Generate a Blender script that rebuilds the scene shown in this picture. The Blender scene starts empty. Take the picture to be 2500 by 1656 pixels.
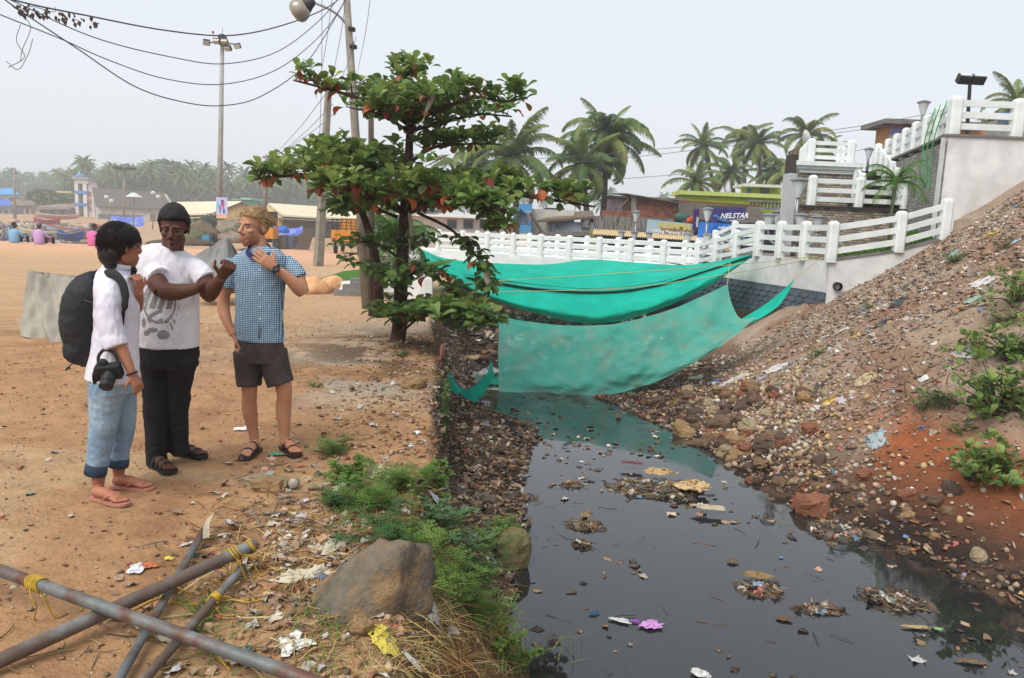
import bpy, math, random
import numpy as np
from mathutils import Vector, Matrix, Euler, noise as mnoise
R = math.radians
SC = bpy.context.scene
COL = SC.collection
# ------------------------------------------------------------------ camera
FPX, PITCH, ROLL, CH = 1900.0, math.atan(272.5/1900), R(2.4), 1.72
CAMPOS = Vector((0, 0, CH))
_f = Vector((0, math.cos(PITCH), -math.sin(PITCH)))
_u0 = Vector((0, math.sin(PITCH), math.cos(PITCH)))
_r0 = Vector((1, 0, 0))
_r = _r0*math.cos(ROLL)+_u0*math.sin(ROLL)
_u = -_r0*math.sin(ROLL)+_u0*math.cos(ROLL)
cam = bpy.data.cameras.new('camera')
cam.sensor_width = 36
cam.lens = 36*FPX/2500
cam.clip_start, cam.clip_end = .05, 6000
cob = bpy.data.objects.new('camera', cam)
COL.objects.link(cob)
m3 = Matrix((_r, _u, -_f)).transposed()
cob.matrix_world = Matrix.Translation(CAMPOS) @ m3.to_4x4()
SC.camera = cob
# ------------------------------------------------------------------ sky, sun, exposure
W = bpy.data.worlds.new('World')
SC.world = W
W.use_nodes = True
nt = W.node_tree
bg = nt.nodes['Background']
sky = nt.nodes.new('ShaderNodeTexSky')
sky.sky_type = 'NISHITA'
sky.sun_disc = False
SUN_EL, SUN_AZ = R(52), R(-145)      # azimuth measured from +Y towards +X
sky.sun_elevation, sky.sun_rotation = SUN_EL, SUN_AZ
sky.air_density, sky.dust_density, sky.ozone_density = 1.0, 4.0, 1.5
hs = nt.nodes.new('ShaderNodeHueSaturation')
hs.inputs['Saturation'].default_value = .45
veil = nt.nodes.new('ShaderNodeMix')
veil.data_type = 'RGBA'
veil.inputs[0].default_value = .78          # thin overcast over the blue sky
veil.inputs[7].default_value = (5.45, 5.85, 6.3, 1)
nt.links.new(sky.outputs[0], hs.inputs['Color'])
nt.links.new(hs.outputs[0], veil.inputs[6])
nt.links.new(veil.outputs[2], bg.inputs[0])
bg.inputs[1].default_value = .125
sl = bpy.data.lights.new('sun', 'SUN')
sl.energy, sl.angle, sl.color = 2.3, R(40), (1, .95, .88)
so = bpy.data.objects.new('sun', sl)
COL.objects.link(so)
so.location = (-20, -20, 40)
sdir = Vector((math.sin(SUN_AZ)*math.cos(SUN_EL), math.cos(SUN_AZ)*math.cos(SUN_EL), math.sin(SUN_EL)))
so.rotation_euler = sdir.to_track_quat('Z', 'Y').to_euler()
vs = SC.view_settings
vs.view_transform, vs.look, vs.gamma, vs.exposure = 'Standard', 'None', 1, 0.42
SC.cycles.max_bounces = 6
SC.cycles.transparent_max_bounces = 12
SC.cycles.use_denoising = True
SC.cycles.volume_bounces = 1

# ------------------------------------------------------------------ helpers
def ray(px, py):
    return _f+_r*((px-1250)/FPX)+_u*((828-py)/FPX)
def at(px, py, Y):
    """the place in the world that the survey sheet shows at (px, py), Y metres ahead"""
    d = ray(px, py)
    return CAMPOS+d*(Y/d.y)
def gz(px, py, z=0.0):
    d = ray(px, py)
    return CAMPOS+d*((z-CH)/d.z)

def lin(c):
    return tuple((v/12.92 if v <= .04045 else ((v+.055)/1.055)**2.4) for v in c)
def rgb(r, g, b, k=1.0):
    return tuple(k*v for v in lin((r/255, g/255, b/255)))

class MB:
    def __init__(s):
        s.v, s.f, s.c, s.m = [], [], [], []
        s.col, s.mi = (1, 1, 1), 0
    def face(s, idx):
        s.f.append(tuple(idx)); s.c.append(s.col); s.m.append(s.mi)
    def add(s, vs_, fs_):
        b = len(s.v)
        s.v += [tuple(p) for p in vs_]
        for q in fs_:
            s.face([b+i for i in q])
        return s
    def box(s, c, sz, rot=None, taper=1.0):
        x, y, z = [k/2 for k in sz]
        P = [Vector((a*x*(taper if d > 0 else 1), b*y*(taper if d > 0 else 1), d*z)) for d in (-1, 1) for a, b in ((-1, -1), (1, -1), (1, 1), (-1, 1))]
        if rot is not None:
            M = rot if isinstance(rot, Matrix) else Euler(rot).to_matrix()
            P = [M@p for p in P]
        c = Vector(c)
        return s.add([p+c for p in P], [(3, 2, 1, 0), (4, 5, 6, 7), (0, 1, 5, 4), (1, 2, 6, 5), (2, 3, 7, 6), (3, 0, 4, 7)])
    def prism(s, poly, off):
        """closed polygon (3d points) pushed along off"""
        n = len(poly); off = Vector(off)
        P = [Vector(p) for p in poly]
        s.add(P+[p+off for p in P], [tuple(range(n-1, -1, -1)), tuple(range(n, 2*n))]+[(i, (i+1) % n, n+(i+1) % n, n+i) for i in range(n)])
        return s
    def tube(s, pts, rad, n=8, cap=True, up=None, flat=1.0):
        """swept tube; rad number or list; each radius may be (a, b)"""
        pts = [Vector(p) for p in pts]
        if not isinstance(rad, (list, tuple)): rad = [rad]*len(pts)
        b = len(s.v)
        prev = None
        for i, p in enumerate(pts):
            t = (pts[min(i+1, len(pts)-1)]-pts[max(i-1, 0)])
            if t.length < 1e-9: t = Vector((0, 0, 1))
            t.normalize()
            if prev is None:
                u = Vector(up) if up is not None else (Vector((0, 0, 1)) if abs(t.z) < .9 else Vector((0, 1, 0)))
            else:
                u = prev
            u = (u-t*u.dot(t))
            if u.length < 1e-6: u = t.orthogonal()
            u.normalize(); prev = u
            w = t.cross(u)
            ra, rb = rad[i] if isinstance(rad[i], (list, tuple)) else (rad[i], rad[i]*flat)
            for k in range(n):
                a = 2*math.pi*k/n
                s.v.append(tuple(p+w*(ra*math.cos(a))+u*(rb*math.sin(a))))
        for i in range(len(pts)-1):
            for k in range(n):
                s.face((b+i*n+k, b+i*n+(k+1) % n, b+(i+1)*n+(k+1) % n, b+(i+1)*n+k))
        if cap:
            s.face([b+k for k in range(n-1, -1, -1)])
            s.face([b+(len(pts)-1)*n+k for k in range(n)])
        return s
    def lathe(s, c, prof, n=16, M=None):
        """prof: (radius, height) list, around z at c"""
        b = len(s.v); c = Vector(c)
        for r, h in prof:
            for k in range(n):
                a = 2*math.pi*k/n
                p = Vector((r*math.cos(a), r*math.sin(a), h))
                if M: p = M@p
                s.v.append(tuple(p+c))
        for i in range(len(prof)-1):
            for k in range(n):
                s.face((b+i*n+k, b+i*n+(k+1) % n, b+(i+1)*n+(k+1) % n, b+(i+1)*n+k))
        s.face([b+k for k in range(n-1, -1, -1)])
        s.face([b+(len(prof)-1)*n+k for k in range(n)])
        return s
    def ell(s, c, r, M=None, nu=12, nv=8):
        c = Vector(c); b = len(s.v)
        P = [Vector((0, 0, -r[2]))]
        for j in range(1, nv):
            t = -math.pi/2+math.pi*j/nv
            for k in range(nu):
                a = 2*math.pi*k/nu
                P.append(Vector((r[0]*math.cos(t)*math.cos(a), r[1]*math.cos(t)*math.sin(a), r[2]*math.sin(t))))
        P.append(Vector((0, 0, r[2])))
        if M: P = [M@p for p in P]
        s.v += [tuple(p+c) for p in P]
        for k in range(nu):
            s.face((b, b+1+(k+1) % nu, b+1+k))
            s.face((b+len(P)-1, b+1+(nv-2)*nu+k, b+1+(nv-2)*nu+(k+1) % nu))
        for j in range(nv-2):
            for k in range(nu):
                s.face((b+1+j*nu+k, b+1+j*nu+(k+1) % nu, b+1+(j+1)*nu+(k+1) % nu, b+1+(j+1)*nu+k))
        return s
    def grid(s, rows):
        """rows: list of equally long lists of points"""
        b = len(s.v); n = len(rows[0])
        for r in rows: s.v += [tuple(p) for p in r]
        for i in range(len(rows)-1):
            for k in range(n-1):
                s.face((b+i*n+k, b+i*n+k+1, b+(i+1)*n+k+1, b+(i+1)*n+k))
        return s
    def mesh(s, name, mats, smooth=False, colour=False):
        me = bpy.data.meshes.new(name)
        me.from_pydata(s.v, [], s.f)
        if not isinstance(mats, (list, tuple)): mats = [mats]
        for m in mats: me.materials.append(m)
        if len(mats) > 1: me.polygons.foreach_set('material_index', s.m)
        if colour:
            ca = me.color_attributes.new('col', 'FLOAT_COLOR', 'CORNER')
            cc = np.repeat(np.array([tuple(c)+(1,) for c in s.c], dtype=np.float32), [len(f) for f in s.f], axis=0)
            ca.data.foreach_set('color', cc.ravel())
        if smooth: me.polygons.foreach_set('use_smooth', [True]*len(me.polygons))
        me.update()
        return me
    def build(s, name, mats, parent=None, smooth=False, colour=False, loc=None, rot=None, **kw):
        o = bpy.data.objects.new(name, s.mesh(name, mats, smooth, colour))
        return link(o, parent, loc, rot, **kw)

def link(o, parent=None, loc=None, rot=None, label=None, cat=None, group=None, kind=None):
    COL.objects.link(o)
    if parent: o.parent = parent
    if loc is not None: o.location = loc
    if rot is not None: o.rotation_euler = rot
    return tag(o, label, cat, group, kind)
def tag(o, label=None, cat=None, group=None, kind=None):
    for k, v in (('label', label), ('category', cat), ('group', group), ('kind', kind)):
        if v: o[k] = v
    return o
def empty(name, label, cat, loc=(0, 0, 0), rot=None, group=None):
    o = bpy.data.objects.new(name, None)
    o.empty_display_size = .1
    return link(o, None, loc, rot, label, cat, group)
def inst(name, me, parent=None, loc=None, rot=None, scale=None, **kw):
    o = bpy.data.objects.new(name, me)
    link(o, parent, loc, rot, **kw)
    if scale is not None: o.scale = scale if isinstance(scale, (tuple, list)) else (scale,)*3
    return o

# ------------------------------------------------------------------ materials
_mats = {}
def mat(name, c1, c2=None, scale=8.0, rough=.8, bump=.15, bscale=None, spec=.3, metal=0.0, c3=None, s3=1.0, amt3=.5, trans=0.0, streak=None, coord='Object', attr=False, alpha=1.0):
    """noise-mottled surface: c1/c2 mottling, c3 larger stains, attr multiplies the 'col' attribute"""
    if name in _mats: return _mats[name]
    m = bpy.data.materials.new(name); _mats[name] = m
    m.use_nodes = True
    n = m.node_tree; N = n.nodes; L = n.links
    b = N['Principled BSDF']
    b.inputs['Roughness'].default_value = rough
    b.inputs['Specular IOR Level'].default_value = spec
    b.inputs['Metallic'].default_value = metal
    tc = N.new('ShaderNodeTexCoord')
    mp = N.new('ShaderNodeMapping')
    L.new(tc.outputs[coord], mp.inputs[0])
    if streak: mp.inputs['Scale'].default_value = streak
    c2 = c2 or tuple(.8*k for k in c1)
    def noise(sc, det=5):
        t = N.new('ShaderNodeTexNoise')
        t.inputs['Scale'].default_value = sc; t.inputs['Detail'].default_value = det; t.inputs['Roughness'].default_value = .6
        L.new(mp.outputs[0], t.inputs['Vector'])
        return t
    def mix(fac, a, bb, blend='MIX'):
        x = N.new('ShaderNodeMix'); x.data_type = 'RGBA'; x.blend_type = blend
        for sock, val in ((x.inputs[0], fac), (x.inputs[6], a), (x.inputs[7], bb)):
            if hasattr(val, 'is_output'): L.new(val, sock)
            elif isinstance(val, (int, float)): sock.default_value = val
            else: sock.default_value = tuple(val)+(1,)
        return x.outputs[2]
    def ramp(src, lo, hi):
        r = N.new('ShaderNodeMapRange'); r.inputs[1].default_value = lo; r.inputs[2].default_value = hi
        L.new(src, r.inputs[0]); return r.outputs[0]
    t = noise(scale)
    col = mix(ramp(t.outputs[0], .35, .65), c1, c2)
    if c3 is not None:
        t3 = noise(s3, 6)
        r3 = N.new('ShaderNodeMath'); r3.operation = 'MULTIPLY'; r3.inputs[1].default_value = amt3
        L.new(ramp(t3.outputs[0], .48, .62), r3.inputs[0])
        col = mix(r3.outputs[0], col, c3)
    if attr:
        at_ = N.new('ShaderNodeAttribute'); at_.attribute_name = 'col'
        col = mix(1.0, col, at_.outputs[0], 'MULTIPLY')
    L.new(col, b.inputs['Base Color'])
    if bump:
        tb = noise(bscale or scale*3, 6)
        bp = N.new('ShaderNodeBump'); bp.inputs['Strength'].default_value = bump; bp.inputs['Distance'].default_value = .02
        L.new(tb.outputs[0], bp.inputs['Height']); L.new(bp.outputs[0], b.inputs['Normal'])
    if trans:
        tr = N.new('ShaderNodeBsdfTranslucent'); L.new(col, tr.inputs[0])
        ms = N.new('ShaderNodeMixShader'); ms.inputs[0].default_value = trans
        L.new(b.outputs[0], ms.inputs[1]); L.new(tr.outputs[0], ms.inputs[2])
        out = ms.outputs[0]
        L.new(out, N['Material Output'].inputs[0])
    if alpha < 1: b.inputs['Alpha'].default_value = alpha
    return m
def plain(name, c, rough=.6, **kw):
    return mat(name, c, tuple(.88*k for k in c), kw.pop('scale', 12), rough, kw.pop('bump', .08), **kw)

# ------------------------------------------------------------------ numeric noise
_rng = np.random.default_rng(5)
_perm = _rng.permutation(4096)
_val = _rng.random(4096)
def vnoise(x, y):
    x = np.asarray(x, float); y = np.asarray(y, float)
    xi = np.floor(x).astype(int); yi = np.floor(y).astype(int)
    u = x-xi; v = y-yi
    u = u*u*(3-2*u); v = v*v*(3-2*v)
    g = lambda a, b: _val[(_perm[(a & 4095)]+b) & 4095]
    return (g(xi, yi)*(1-u)+g(xi+1, yi)*u)*(1-v)+(g(xi, yi+1)*(1-u)+g(xi+1, yi+1)*u)*v
def fbm(x, y, o=4):
    s = 0; a = .5; t = 0
    for k in range(o):
        s = s+a*vnoise(x*2**k+17*k, y*2**k+31*k); t += a; a *= .55
    return s/t
def sst(a, b, x):
    t = np.clip((x-a)/(b-a), 0, 1)
    return t*t*(3-2*t)
# ------------------------------------------------------------------ the lie of the land
WZ = -1.10                                  # level of the drain water
_YL = [-10, 3, 4.8, 6.3, 7.5, 8.9, 9.8, 10.7, 11.2, 11.8, 13, 16, 22, 60]
_XL = [.2, .2, .12, .18, .15, .22, .3, .5, .1, -.35, -.6, -.9, -1.2, -1.2]
_YR = [-10, 3, 5, 6, 6.65, 7.4, 8.5, 10.7, 12, 13, 14, 15, 17, 22, 60]
_XR = [7.5, 5.2, 4.4, 3.95, 3.7, 3.3, 2.9, 2.45, 1.9, 1.35, 1.6, 2.4, 3.5, 4.4, 4.4]
_YE = [-10, 2, 3.1, 4.6, 5.6, 6.4, 7.8, 9.1, 10.8, 14, 20, 60]
_XE = [-.4, -.4, -.45, -.62, -.55, -.66, -.8, -.9, -1.1, -1.5, -1.9, -1.9]
_YT = [-10, 3, 6, 8.5, 10.7, 13, 16, 60]
_XT = [7.6, 5.9, 4.5, 3.5, 3.05, 3.25, 4.05, 4.05]
def H(x, y, fine=True):
    x = np.asarray(x, float); y = np.asarray(y, float)
    xl = np.interp(y, _YL, _XL)+.34*(fbm(y*1.9, y*0+3)-.5)+.14*(fbm(y*6, x*2)-.5)
    xr = np.interp(y, _YR, _XR)+.55*(fbm(y*1.7+9, y*0+8)-.5)+.25*(fbm(y*5, x*1.5)-.5)
    xe = np.interp(y, _YE, _XE)+.12*(fbm(y*2.3+5, y*0+5)-.5)
    xt = np.maximum(np.interp(y, _YT, _XT), xr+.12)
    # plateau
    z = np.zeros_like(x)+.05*(fbm(x*.5+40, y*.5)-.5)
    if fine: z = z+.04*(fbm(x*2.2, y*2.2)-.5)+.03*(fbm(x*7, y*7)-.5)
    z = z+.10*np.exp(-((x+1.5)**2+(y-10.6)**2)/1.2)
    # left bank
    t = np.clip((x-xe)/np.maximum(xl-xe, .2), 0, 1)
    steep = -.78*sst(0, .2, t)-.32*t
    soft = -1.1*sst(-.05, 1.0, t)
    w = sst(5.0, 6.6, y)
    bank = soft*(1-w)+steep*w
    z = np.where(x > xe, z*(1-t)+bank, z)
    # bed
    u = np.clip((x-xl)/np.maximum(xr-xl, .3), 0, 1)
    bed = WZ-.02-.30*np.sin(math.pi*u)**.7
    bed = bed+sst(15.5, 17.5, y)*(.42+.25*(fbm(x*1.2, y*1.2)-.5))+sst(27, 31, y)*1.5
    z = np.where(x > xl, bed, z)
    # right bank: mud shelf and tipped slope
    sh = WZ+.16*np.clip((x-xr)/np.maximum(xt-xr, .1), 0, 1)
    s = np.maximum(x-xt, 0)
    sl_ = s*.62-.10*(1-np.exp(-s*3))
    sl_ = np.where(sl_ > 4.2, 4.2+(sl_-4.2)*.25, sl_)
    sl_ = np.minimum(sl_, 5.5)
    nz = 0
    if fine: nz = .22*(fbm(x*.9+3, y*.9+60)-.5)+.09*(fbm(x*3.1, y*3.1)-.5)+.035*(fbm(x*11, y*11)-.5)
    right = sh+sl_+nz*sst(-.1, .6, x-xr)
    z = np.where(x > xr, right, z)
    # behind the walls of the bridge approach
    back = (y > 16.05) & (x > 6.6-(y-16)*.232+.05) & ((x < 9.35) | (y > 17.2))
    z = np.where(back, np.minimum(z, .2), z)
    lot = sst(24.5, 27, y)*sst(4.6, 5.2, x)
    z = z*(1-lot)+.45*lot
    # beach bowl at the left, woods rising far behind
    r = x/np.maximum(y, 1)
    bowl = sst(-.30, -.36, r)*sst(41, 62, y)*(1-sst(135, 185, y))
    z = z-3.1*bowl
    z = z+sst(180, 420, y)*4
    z = z-sst(36, 48, y)*0.25*(1-sst(150, 200, y))*sst(.05, -.1, r)
    return z

def spacing(lo, hi, a, b, d, grow=1.16):
    xs = list(np.arange(a, b+1e-6, d))
    s = d
    while xs[-1] < hi: s *= grow; xs.append(min(xs[-1]+s, hi))
    s = d
    while xs[0] > lo: s *= grow; xs.insert(0, max(xs[0]-s, lo))
    return np.array(xs)
GX = spacing(-600, 600, -4.2, 9.6, .05, 1.10)
GY = spacing(-30, 900, 2.4, 16.6, .05, 1.10)
X, Y = np.meshgrid(GX, GY)
Z = H(X, Y)
from bisect import bisect_right
_gx, _gy, _zl = GX.tolist(), GY.tolist(), Z.tolist()
def hz(x, y):
    i = min(max(bisect_right(_gx, x)-1, 0), len(_gx)-2); j = min(max(bisect_right(_gy, y)-1, 0), len(_gy)-2)
    u = (x-_gx[i])/(_gx[i+1]-_gx[i]); v = (y-_gy[j])/(_gy[j+1]-_gy[j])
    a, b_ = _zl[j], _zl[j+1]
    return (a[i]*(1-u)+a[i+1]*u)*(1-v)+(b_[i]*(1-u)+b_[i+1]*u)*v
def mixc(a, b, t): return a*(1-t[..., None])+np.array(b)*t[..., None]
# own colour of the soil, place by place
C = np.zeros(X.shape+(3,))+np.array(rgb(184, 144, 106, .84))
n1 = fbm(X*.8, Y*.8+5); n2 = fbm(X*3, Y*3+9); n3 = fbm(X*.25+7, Y*.25)
C = mixc(C, rgb(198, 164, 124, .84), sst(.45, .7, n1)*.8)
C = mixc(C, rgb(152, 112, 82, .80), sst(.5, .72, n2)*.55)
C = mixc(C, rgb(202, 176, 138, .84), sst(.5, .66, fbm(X*.6+20, Y*1.2+70))*sst(7.5, 5, Y)*.5)
grey = np.exp(-(((X+1.6)/1.5)**2+((Y-8.7)/1.2)**2))+np.exp(-(((X+.9)/2.2)**2+((Y-13.5)/3.5)**2))+.8*np.exp(-(((X+6)/5)**2+((Y-24)/4.0)**2))
C = mixc(C, rgb(180, 168, 152, .86), np.clip(grey*sst(.3, .62, n1)*1.35, 0, .9))
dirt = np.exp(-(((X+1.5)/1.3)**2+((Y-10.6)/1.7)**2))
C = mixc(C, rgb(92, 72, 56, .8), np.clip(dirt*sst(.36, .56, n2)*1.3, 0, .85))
C = mixc(C, rgb(204, 172, 136, .86), sst(9, 16, Y)*.65)
pink = sst(24, 36, Y)
C = mixc(C, rgb(226, 178, 146, .86), pink*.85)
C = mixc(C, rgb(188, 160, 128, .74), sst(42, 60, Y)*.8)
C = mixc(C, rgb(74, 92, 66, .6), sst(170, 240, Y))
xl_ = np.interp(Y, _YL, _XL); xr_ = np.interp(Y, _YR, _XR); xe_ = np.interp(Y, _YE, _XE); xt_ = np.interp(Y, _YT, _XT)
inb = sst(-.06, .14, X-xe_)*(1-sst(45, 60, Y))
lb = mixc(np.zeros_like(C)+np.array(rgb(98, 80, 62, .8)), rgb(58, 50, 42, .8), sst(.4, .62, n2))
lb = mixc(lb, rgb(120, 96, 70, .8), (sst(5.6, 4.8, Y))*.7)
C = C*(1-inb[..., None])+lb*inb[..., None]
ri = sst(-.1, .25, X-xr_)*sst(60, 45, Y)*(Y < 17.4)
slope = np.zeros_like(C)+np.array(rgb(170, 150, 130, .80))
slope = mixc(slope, rgb(156, 120, 98, .80), sst(.42, .62, fbm(X*.5+3, Y*.5+44))*.75)
slope = mixc(slope, rgb(184, 170, 152, .82), sst(.5, .68, fbm(X*.9+13, Y*.7+4))*.65)
slope = mixc(slope, rgb(146, 120, 98, .82), sst(.52, .7, n2)*.5)
red = np.exp(-(((X-4.35)/.55)**2+((Y-7.9)/1.1)**2))*1.5+np.exp(-(((X-4.9)/.5)**2+((Y-6.7)/.8)**2))
slope = mixc(slope, rgb(168, 98, 62, .82), np.clip(red*sst(.2, .5, n1+.1), 0, .95))
mud = sst(.75, .05, Z-WZ)
slope = mixc(slope, rgb(84, 66, 54, .8), mud*.95)
slope = mixc(slope, rgb(52, 44, 40, .8), sst(.3, .05, Z-WZ)*sst(.35, .55, n2))
C = C*(1-ri[..., None])+slope*ri[..., None]
wet = sst(.02, -.02, Z-WZ)*((X > xl_-.5) & (X < xr_+.5) & (Y < 45))
C = mixc(C, (.012, .012, .012), wet)
gm = mat('soil', (1, 1, 1), (.78, .76, .74), 22, .95, 1.0, 45, .12, c3=(1.16, 1.12, 1.08), s3=5, amt3=.6, attr=True)
me = bpy.data.meshes.new('ground')
ny, nx = X.shape
idx = np.arange(ny*nx).reshape(ny, nx)
q = np.stack([idx[:-1, :-1], idx[:-1, 1:], idx[1:, 1:], idx[1:, :-1]], -1).reshape(-1, 4)
me.vertices.add(ny*nx); me.vertices.foreach_set('co', np.stack([X, Y, Z], -1).astype(np.float32).ravel())
me.loops.add(q.size); me.loops.foreach_set('vertex_index', q.ravel().astype(np.int32))
me.polygons.add(len(q)); me.polygons.foreach_set('loop_start', np.arange(0, q.size, 4, dtype=np.int32))
me.update(calc_edges=True)
me.polygons.foreach_set('use_smooth', np.ones(len(q), dtype=bool))
ca = me.color_attributes.new('col', 'FLOAT_COLOR', 'POINT')
ca.data.foreach_set('color', np.concatenate([C, np.ones(C.shape[:2]+(1,))], -1).astype(np.float32).ravel())
me.materials.append(gm)
link(bpy.data.objects.new('ground', me), kind='structure')

# black drain water
wm = bpy.data.materials.new('drain_water'); wm.use_nodes = True
n = wm.node_tree; b = n.nodes['Principled BSDF']
b.inputs['Base Color'].default_value = (.018, .019, .02, 1)
b.inputs['Roughness'].default_value = .035
b.inputs['IOR'].default_value = 1.6
tc = n.nodes.new('ShaderNodeTexCoord')
mp = n.nodes.new('ShaderNodeMapping'); mp.inputs['Scale'].default_value = (1, .55, 1)
tn = n.nodes.new('ShaderNodeTexNoise'); tn.inputs['Scale'].default_value = 5; tn.inputs['Detail'].default_value = 3
bp = n.nodes.new('ShaderNodeBump'); bp.inputs['Strength'].default_value = .06; bp.inputs['Distance'].default_value = .02
n.links.new(tc.outputs['Object'], mp.inputs[0]); n.links.new(mp.outputs[0], tn.inputs[0])
n.links.new(tn.outputs[0], bp.inputs['Height']); n.links.new(bp.outputs[0], b.inputs['Normal'])
# scum on the surface makes patches duller
ts = n.nodes.new('ShaderNodeTexNoise'); ts.inputs['Scale'].default_value = 1.3; ts.inputs['Detail'].default_value = 5
n.links.new(mp.outputs[0], ts.inputs[0])
mr = n.nodes.new('ShaderNodeMapRange'); mr.inputs[1].default_value = .45; mr.inputs[2].default_value = .75; mr.inputs[3].default_value = .02; mr.inputs[4].default_value = .14
n.links.new(ts.outputs[0], mr.inputs[0]); n.links.new(mr.outputs[0], b.inputs['Roughness'])
k = MB()
k.grid([[(x, y, WZ) for x in (-1.9, 1, 3, 5, 8)] for y in (-8, 4, 8, 12, 16)]+[[(x, y, WZ) for x in (-1.9, 0, 1.5, 3, 4.9)] for y in (22, 44)])
k.build('water', wm, kind='structure')
# ------------------------------------------------------------------ bridge, walls, stairs
M_white = mat('white_paint', rgb(232, 236, 234, .92), rgb(214, 220, 218, .92), 3, .55, .06, 30, .3, c3=rgb(190, 196, 192), s3=1.2, amt3=.35)
M_whitewall = mat('whitewashed_plaster', rgb(226, 226, 224, .95), rgb(204, 206, 206, .95), 2.2, .85, .2, 18, .2, c3=rgb(178, 172, 168), s3=.9, amt3=.4)
M_cement = mat('bare_cement', rgb(150, 146, 138, .8), rgb(120, 116, 108, .8), 6, .9, .3, 30, .2, c3=rgb(92, 88, 84), s3=1.4)
M_grass = mat('lawn_turf', rgb(92, 140, 52, .7), rgb(58, 104, 34, .7), 30, .9, .6, 80, .1)
M_darkface = mat('slate_grey_paint', rgb(88, 98, 108, .85), rgb(72, 82, 94, .85), 5, .6, .1, 25, .35, c3=rgb(110, 118, 124), s3=1.5, amt3=.4)

def brickmat(name, c1, c2, mortar, bw, bh, scale, bump=.5, ms=.02, rot=None, rough=.85):
    if name in _mats: return _mats[name]
    m = mat(name, c1, c2, 6, rough, 0)
    n = m.node_tree; N = n.nodes; L = n.links; b = N['Principled BSDF']
    mp = [x for x in N if x.type == 'MAPPING'][0]
    br = N.new('ShaderNodeTexBrick')
    br.inputs['Scale'].default_value = scale
    br.inputs['Brick Width'].default_value = bw; br.inputs['Row Height'].default_value = bh
    br.inputs['Mortar Size'].default_value = ms
    br.inputs['Color1'].default_value = tuple(c1)+(1,); br.inputs['Color2'].default_value = tuple(c2)+(1,); br.inputs['Mortar'].default_value = tuple(mortar)+(1,)
    sx_ = N.new('ShaderNodeSeparateXYZ'); L.new(mp.outputs[0], sx_.inputs[0])
    ad = N.new('ShaderNodeMath'); L.new(sx_.outputs[0], ad.inputs[0]); L.new(sx_.outputs[1], ad.inputs[1])
    cb = N.new('ShaderNodeCombineXYZ'); L.new(ad.outputs[0], cb.inputs[0]); L.new(sx_.outputs[2], cb.inputs[1])
    L.new(cb.outputs[0], br.inputs['Vector'])
    tn = N.new('ShaderNodeTexNoise'); tn.inputs['Scale'].default_value = 3; tn.inputs['Detail'].default_value = 6
    L.new(mp.outputs[0], tn.inputs[0])
    mr = N.new('ShaderNodeMapRange'); mr.inputs[1].default_value = .3; mr.inputs[2].default_value = .7; mr.inputs[3].default_value = .6; mr.inputs[4].default_value = 1.2
    L.new(tn.outputs[0], mr.inputs[0])
    mx = N.new('ShaderNodeMix'); mx.data_type = 'RGBA'; mx.blend_type = 'MULTIPLY'; mx.inputs[0].default_value = 1
    L.new(br.outputs[0], mx.inputs[6]); L.new(mr.outputs[0], mx.inputs[7]); L.new(mx.outputs[2], b.inputs['Base Color'])
    bp = N.new('ShaderNodeBump'); bp.inputs['Strength'].default_value = bump; bp.inputs['Distance'].default_value = .02; bp.invert = True
    L.new(br.outputs[1], bp.inputs['Height']); L.new(bp.outputs[0], b.inputs['Normal'])
    return m

def pbox(mb, px0, py0, px1, py1, Yd, depth, out=0.0):
    """upright box; front face spans these survey marks at distance Yd"""
    x0 = at(px0, (py0+py1)/2, Yd).x; x1 = at(px1, (py0+py1)/2, Yd).x
    z1 = at((px0+px1)/2, py0, Yd).z; z0 = at((px0+px1)/2, py1, Yd).z
    mb.box(((x0+x1)/2, Yd+depth/2-out, (z0+z1)/2), (x1-x0, depth, z1-z0))
    return x0, x1, z0, z1

def sbox(mb, x0, x1, y0, z0, z1, depth, skew):
    """upright block whose side walls run off at an angle"""
    mb.prism([Vector((x0, y0, z0)), Vector((x1, y0, z0)), Vector((x1, y0, z1)), Vector((x0, y0, z1))], (depth*skew, depth, 0))
SKW = .36
def post_mesh(name, w, h, m=None):
    k = MB()
    c = w*.18
    q = [(-w/2+c, -w/2), (w/2-c, -w/2), (w/2, -w/2+c), (w/2, w/2-c), (w/2-c, w/2), (-w/2+c, w/2), (-w/2, w/2-c), (-w/2, -w/2+c)]
    rows = [[(x*s, y*s, z) for x, y in q] for s, z in ((1, -.04), (1, h-w*.55), (1.0, h-w*.4), (.92, h-w*.22), (.7, h-w*.08), (.35, h), )]
    b = 0
    for r in rows: k.v += r
    for i in range(len(rows)-1):
        for j in range(8):
            k.face((i*8+j, i*8+(j+1) % 8, (i+1)*8+(j+1) % 8, (i+1)*8+j))
    k.face(range(7, -1, -1)); k.face([(len(rows)-1)*8+j for j in range(8)])
    return k.mesh(name, m or M_white)

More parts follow.
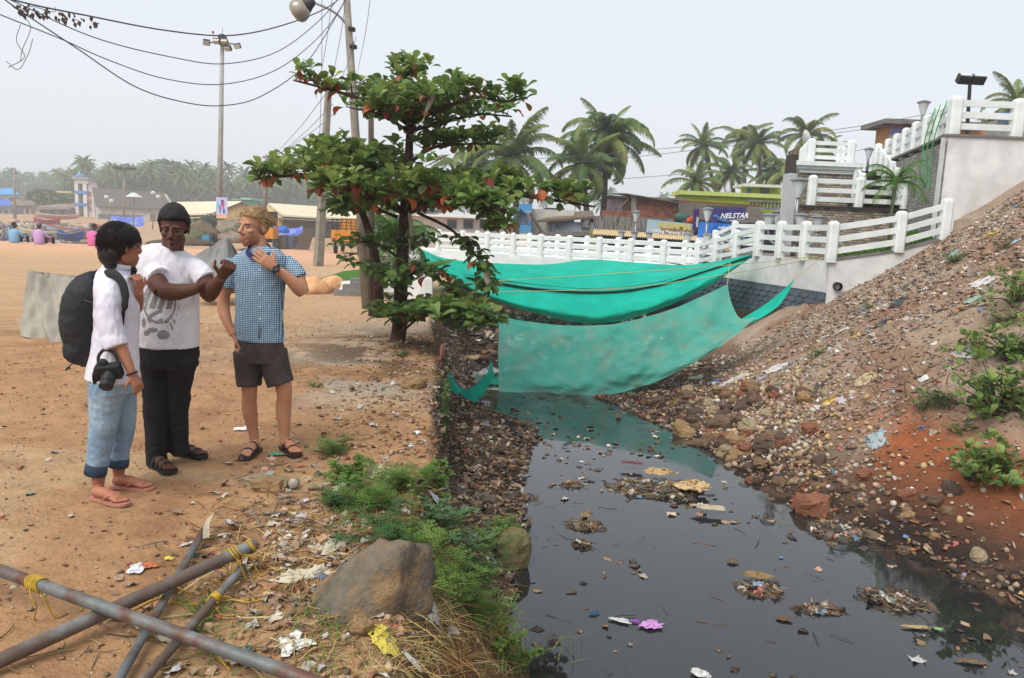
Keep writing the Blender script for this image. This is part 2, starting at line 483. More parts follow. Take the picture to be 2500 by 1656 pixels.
def fence(name, label, pts, bays, h, w=.15, rails=(.22, .52, .82), rh=.11, rt=.06, group='white railings', m=None):
    pts = [Vector(p) for p in pts]
    root = empty(name, label, 'railing', pts[0], group=group)
    o = pts[0]
    pm = post_mesh('post', w, h, m)
    spots = []
    for i in range(len(pts)-1):
        n_ = bays[i]
        for j in range(n_):
            spots.append((pts[i].lerp(pts[i+1], j/n_), (pts[i+1]-pts[i])))
    spots.append((pts[-1], pts[-1]-pts[-2]))
    for p, d in spots:
        inst('post', pm, root, p-o, (0, 0, math.atan2(d.y, d.x)))
    for i in range(len(pts)-1):
        d = pts[i+1]-pts[i]
        side = Vector((-d.y, d.x, 0)).normalized()*rt/2
        for f in rails:
            a = pts[i]-o+Vector((0, 0, f*h)); b_ = pts[i+1]-o+Vector((0, 0, f*h))
            up = Vector((0, 0, rh/2))
            k = MB()
            k.add([a-side-up, a+side-up, a+side+up, a-side+up, b_-side-up, b_+side-up, b_+side+up, b_-side+up],
                  [(0, 1, 2, 3), (7, 6, 5, 4), (4, 5, 1, 0), (5, 6, 2, 1), (6, 7, 3, 2), (7, 4, 0, 3)])
            k.build('rail', m or M_white, root)
    return root

ZB, ZT = .83, 1.32                      # bridge deck, upper terrace
def onz(px, py, Yd, z): p = at(px, py, Yd); return Vector((p.x, p.y, z))
B0 = onz(1070, 612, 27, ZB); B1 = onz(1702, 648, 22, ZB); B2 = onz(1850, 617, 18.8, ZT); K = onz(2027, 640, 16, ZT)
Kr = onz(2192, 612, 16, 0); Kr.z = at(2192, 612, 16).z
Kr2 = onz(2303, 582, 16, 0); Kr2.z = at(2303, 582, 16).z

# the wall that holds the bank beside the drain
root = empty('creek_retaining_wall', 'long drain side wall, slate grey stamped facing below a white band', 'wall', (K.x, K.y, WZ-.4))
o0 = Vector(root.location)
def wallprism(mb, pts, zs0, zs1, th, off=0.0):
    """vertical sheet wall along pts (plan), from zs0 to zs1, thickness th towards +x"""
    P = [Vector((p.x, p.y, 0)) for p in pts]
    n_ = Vector((P[-1].y-P[0].y, -(P[-1].x-P[0].x), 0)).normalized()
    if n_.x < 0: n_ = -n_
    for i in range(len(P)-1):
        a, b_ = P[i]-n_*off, P[i+1]-n_*off
        v = [a+Vector((0, 0, zs0[i])), b_+Vector((0, 0, zs0[i+1])), b_+Vector((0, 0, zs1[i+1])), a+Vector((0, 0, zs1[i]))]
        mb.prism(v, n_*th)
CW = [K, B2, B1, Vector((4.6, 26, 0))]
k = MB(); wallprism(k, CW, [.66]*4, [ZT-.02, ZT-.02, ZB-.02, ZB-.02], .25)
ob = k.build('white_band', M_whitewall, root); ob.location = -o0
k = MB(); wallprism(k, CW, [WZ-.45]*4, [.658]*4, .25, .02)
# stamped scales of the facing: shallow chevrons in courses
ob = k.build('grey_facing', M_darkface, root); ob.location = -o0
k = MB()
dirw = (CW[1]-CW[0]); dirw.z = 0; dirw.normalize()
nw = Vector((-dirw.y, dirw.x, 0)); nw = nw if nw.x < 0 else -nw
random.seed(4)
base = Vector((K.x, K.y, 0))+nw*.02
for r_ in range(13):
    for c_ in range(19):
        s0 = .02+c_*.30+(.15 if r_ % 2 else 0); z0 = .60-r_*.125
        if s0+.26 > 5.9: continue
        a = base+dirw*s0+Vector((0, 0, z0)); d1 = .012+random.random()*.012
        k.add([a, a+dirw*.27+Vector((0, 0, 0)), a+dirw*.27+Vector((0, 0, -.075)), a+dirw*.135+Vector((0, 0, -.118)), a+Vector((0, 0, -.075)),
               a+nw*.004, a+dirw*.27+nw*.004, a+dirw*.27+Vector((0, 0, -.075))+nw*d1, a+dirw*.135+Vector((0, 0, -.118))+nw*d1, a+Vector((0, 0, -.075))+nw*d1],
              [(9, 8, 7, 6, 5), (5, 6, 1, 0), (6, 7, 2, 1), (7, 8, 3, 2), (8, 9, 4, 3), (9, 5, 0, 4)])
ob = k.build('stamped_scales', M_darkface, root, kind='stuff'); ob.location = -o0

# low white wall right of the corner, running up the tip
root = empty('approach_wall', 'low white plaster wall stepping up the rubble slope', 'wall', K)
k = MB()
off = Vector((0, .0, 0))
poly = [Vector((K.x-.02, K.y-.03, -.6)), Vector((9.75, 15.97, .2)), Vector((Kr2.x+.1, Kr2.y-.03, Kr2.z)), Vector((Kr.x, Kr.y-.03, Kr.z)), Vector((K.x-.02, K.y-.03, ZT-.03))]
k.prism([p-K for p in poly], (0, .22, 0))
k.build('wall_body', M_whitewall, root)
k = MB()
for a, b_ in ((K, Kr), (Kr, Kr2)):
    k.prism([a-K+Vector((-.03, -.05, -.02)), b_-K+Vector((.03, -.05, -.02)), b_-K+Vector((.03, -.05, .02)), a-K+Vector((-.03, -.05, .02))], (0, .28, 0))
k.build('coping', M_cement, root)
k = MB(); p = at(2042, 698, 15.98)-K
k.tube([p+Vector((0, .05, 0)), p+Vector((0, -.12, -.01))], .085, 14, cap=False); k.tube([p+Vector((0, .05, 0)), p+Vector((0, -.118, -.01))], .07, 14, cap=False)
k.ell(p+Vector((0, .03, 0)), (.07, .01, .07))
k.build('drain_pipe', plain('black_plastic', (.012, .012, .013), .5), root, smooth=True)

fence('terrace_railing', 'white railing on the terrace edge, rising beside the rubble slope', [B2, K, Kr, Kr2], [3, 1, 1], .80, .2, rh=.12)
fence('ramp_railing', 'white sloping railing between bridge deck and terrace, nearer of two', [B1, B2], [3], .74, .17)
side = Vector((B1.y-B0.y, -(B1.x-B0.x), 0)).normalized()
side = side if side.y > 0 else -side
fence('bridge_railing', 'white railing along the near edge of the bridge', [B0, B1], [9], .72, .19)
fence('bridge_railing', 'white railing along the far edge of the bridge', [B0+side*2.3+Vector((0, 0, .0)), B1+side*2.0], [8], .72, .17)
fence('bridge_railing', 'lower white railing on the lane behind the bridge', [B0+side*4.2+Vector((-1, 0, -.22)), B1+side*3.6+Vector((0, 0, -.2))], [13], .66, .15)
fence('ramp_railing', 'white sloping railing behind the ramp, farther of two', [onz(1700, 640, 25, ZB), onz(1790, 612, 22.5, ZT+.05), onz(1850, 612, 21.5, ZT+.05)], [2, 1], .80, .17)
# deck
root = empty('bridge', 'white concrete footbridge over the drain', 'bridge', B0)
k = MB()
a, b_ = Vector((0, 0, -.02)), B1-B0+Vector((0, 0, -.02))
dd = (b_-a).normalized()
a = a-dd*3.0
k.prism([a-side*.16, b_-side*.16, b_+side*2.3, a+side*2.4], (0, 0, -.30))
k.build('deck', M_white, root)
k = MB()
for s in (0.1, 1.1, 2.1):
    k.prism([a+side*s+Vector((0, 0, -.305)), b_+side*s+Vector((0, 0, -.305)), b_+side*(s+.25)+Vector((0, 0, -.305)), a+side*(s+.25)+Vector((0, 0, -.305))], (0, 0, -.3))
k.build('girder', M_cement, root)
# grey abutment under the far left end
k = MB(); k.box((B0.x-.9, B0.y+.6, -.4), (2.2, 2.6, 1.8)); ob = k.build('abutment', M_cement, root); ob.location = -B0
# terrace slab and ramp fill behind the creek wall
k = MB()
k.prism([Vector((K.x+.22, K.y+.2, ZT-.04)), Vector((9.6, 16.2, ZT-.04)), Vector((10.6, 21.5, ZT-.04)), Vector((6.3, 24, ZT-.04)), Vector((B2.x+.26, B2.y, ZT-.04))], (0, 0, -.5))
k.build('terrace', M_cement, kind='structure')
k = MB()
k.prism([B2+Vector((.26, 0, -.04)), B1+Vector((.26, 0, -.04)), B1+Vector((2.6, 1.5, -.04)), B2+Vector((2.8, 1.2, -.04))], (0, 0, -.6))
k.build('ramp', M_cement, kind='structure')
# lawn strip behind the terrace railing
k = MB()
gpts = [(2078, 622, 16.6), (2205, 596, 16.6), (2300, 574, 16.6)]
rows = []
for i in range(13):
    t = i/12
    pa = K.lerp(Kr, t*2) if t < .5 else Kr.lerp(Kr2, t*2-1)
    rows.append([Vector((pa.x+.35*(1-t), pa.y+.25+j*.16, pa.z-.03+.10*math.sin(j/5*1.4)+.03*t*j/3)) for j in range(7)])
k.grid(rows); k.build('lawn_strip', M_grass, smooth=True, kind='structure')
# blades so the strip reads as grass
k = MB(); random.seed(8)
for _ in range(1400):
    t = random.random(); pa = K.lerp(Kr, t*2) if t < .5 else Kr.lerp(Kr2, t*2-1)
    u = random.random()*6
    p = Vector((pa.x+.35*(1-t), pa.y+.25+u*.16, pa.z-.03+.10*math.sin(u/5*1.4)+.03*t*u/3))
    a = random.random()*6.28; d = Vector((math.cos(a), math.sin(a), 0))*.012
    k.add([p-d, p+d, p+Vector((random.uniform(-.03, .03), random.uniform(-.03, .03), .05+.05*random.random()))], [(0, 1, 2)])
k.build('lawn_grass', M_grass, kind='stuff', label='short bright grass in the strip behind the white railing', cat='grass')

# --- stair building
M_stone = brickmat('stone_cladding', rgb(186, 174, 158, .9), rgb(124, 112, 100, .9), rgb(92, 84, 78, .8), .13, .065, 1.0, .9, .006, rot=(R(90), 0, 0))
M_stone2 = brickmat('stone_cladding_side', rgb(178, 174, 168, .9), rgb(140, 136, 130, .9), rgb(116, 112, 108, .8), .16, .06, 1.0, .9, .008, rot=(R(90), 0, R(75)))
def clad(parent, o0, px_rect, Yd, rows, cols, seed):
    """proud cladding stones as one part of real geometry"""
    random.seed(seed)
    px0, py0, px1, py1 = px_rect
    x0 = at(px0, (py0+py1)/2, Yd).x; x1 = at(px1, (py0+py1)/2, Yd).x
    z1 = at((px0+px1)/2, py0, Yd).z; z0 = at((px0+px1)/2, py1, Yd).z
    return x0, x1, z0, z1
SY = 20.0
root = empty('stair_tower', 'stone clad stair building with white cornice and dark steps', 'building', at(2075, 610, SY))
o0 = Vector(root.location)
def part(mb, name, m, **kw):
    ob = mb.build(name, m, root, **kw); ob.location = -o0; return ob
X0, X1, ZL0, ZL1 = pbox(MB(), 1945, 512, 2212, 640, SY, 3.6); k = MB(); sbox(k, X0, X1, SY, ZL0, ZL1, 3.6, SKW); part(k, 'lower_wall', M_stone)
k = MB(); sbox(k, X0-.06, X1+.06, SY-.06, ZL1, ZL1+.065, 3.7, SKW); part(k, 'landing_slab', mat('dark_granite', rgb(70, 64, 60, .7), rgb(48, 44, 42, .7), 20, .5, .1))
ZLAND = ZL1+.065
ux0, ux1, uz0, uz1 = pbox(MB(), 1950, 424, 2076, 508, SY+1.3, 3.2); k = MB(); sbox(k, ux0, ux1, SY+1.3, uz0, uz1, 3.2, SKW)
part(k, 'upper_wall', M_stone)
k = MB()
for dz, dw, hh in ((0, .05, .10), (.10, .12, .08), (.18, .2, .12)):
    sbox(k, ux0-dw, ux1+dw, SY+1.3-dw, uz1+dz, uz1+dz+hh-.003, 3.2+2*dw, SKW)
part(k, 'cornice', M_white)
k = MB(); k.box((ux0-.16, SY+1.6, (uz1+ZT)/2-.02), (.22, .5, uz1-ZT)); part(k, 'corner_pilaster', plain('pale_render', rgb(196, 198, 200, .85)))
ZC = uz1+.30
# steps
M_step = mat('step_stone', rgb(84, 74, 66, .75), rgb(60, 52, 47, .75), 14, .7, .4, 60)
M_tread = mat('tread_granite', rgb(60, 56, 54, .8), rgb(44, 40, 38, .8), 30, .45, .05)
sx0 = at(2098, 500, SY+.6).x; sx1 = at(2196, 500, SY+.6).x
nst = 9
rise = (ZC-.05-ZLAND)/nst
for i in range(nst):
    k = MB(); y0 = SY+.6+i*.30
    k.box(((sx0+sx1)/2+.06*i, y0+.62, ZLAND+rise*(i+.5)-.012), (sx1-sx0, 1.2, rise-.03)); st = part(k, 'step', M_step)
    k = MB(); k.box(((sx0+sx1)/2+.06*i, y0+.60, ZLAND+rise*(i+1)-.012), (sx1-sx0+.04, 1.26, .028))
    t_ = k.build('tread', M_tread, st)
k = MB(); k.box(((sx0+sx1)/2+.6, SY+4.6, ZC-.2), (sx1-sx0+.6, 3, .3)); part(k, 'top_landing', M_cement)
k = MB(); k.box(((sx0+sx1)/2+.1, SY+6.1, ZC+.25), (1.5, .3, .8)); part(k, 'back_wall', mat('dark_stone', rgb(84, 76, 70, .7), rgb(60, 54, 50, .7), 5, .9, .4))
def fpt(px, py, Yd, z=None):
    p = at(px, py, Yd); return Vector((p.x, p.y, p.z if z is None else z))
FY = SY+.12
fence('landing_railing', 'white three rail fence across the stair landing', [fpt(1979, 506, FY, ZLAND), fpt(2094, 506, FY, ZLAND), fpt(2208, 506, FY, ZLAND)], [1, 1], .76, .2, rh=.12)
fence('tower_railing', 'white railing on top of the stone stair block', [fpt(1958, 400, SY+3.6, ZC), fpt(1977, 400, SY+1.45, ZC), fpt(2074, 400, SY+1.45, ZC)], [4, 1], .62, .2, rh=.10)
fence('stair_railing', 'white railing down the left side of the stairs', [Vector((sx0+.50, SY+3.4, ZC)), Vector((sx0+.04, SY+.7, ZLAND+.12))], [5], .80, .2, rh=.16)
fence('stair_railing', 'white railing down the right side of the stairs', [Vector((sx1+.55, SY+3.4, ZC)), Vector((sx1+.08, SY+.7, ZLAND+.12))], [5], .80, .2, rh=.16)
# tall wall at the right
WX, WY = at(2316, 340, 17).x, 17.0
ZU = at(2316, 333, 17).z
root = empty('tall_retaining_wall', 'tall white plastered wall with grey stone clad side', 'wall', (WX, WY, 0))
k = MB(); k.box((3.0, .15, ZU/2), (6.0, .3, ZU)); k.build('plaster_face', M_whitewall, root)
k = MB(); k.prism([Vector((-.02, .02, .3)), Vector((1.75, 7, .3)), Vector((1.75, 7, ZU-.1)), Vector((-.02, .02, ZU-.1))], (.25, 0, 0)); k.build('stone_side', M_stone2, root)
k = MB(); k.prism([Vector((-.06, -.04, ZU)), Vector((6, -.04, ZU)), Vector((6, 7, ZU)), Vector((1.7, 7, ZU))], (0, 0, .05)); k.build('coping', M_cement, root)
UW = Vector((WX, WY, ZU+.05))
fence('upper_railing', 'white railing on top of the tall plaster wall', [UW+Vector((.12, .1, 0)), UW+Vector((1.45, .1, 0)), UW+Vector((5.2, .1, 0))], [1, 3], .80, .24, rh=.13)
fence('upper_railing', 'white railing above the stone clad side wall, receding to the stairs', [UW+Vector((.22, .35, 0)), UW+Vector((1.78, 6.6, -.1))], [6], .80, .2, rh=.13)
# green hose tied over the corner post
k = MB()
hose = plain('green_hose', rgb(70, 190, 100, .8), .4)
for s in (0, .16, .3):
    pts = []
    for i in range(15):
        t = i/14
        p = UW+Vector((.05-.0*t, .45+s*3+math.sin(t*3)*.2, .75-1.9*t*(1-.25*s)))
        p.x = WX+.06-.10*math.sin(t*3.0)-.06
        p.y += .9*t*(.5-s)
        pts.append(p+Vector((.25*p.y-.25*WY, 0, 0)))
    k.tube(pts, .014, 6)
k.build('garden_hose', hose, smooth=True, label='thin green hose looped over the upper white railing', cat='hose')

# ------------------------------------------------------------------ green shade nets
def net_mat(name, c1, c2, tr, alpha):
    m = mat(name, c1, c2, 1.6, .75, .12, 160, .15, c3=(.45*c1[0]+.25, .55*c1[1]+.1, .5*c1[2]+.1) if tr > .39 and alpha < .9 else tuple(.75*q for q in c1), s3=2.6, amt3=.45, trans=tr)
    n_ = m.node_tree; N = n_.nodes; L = n_.links
    out = N['Material Output']; src = out.inputs[0].links[0].from_socket
    tp = N.new('ShaderNodeBsdfTransparent'); ms = N.new('ShaderNodeMixShader')
    ms.inputs[0].default_value = alpha
    L.new(tp.outputs[0], ms.inputs[1]); L.new(src, ms.inputs[2]); L.new(ms.outputs[0], out.inputs[0])
    return m
M_net1 = net_mat('shade_net', rgb(28, 206, 180, 1), rgb(18, 186, 162, 1), .4, .97)
M_net2 = net_mat('old_shade_net', rgb(108, 206, 186, .92), rgb(80, 184, 166, .92), .4, .86)
M_net3 = mat('hem_net', rgb(10, 140, 120, .7), rgb(8, 110, 95, .7), 5, .8, .1)

def spline(pts, n):
    """Catmull-Rom through pts, n samples"""
    P = [Vector(p) for p in pts]
    P = [P[0]*2-P[1]]+P+[P[-1]*2-P[-2]]
    out = []
    m = len(P)-3
    for i in range(n):
        t = i/(n-1)*m; j = min(int(t), m-1); u = t-j
        a, b_, c, d = P[j:j+4]
        out.append(.5*((2*b_)+(c-a)*u+(2*a-5*b_+4*c-d)*u*u+(3*b_-a-3*c+d)*u**3))
    return out
def sheet(name, curves, m, nu=90, nv=40, fold=.03, ff=(9, 3), seed=0, fdir=Vector((0, -1, 0)), **kw):
    """cloth through a stack of curves (top to bottom)"""
    cs = [spline(c, nu) for c in curves]
    cols = [spline([c[i] for c in cs], nv) for i in range(nu)]
    k = MB(); rows = []
    for j in range(nv):
        r = []
        for i in range(nu):
            u, v = i/(nu-1), j/(nv-1)
            w = math.sin(math.pi*min(max(u, 0), 1))**.6
            f = (mnoise.noise(Vector((u*ff[0]+v*1.5+seed, v*ff[1]*.6-u*2, seed*1.7))) + .5*mnoise.noise(Vector((u*ff[0]*2.6+v*5, v*ff[1]+seed, 3.1))))
            cz = .6*(.3-abs(mnoise.noise(Vector((u*ff[0]*1.7-v*4.5+seed*2, v*1.3+u*2, seed*.7)))))
            r.append(cols[i][j]+fdir*((f+cz)*fold*w))
        rows.append(r)
    k.grid(rows)
    return k.build(name, m, smooth=True, **kw)
# upper net, strung under the bridge railing
def A(*q): return [at(*p) for p in q]
U0 = A((1022, 612, 21.5), (1120, 636, 22.6), (1320, 646, 23.2), (1440, 634, 22.6), (1560, 642, 21.6), (1690, 646, 20.6), (1833, 622, 18.4))
U1 = A((1026, 622, 21.0), (1130, 668, 21.2), (1310, 694, 21), (1460, 704, 20.6), (1580, 692, 20), (1700, 664, 19.4), (1832, 624, 18.35))
U2 = A((1030, 632, 20.8), (1140, 680, 20.6), (1310, 708, 20.0), (1470, 716, 19.8), (1600, 700, 19.4), (1710, 668, 19.0), (1831, 627, 18.3))
U3 = A((1036, 640, 20.6), (1160, 706, 20), (1320, 752, 19.2), (1480, 764, 18.9), (1620, 735, 18.7), (1720, 690, 18.6), (1829, 630, 18.3))
U4 = A((1044, 646, 20.6), (1180, 722, 20), (1340, 774, 19.4), (1480, 789, 19.1), (1620, 752, 18.9), (1730, 700, 18.7), (1828, 633, 18.3))
root = empty('green_shade_net', 'bright green shade net slung in a belly under the bridge railing', 'net', U4[3])
ob = sheet('net_cloth', [U0, U1, U2, U3, U4], M_net1, 130, 60, .10, (8, 5), 2); ob.parent = root; ob.location = -root.location
# the doubled fold across it
F0 = [p+Vector((0, -.10, -.00)) for p in U1[1:]]; F1 = [p+Vector((0, -.17, -.05)) for p in U1[1:]]; F2 = [p+Vector((0, -.12, .05)) for p in U2[1:]]
ob = sheet('fold', [F0, F1, F2], M_net3, 80, 8, .02, (5, 2), 5); ob.parent = root; ob.location = -root.location
ob = sheet('corner_flap', [A((1020, 604, 22), (1050, 618, 22), (1082, 632, 22)), A((1024, 612, 21.6), (1060, 628, 21.6), (1100, 640, 21.8))], M_net1, 20, 8, .04, (4, 2), 7); ob.parent = root; ob.location = -root.location
k = MB()
M_cord = plain('pale_cord', rgb(190, 190, 130, .8), .7)
for pts in (A((1115, 692, 19.6), (1500, 668, 19.4), (1770, 648, 17.0), (2000, 626, 15.95)), A((1150, 714, 19.3), (1500, 705, 18.6), (1740, 675, 17.5), (1990, 632, 15.95))):
    k.tube(spline(pts, 40), .009, 5)
ob = k.build('guy_cord', M_cord, root); ob.location = -root.location
# lower net, one end in the water
L0 = A((1180, 762, 14.3), (1290, 786, 14.2), (1420, 796, 14.1), (1540, 783, 14.2), (1660, 748, 14.5), (1776, 694, 14.9))
L1 = A((1216, 790, 14.1), (1310, 815, 13.95), (1440, 828, 13.85), (1560, 815, 13.95), (1690, 782, 14.3), (1786, 740, 14.7))
L2 = A((1216, 850, 13.75), (1310, 874, 13.6), (1440, 884, 13.5), (1570, 866, 13.65), (1710, 822, 14.1), (1806, 776, 14.5))
L3 = A((1217, 915, 13.45), (1310, 930, 13.3), (1440, 936, 13.2), (1580, 908, 13.4), (1730, 842, 13.9), (1838, 776, 14.3))
L4 = [gz(1218, 957, WZ), gz(1340, 958, WZ), gz(1466, 968, WZ)]+A((1590, 936, 13.4), (1740, 858, 13.8), (1850, 774, 14.2))
root = empty('stained_shade_net', 'faded stained green net stretched like a hammock into the drain', 'net', L4[1])
ob = sheet('net_cloth', [L0, L1, L2, L3, L4], M_net2, 130, 70, .13, (7, 5), 11); ob.parent = root; ob.location = -root.location
ob = sheet('net_tail', [A((1812, 778, 14.75), (1870, 742, 14.5), (1910, 710, 14.3), (1938, 683, 14.2)), A((1826, 788, 14.4), (1884, 750, 14.3), (1920, 714, 14.25), (1938, 683, 14.2)), A((1838, 788, 14.2), (1895, 752, 14.2), (1924, 714, 14.2), (1939, 684, 14.2))], M_net1, 30, 10, .02, (4, 2), 4)
ob.parent = root; ob.location = -root.location
k = MB()
for pts in (A((1938, 683, 14.2), (2008, 628, 15.95)), A((1776, 694, 14.9), (1782, 640, 18.0)), A((1180, 762, 14.3), (1100, 700, 16.5))):
    k.tube(pts, .008, 5)
ob = k.build('guy_cord', M_cord, root); ob.location = -root.location
k = MB(); k.tube(L4[3:]+[L4[2]], .02, 6)
# torn strip of net on the left shore
ob = sheet('net_scrap', [A((1092, 905, 12.3), (1130, 950, 12.0), (1180, 925, 11.9), (1200, 880, 12.0)), A((1100, 955, 12.0), (1150, 985, 11.7), (1184, 958, 11.7), (1206, 915, 11.8))], M_net1, 24, 8, .05, (8, 3), 6, label='torn green net scrap on the littered left shore', cat='net')
# ------------------------------------------------------------------ lettering
def text(body, size, m, parent, loc, rot=(R(90), 0, 0), name='lettering', shear=0.0, ext=.004, bold=.0, sx=1.0):
    cu = bpy.data.curves.new('letters', 'FONT')
    cu.body = body; cu.size = size; cu.align_x = 'CENTER'; cu.align_y = 'CENTER'; cu.extrude = ext; cu.shear = shear; cu.offset = bold; cu.resolution_u = 2
    tmp = bpy.data.objects.new('letters', cu); COL.objects.link(tmp)
    dg = bpy.context.evaluated_depsgraph_get()
    me_ = bpy.data.meshes.new_from_object(tmp.evaluated_get(dg))
    bpy.data.objects.remove(tmp); bpy.data.curves.remove(cu)
    me_.materials.clear(); me_.materials.append(m)
    return inst(name, me_, parent, loc, rot, (sx, 1, 1))

# ------------------------------------------------------------------ houses across the bridge
M_glass = mat('dark_glass', (.03, .035, .04), (.05, .055, .06), 3, .12, 0, spec=.6)
M_shade = plain('dark_opening', (.02, .02, .022), .9)
M_frame = plain('window_frame', rgb(200, 200, 196, .8))
M_asb = mat('asbestos_sheet', rgb(132, 124, 114, .7), rgb(104, 98, 90, .7), 4, .9, .2, 20, .15, c3=rgb(74, 68, 62), s3=1.2)
M_tile = mat('clay_tile', rgb(160, 98, 74, .7), rgb(116, 72, 58, .7), 8, .85, .4, 30, c3=rgb(84, 66, 58), s3=1.5)
M_brick = brickmat('red_brick', rgb(176, 104, 82, .75), rgb(142, 78, 62, .75), rgb(120, 96, 84, .7), .22, .085, 1.0, .6, .012, rot=(R(90), 0, 0))
M_stain = mat('weathered_concrete', rgb(150, 148, 144, .75), rgb(118, 114, 110, .75), 2.5, .9, .2, 20, c3=rgb(52, 48, 46), s3=2.2, amt3=.9, streak=(6, 6, .8))
def wcol(name, c, stain=True): return mat('wall_'+name, rgb(*c, .82), rgb(*[v*.92 for v in c], .82), 3, .85, .12, 20, .2, c3=rgb(*[v*.72 for v in c], .8) if stain else None, s3=.9, amt3=.5)

class Bld:
    def __init__(s, name, label, px, py, Yd, cat='building', group=None):
        p = at(px, py, Yd); s.Y = Yd
        s.root = empty(name, label, cat, p, group=group); s.o = Vector(p)
    def put(s, mb, name, m, parent=None, **kw):
        ob = mb.build(name, m, parent or s.root, **kw)
        if not parent: ob.location = -s.o
        return ob
    def box(s, name, px0, py0, px1, py1, m, depth=3.0, dY=0.0, **kw):
        k = MB(); pbox(k, px0, py0, px1, py1, s.Y+dY, depth); return s.put(k, name, m, **kw)
    def win(s, px0, py0, px1, py1, dY=0.0, fm=None, gm=None, name='window'):
        k = MB(); x0, x1, z0, z1 = pbox(k, px0, py0, px1, py1, s.Y+dY-.05, .07)
        ob = s.put(k, name, fm or M_frame)
        k = MB(); w_, h_ = (x1-x0)*.86, (z1-z0)*.86
        k.box(((x0+x1)/2, s.Y+dY-.058, (z0+z1)/2), (w_, .03, h_)); k.build('pane', gm or M_glass, ob)
        return ob
    def corr(s, name, pa, pb, pc, pd, m, n=30, amp=.05, th=.02):
        """corrugated sheet: ridge pa->pb, eave pd->pc"""
        k = MB(); rows = []
        for j in range(2):
            r = []
            for i in range(n*4+1):
                t = i/(n*4)
                p = (pa.lerp(pb, t) if j == 0 else pd.lerp(pc, t)) + Vector((0, 0, amp*math.sin(i*math.pi/2)))
                r.append(p)
            rows.append(r)
        k.grid(rows); k.grid([[p-Vector((0, 0, th)) for p in r] for r in rows])
        return s.put(k, name, m, smooth=True)
    def tri(s, name, pts, depth, m):
        k = MB(); k.prism([at(*p) for p in pts], (0, depth, 0)); return s.put(k, name, m)

# fishing shop with blue shutters
YS = 36.0
s = Bld('fishing_shop', 'weathered concrete shop with dark blue shutters and cream awning', 1575, 640, YS)
s.box('wall', 1455, 532, 1700, 640, M_stain, 5)
M_shut = mat('shutter_blue', rgb(28, 58, 98, .8), rgb(22, 46, 82, .8), 4, .5, .05)
for a, b_ in ((1466, 1546), (1588, 1668), (1686, 1700)):
    k = MB(); x0, x1, z0, z1 = pbox(k, a, 568, b_, 640, YS-.03, .05)
    n_ = 14
    for i in range(n_): k.box(((x0+x1)/2, YS-.035, z0+(z1-z0)*(i+.5)/n_), (x1-x0-.02, .04, (z1-z0)/n_*.8))
    s.put(k, 'shutter', M_shut)
k = MB(); k.lathe(at(1568, 604, YS-.1), [(.75, 0), (.74, .02)], 24, Matrix.Rotation(R(90), 3, 'X')); s.put(k, 'painted_disc', M_shut)
M_awn = mat('cream_awning', rgb(224, 200, 160, .8), rgb(206, 180, 140, .8), 5, .8, .1)
s.corr('awning', at(1450, 559, YS-.05), at(1762, 578, YS-.05), at(1770, 592, YS-1.3), at(1446, 572, YS-1.3), M_awn, 60, .03)
s.box('pillar', 1440, 560, 1466, 640, wcol('mossy', (150, 158, 90)), .5, -.25)
# its signs
g = bpy.data.objects
sg = empty('shop_sign', 'long pale blue shop sign with yellow lettering above the cream awning', 'sign', at(1635, 560, YS-.3))
x0, x1 = at(1579, 555, YS-.3).x, at(1692, 555, YS-.3).x; hgt = .68
tl = R(-2.0)
k = MB(); k.box((0, 0, 0), (x1-x0, .05, hgt), (0, -tl, 0)); k.build('board', mat('sign_sky', rgb(150, 186, 206, .85), rgb(176, 196, 204, .85), 2, .5, .02, c3=rgb(150, 150, 140), s3=1.5, amt3=.7), sg)
k = MB(); k.box((.35, -.028, -.1), (1.5, .01, .34), (0, -tl, 0)); k.build('printed_panel', mat('sign_brown', rgb(150, 130, 116, .8), rgb(128, 112, 104, .8), 3, .6, .02), sg)
text('RESHMA', .34, plain('letter_yellow', rgb(222, 200, 90, .85), .5), sg, (.2, -.036, .14), (R(90), -tl, 0), bold=.012, sx=1.15)
text('Fishing Meterial Store', .20, plain('letter_white', (.8, .8, .8), .5), sg, (.1, -.036, -.13), (R(90), -tl, 0), name='lettering', bold=.004, sx=1.05)
sg.rotation_euler = (0, R(1.2), 0)
def banner(name, label, px0, py0, px1, py1, Yd, m, tilt=0, bow=0.0):
    c = at((px0+px1)/2, (py0+py1)/2, Yd)
    w_ = (at(px1, py0, Yd)-at(px0, py0, Yd)).length; h_ = (at(px0, py1, Yd)-at(px0, py0, Yd)).length
    r_ = empty(name, label, 'banner', c, (0, R(tilt), 0))
    k = MB(); rows = []
    for j in range(9):
        rows.append([Vector(((i/16-.5)*w_, .05*math.sin(i*.9+j*.4)*.6, (.5-j/8)*h_-bow*math.sin(math.pi*i/16)*(j/8))) for i in range(17)])
    k.grid(rows); k.build('cloth', m, r_, smooth=True)
    return r_, w_, h_
M_navy = mat('banner_navy', rgb(52, 44, 110, .8), rgb(64, 56, 130, .8), 1.5, .5, .02)
M_wl = plain('print_white', (.78, .8, .84), .5)
M_cy = mat('print_cyan', rgb(90, 160, 200, .8), rgb(40, 90, 160, .8), 9, .5, 0)
b1, w1, h1 = banner('dark_banner', 'sagging dark blue banner with slanted white lettering on the shed roof', 1737, 509, 1819, 541, 36.6, M_navy, -3, .12)
text('NELSTAR', .33, M_wl, b1, (.25, -.06, -.05), shear=.35, bold=.01, sx=.95)
k = MB(); random.seed(3)
for i in range(14): k.ell((-.65+i*.045, -.05, -.02-i*.022+random.uniform(-.06, .06)), (.07, .01, .05), nu=6, nv=4)
k.build('printed_splash', M_cy, b1, kind='stuff')
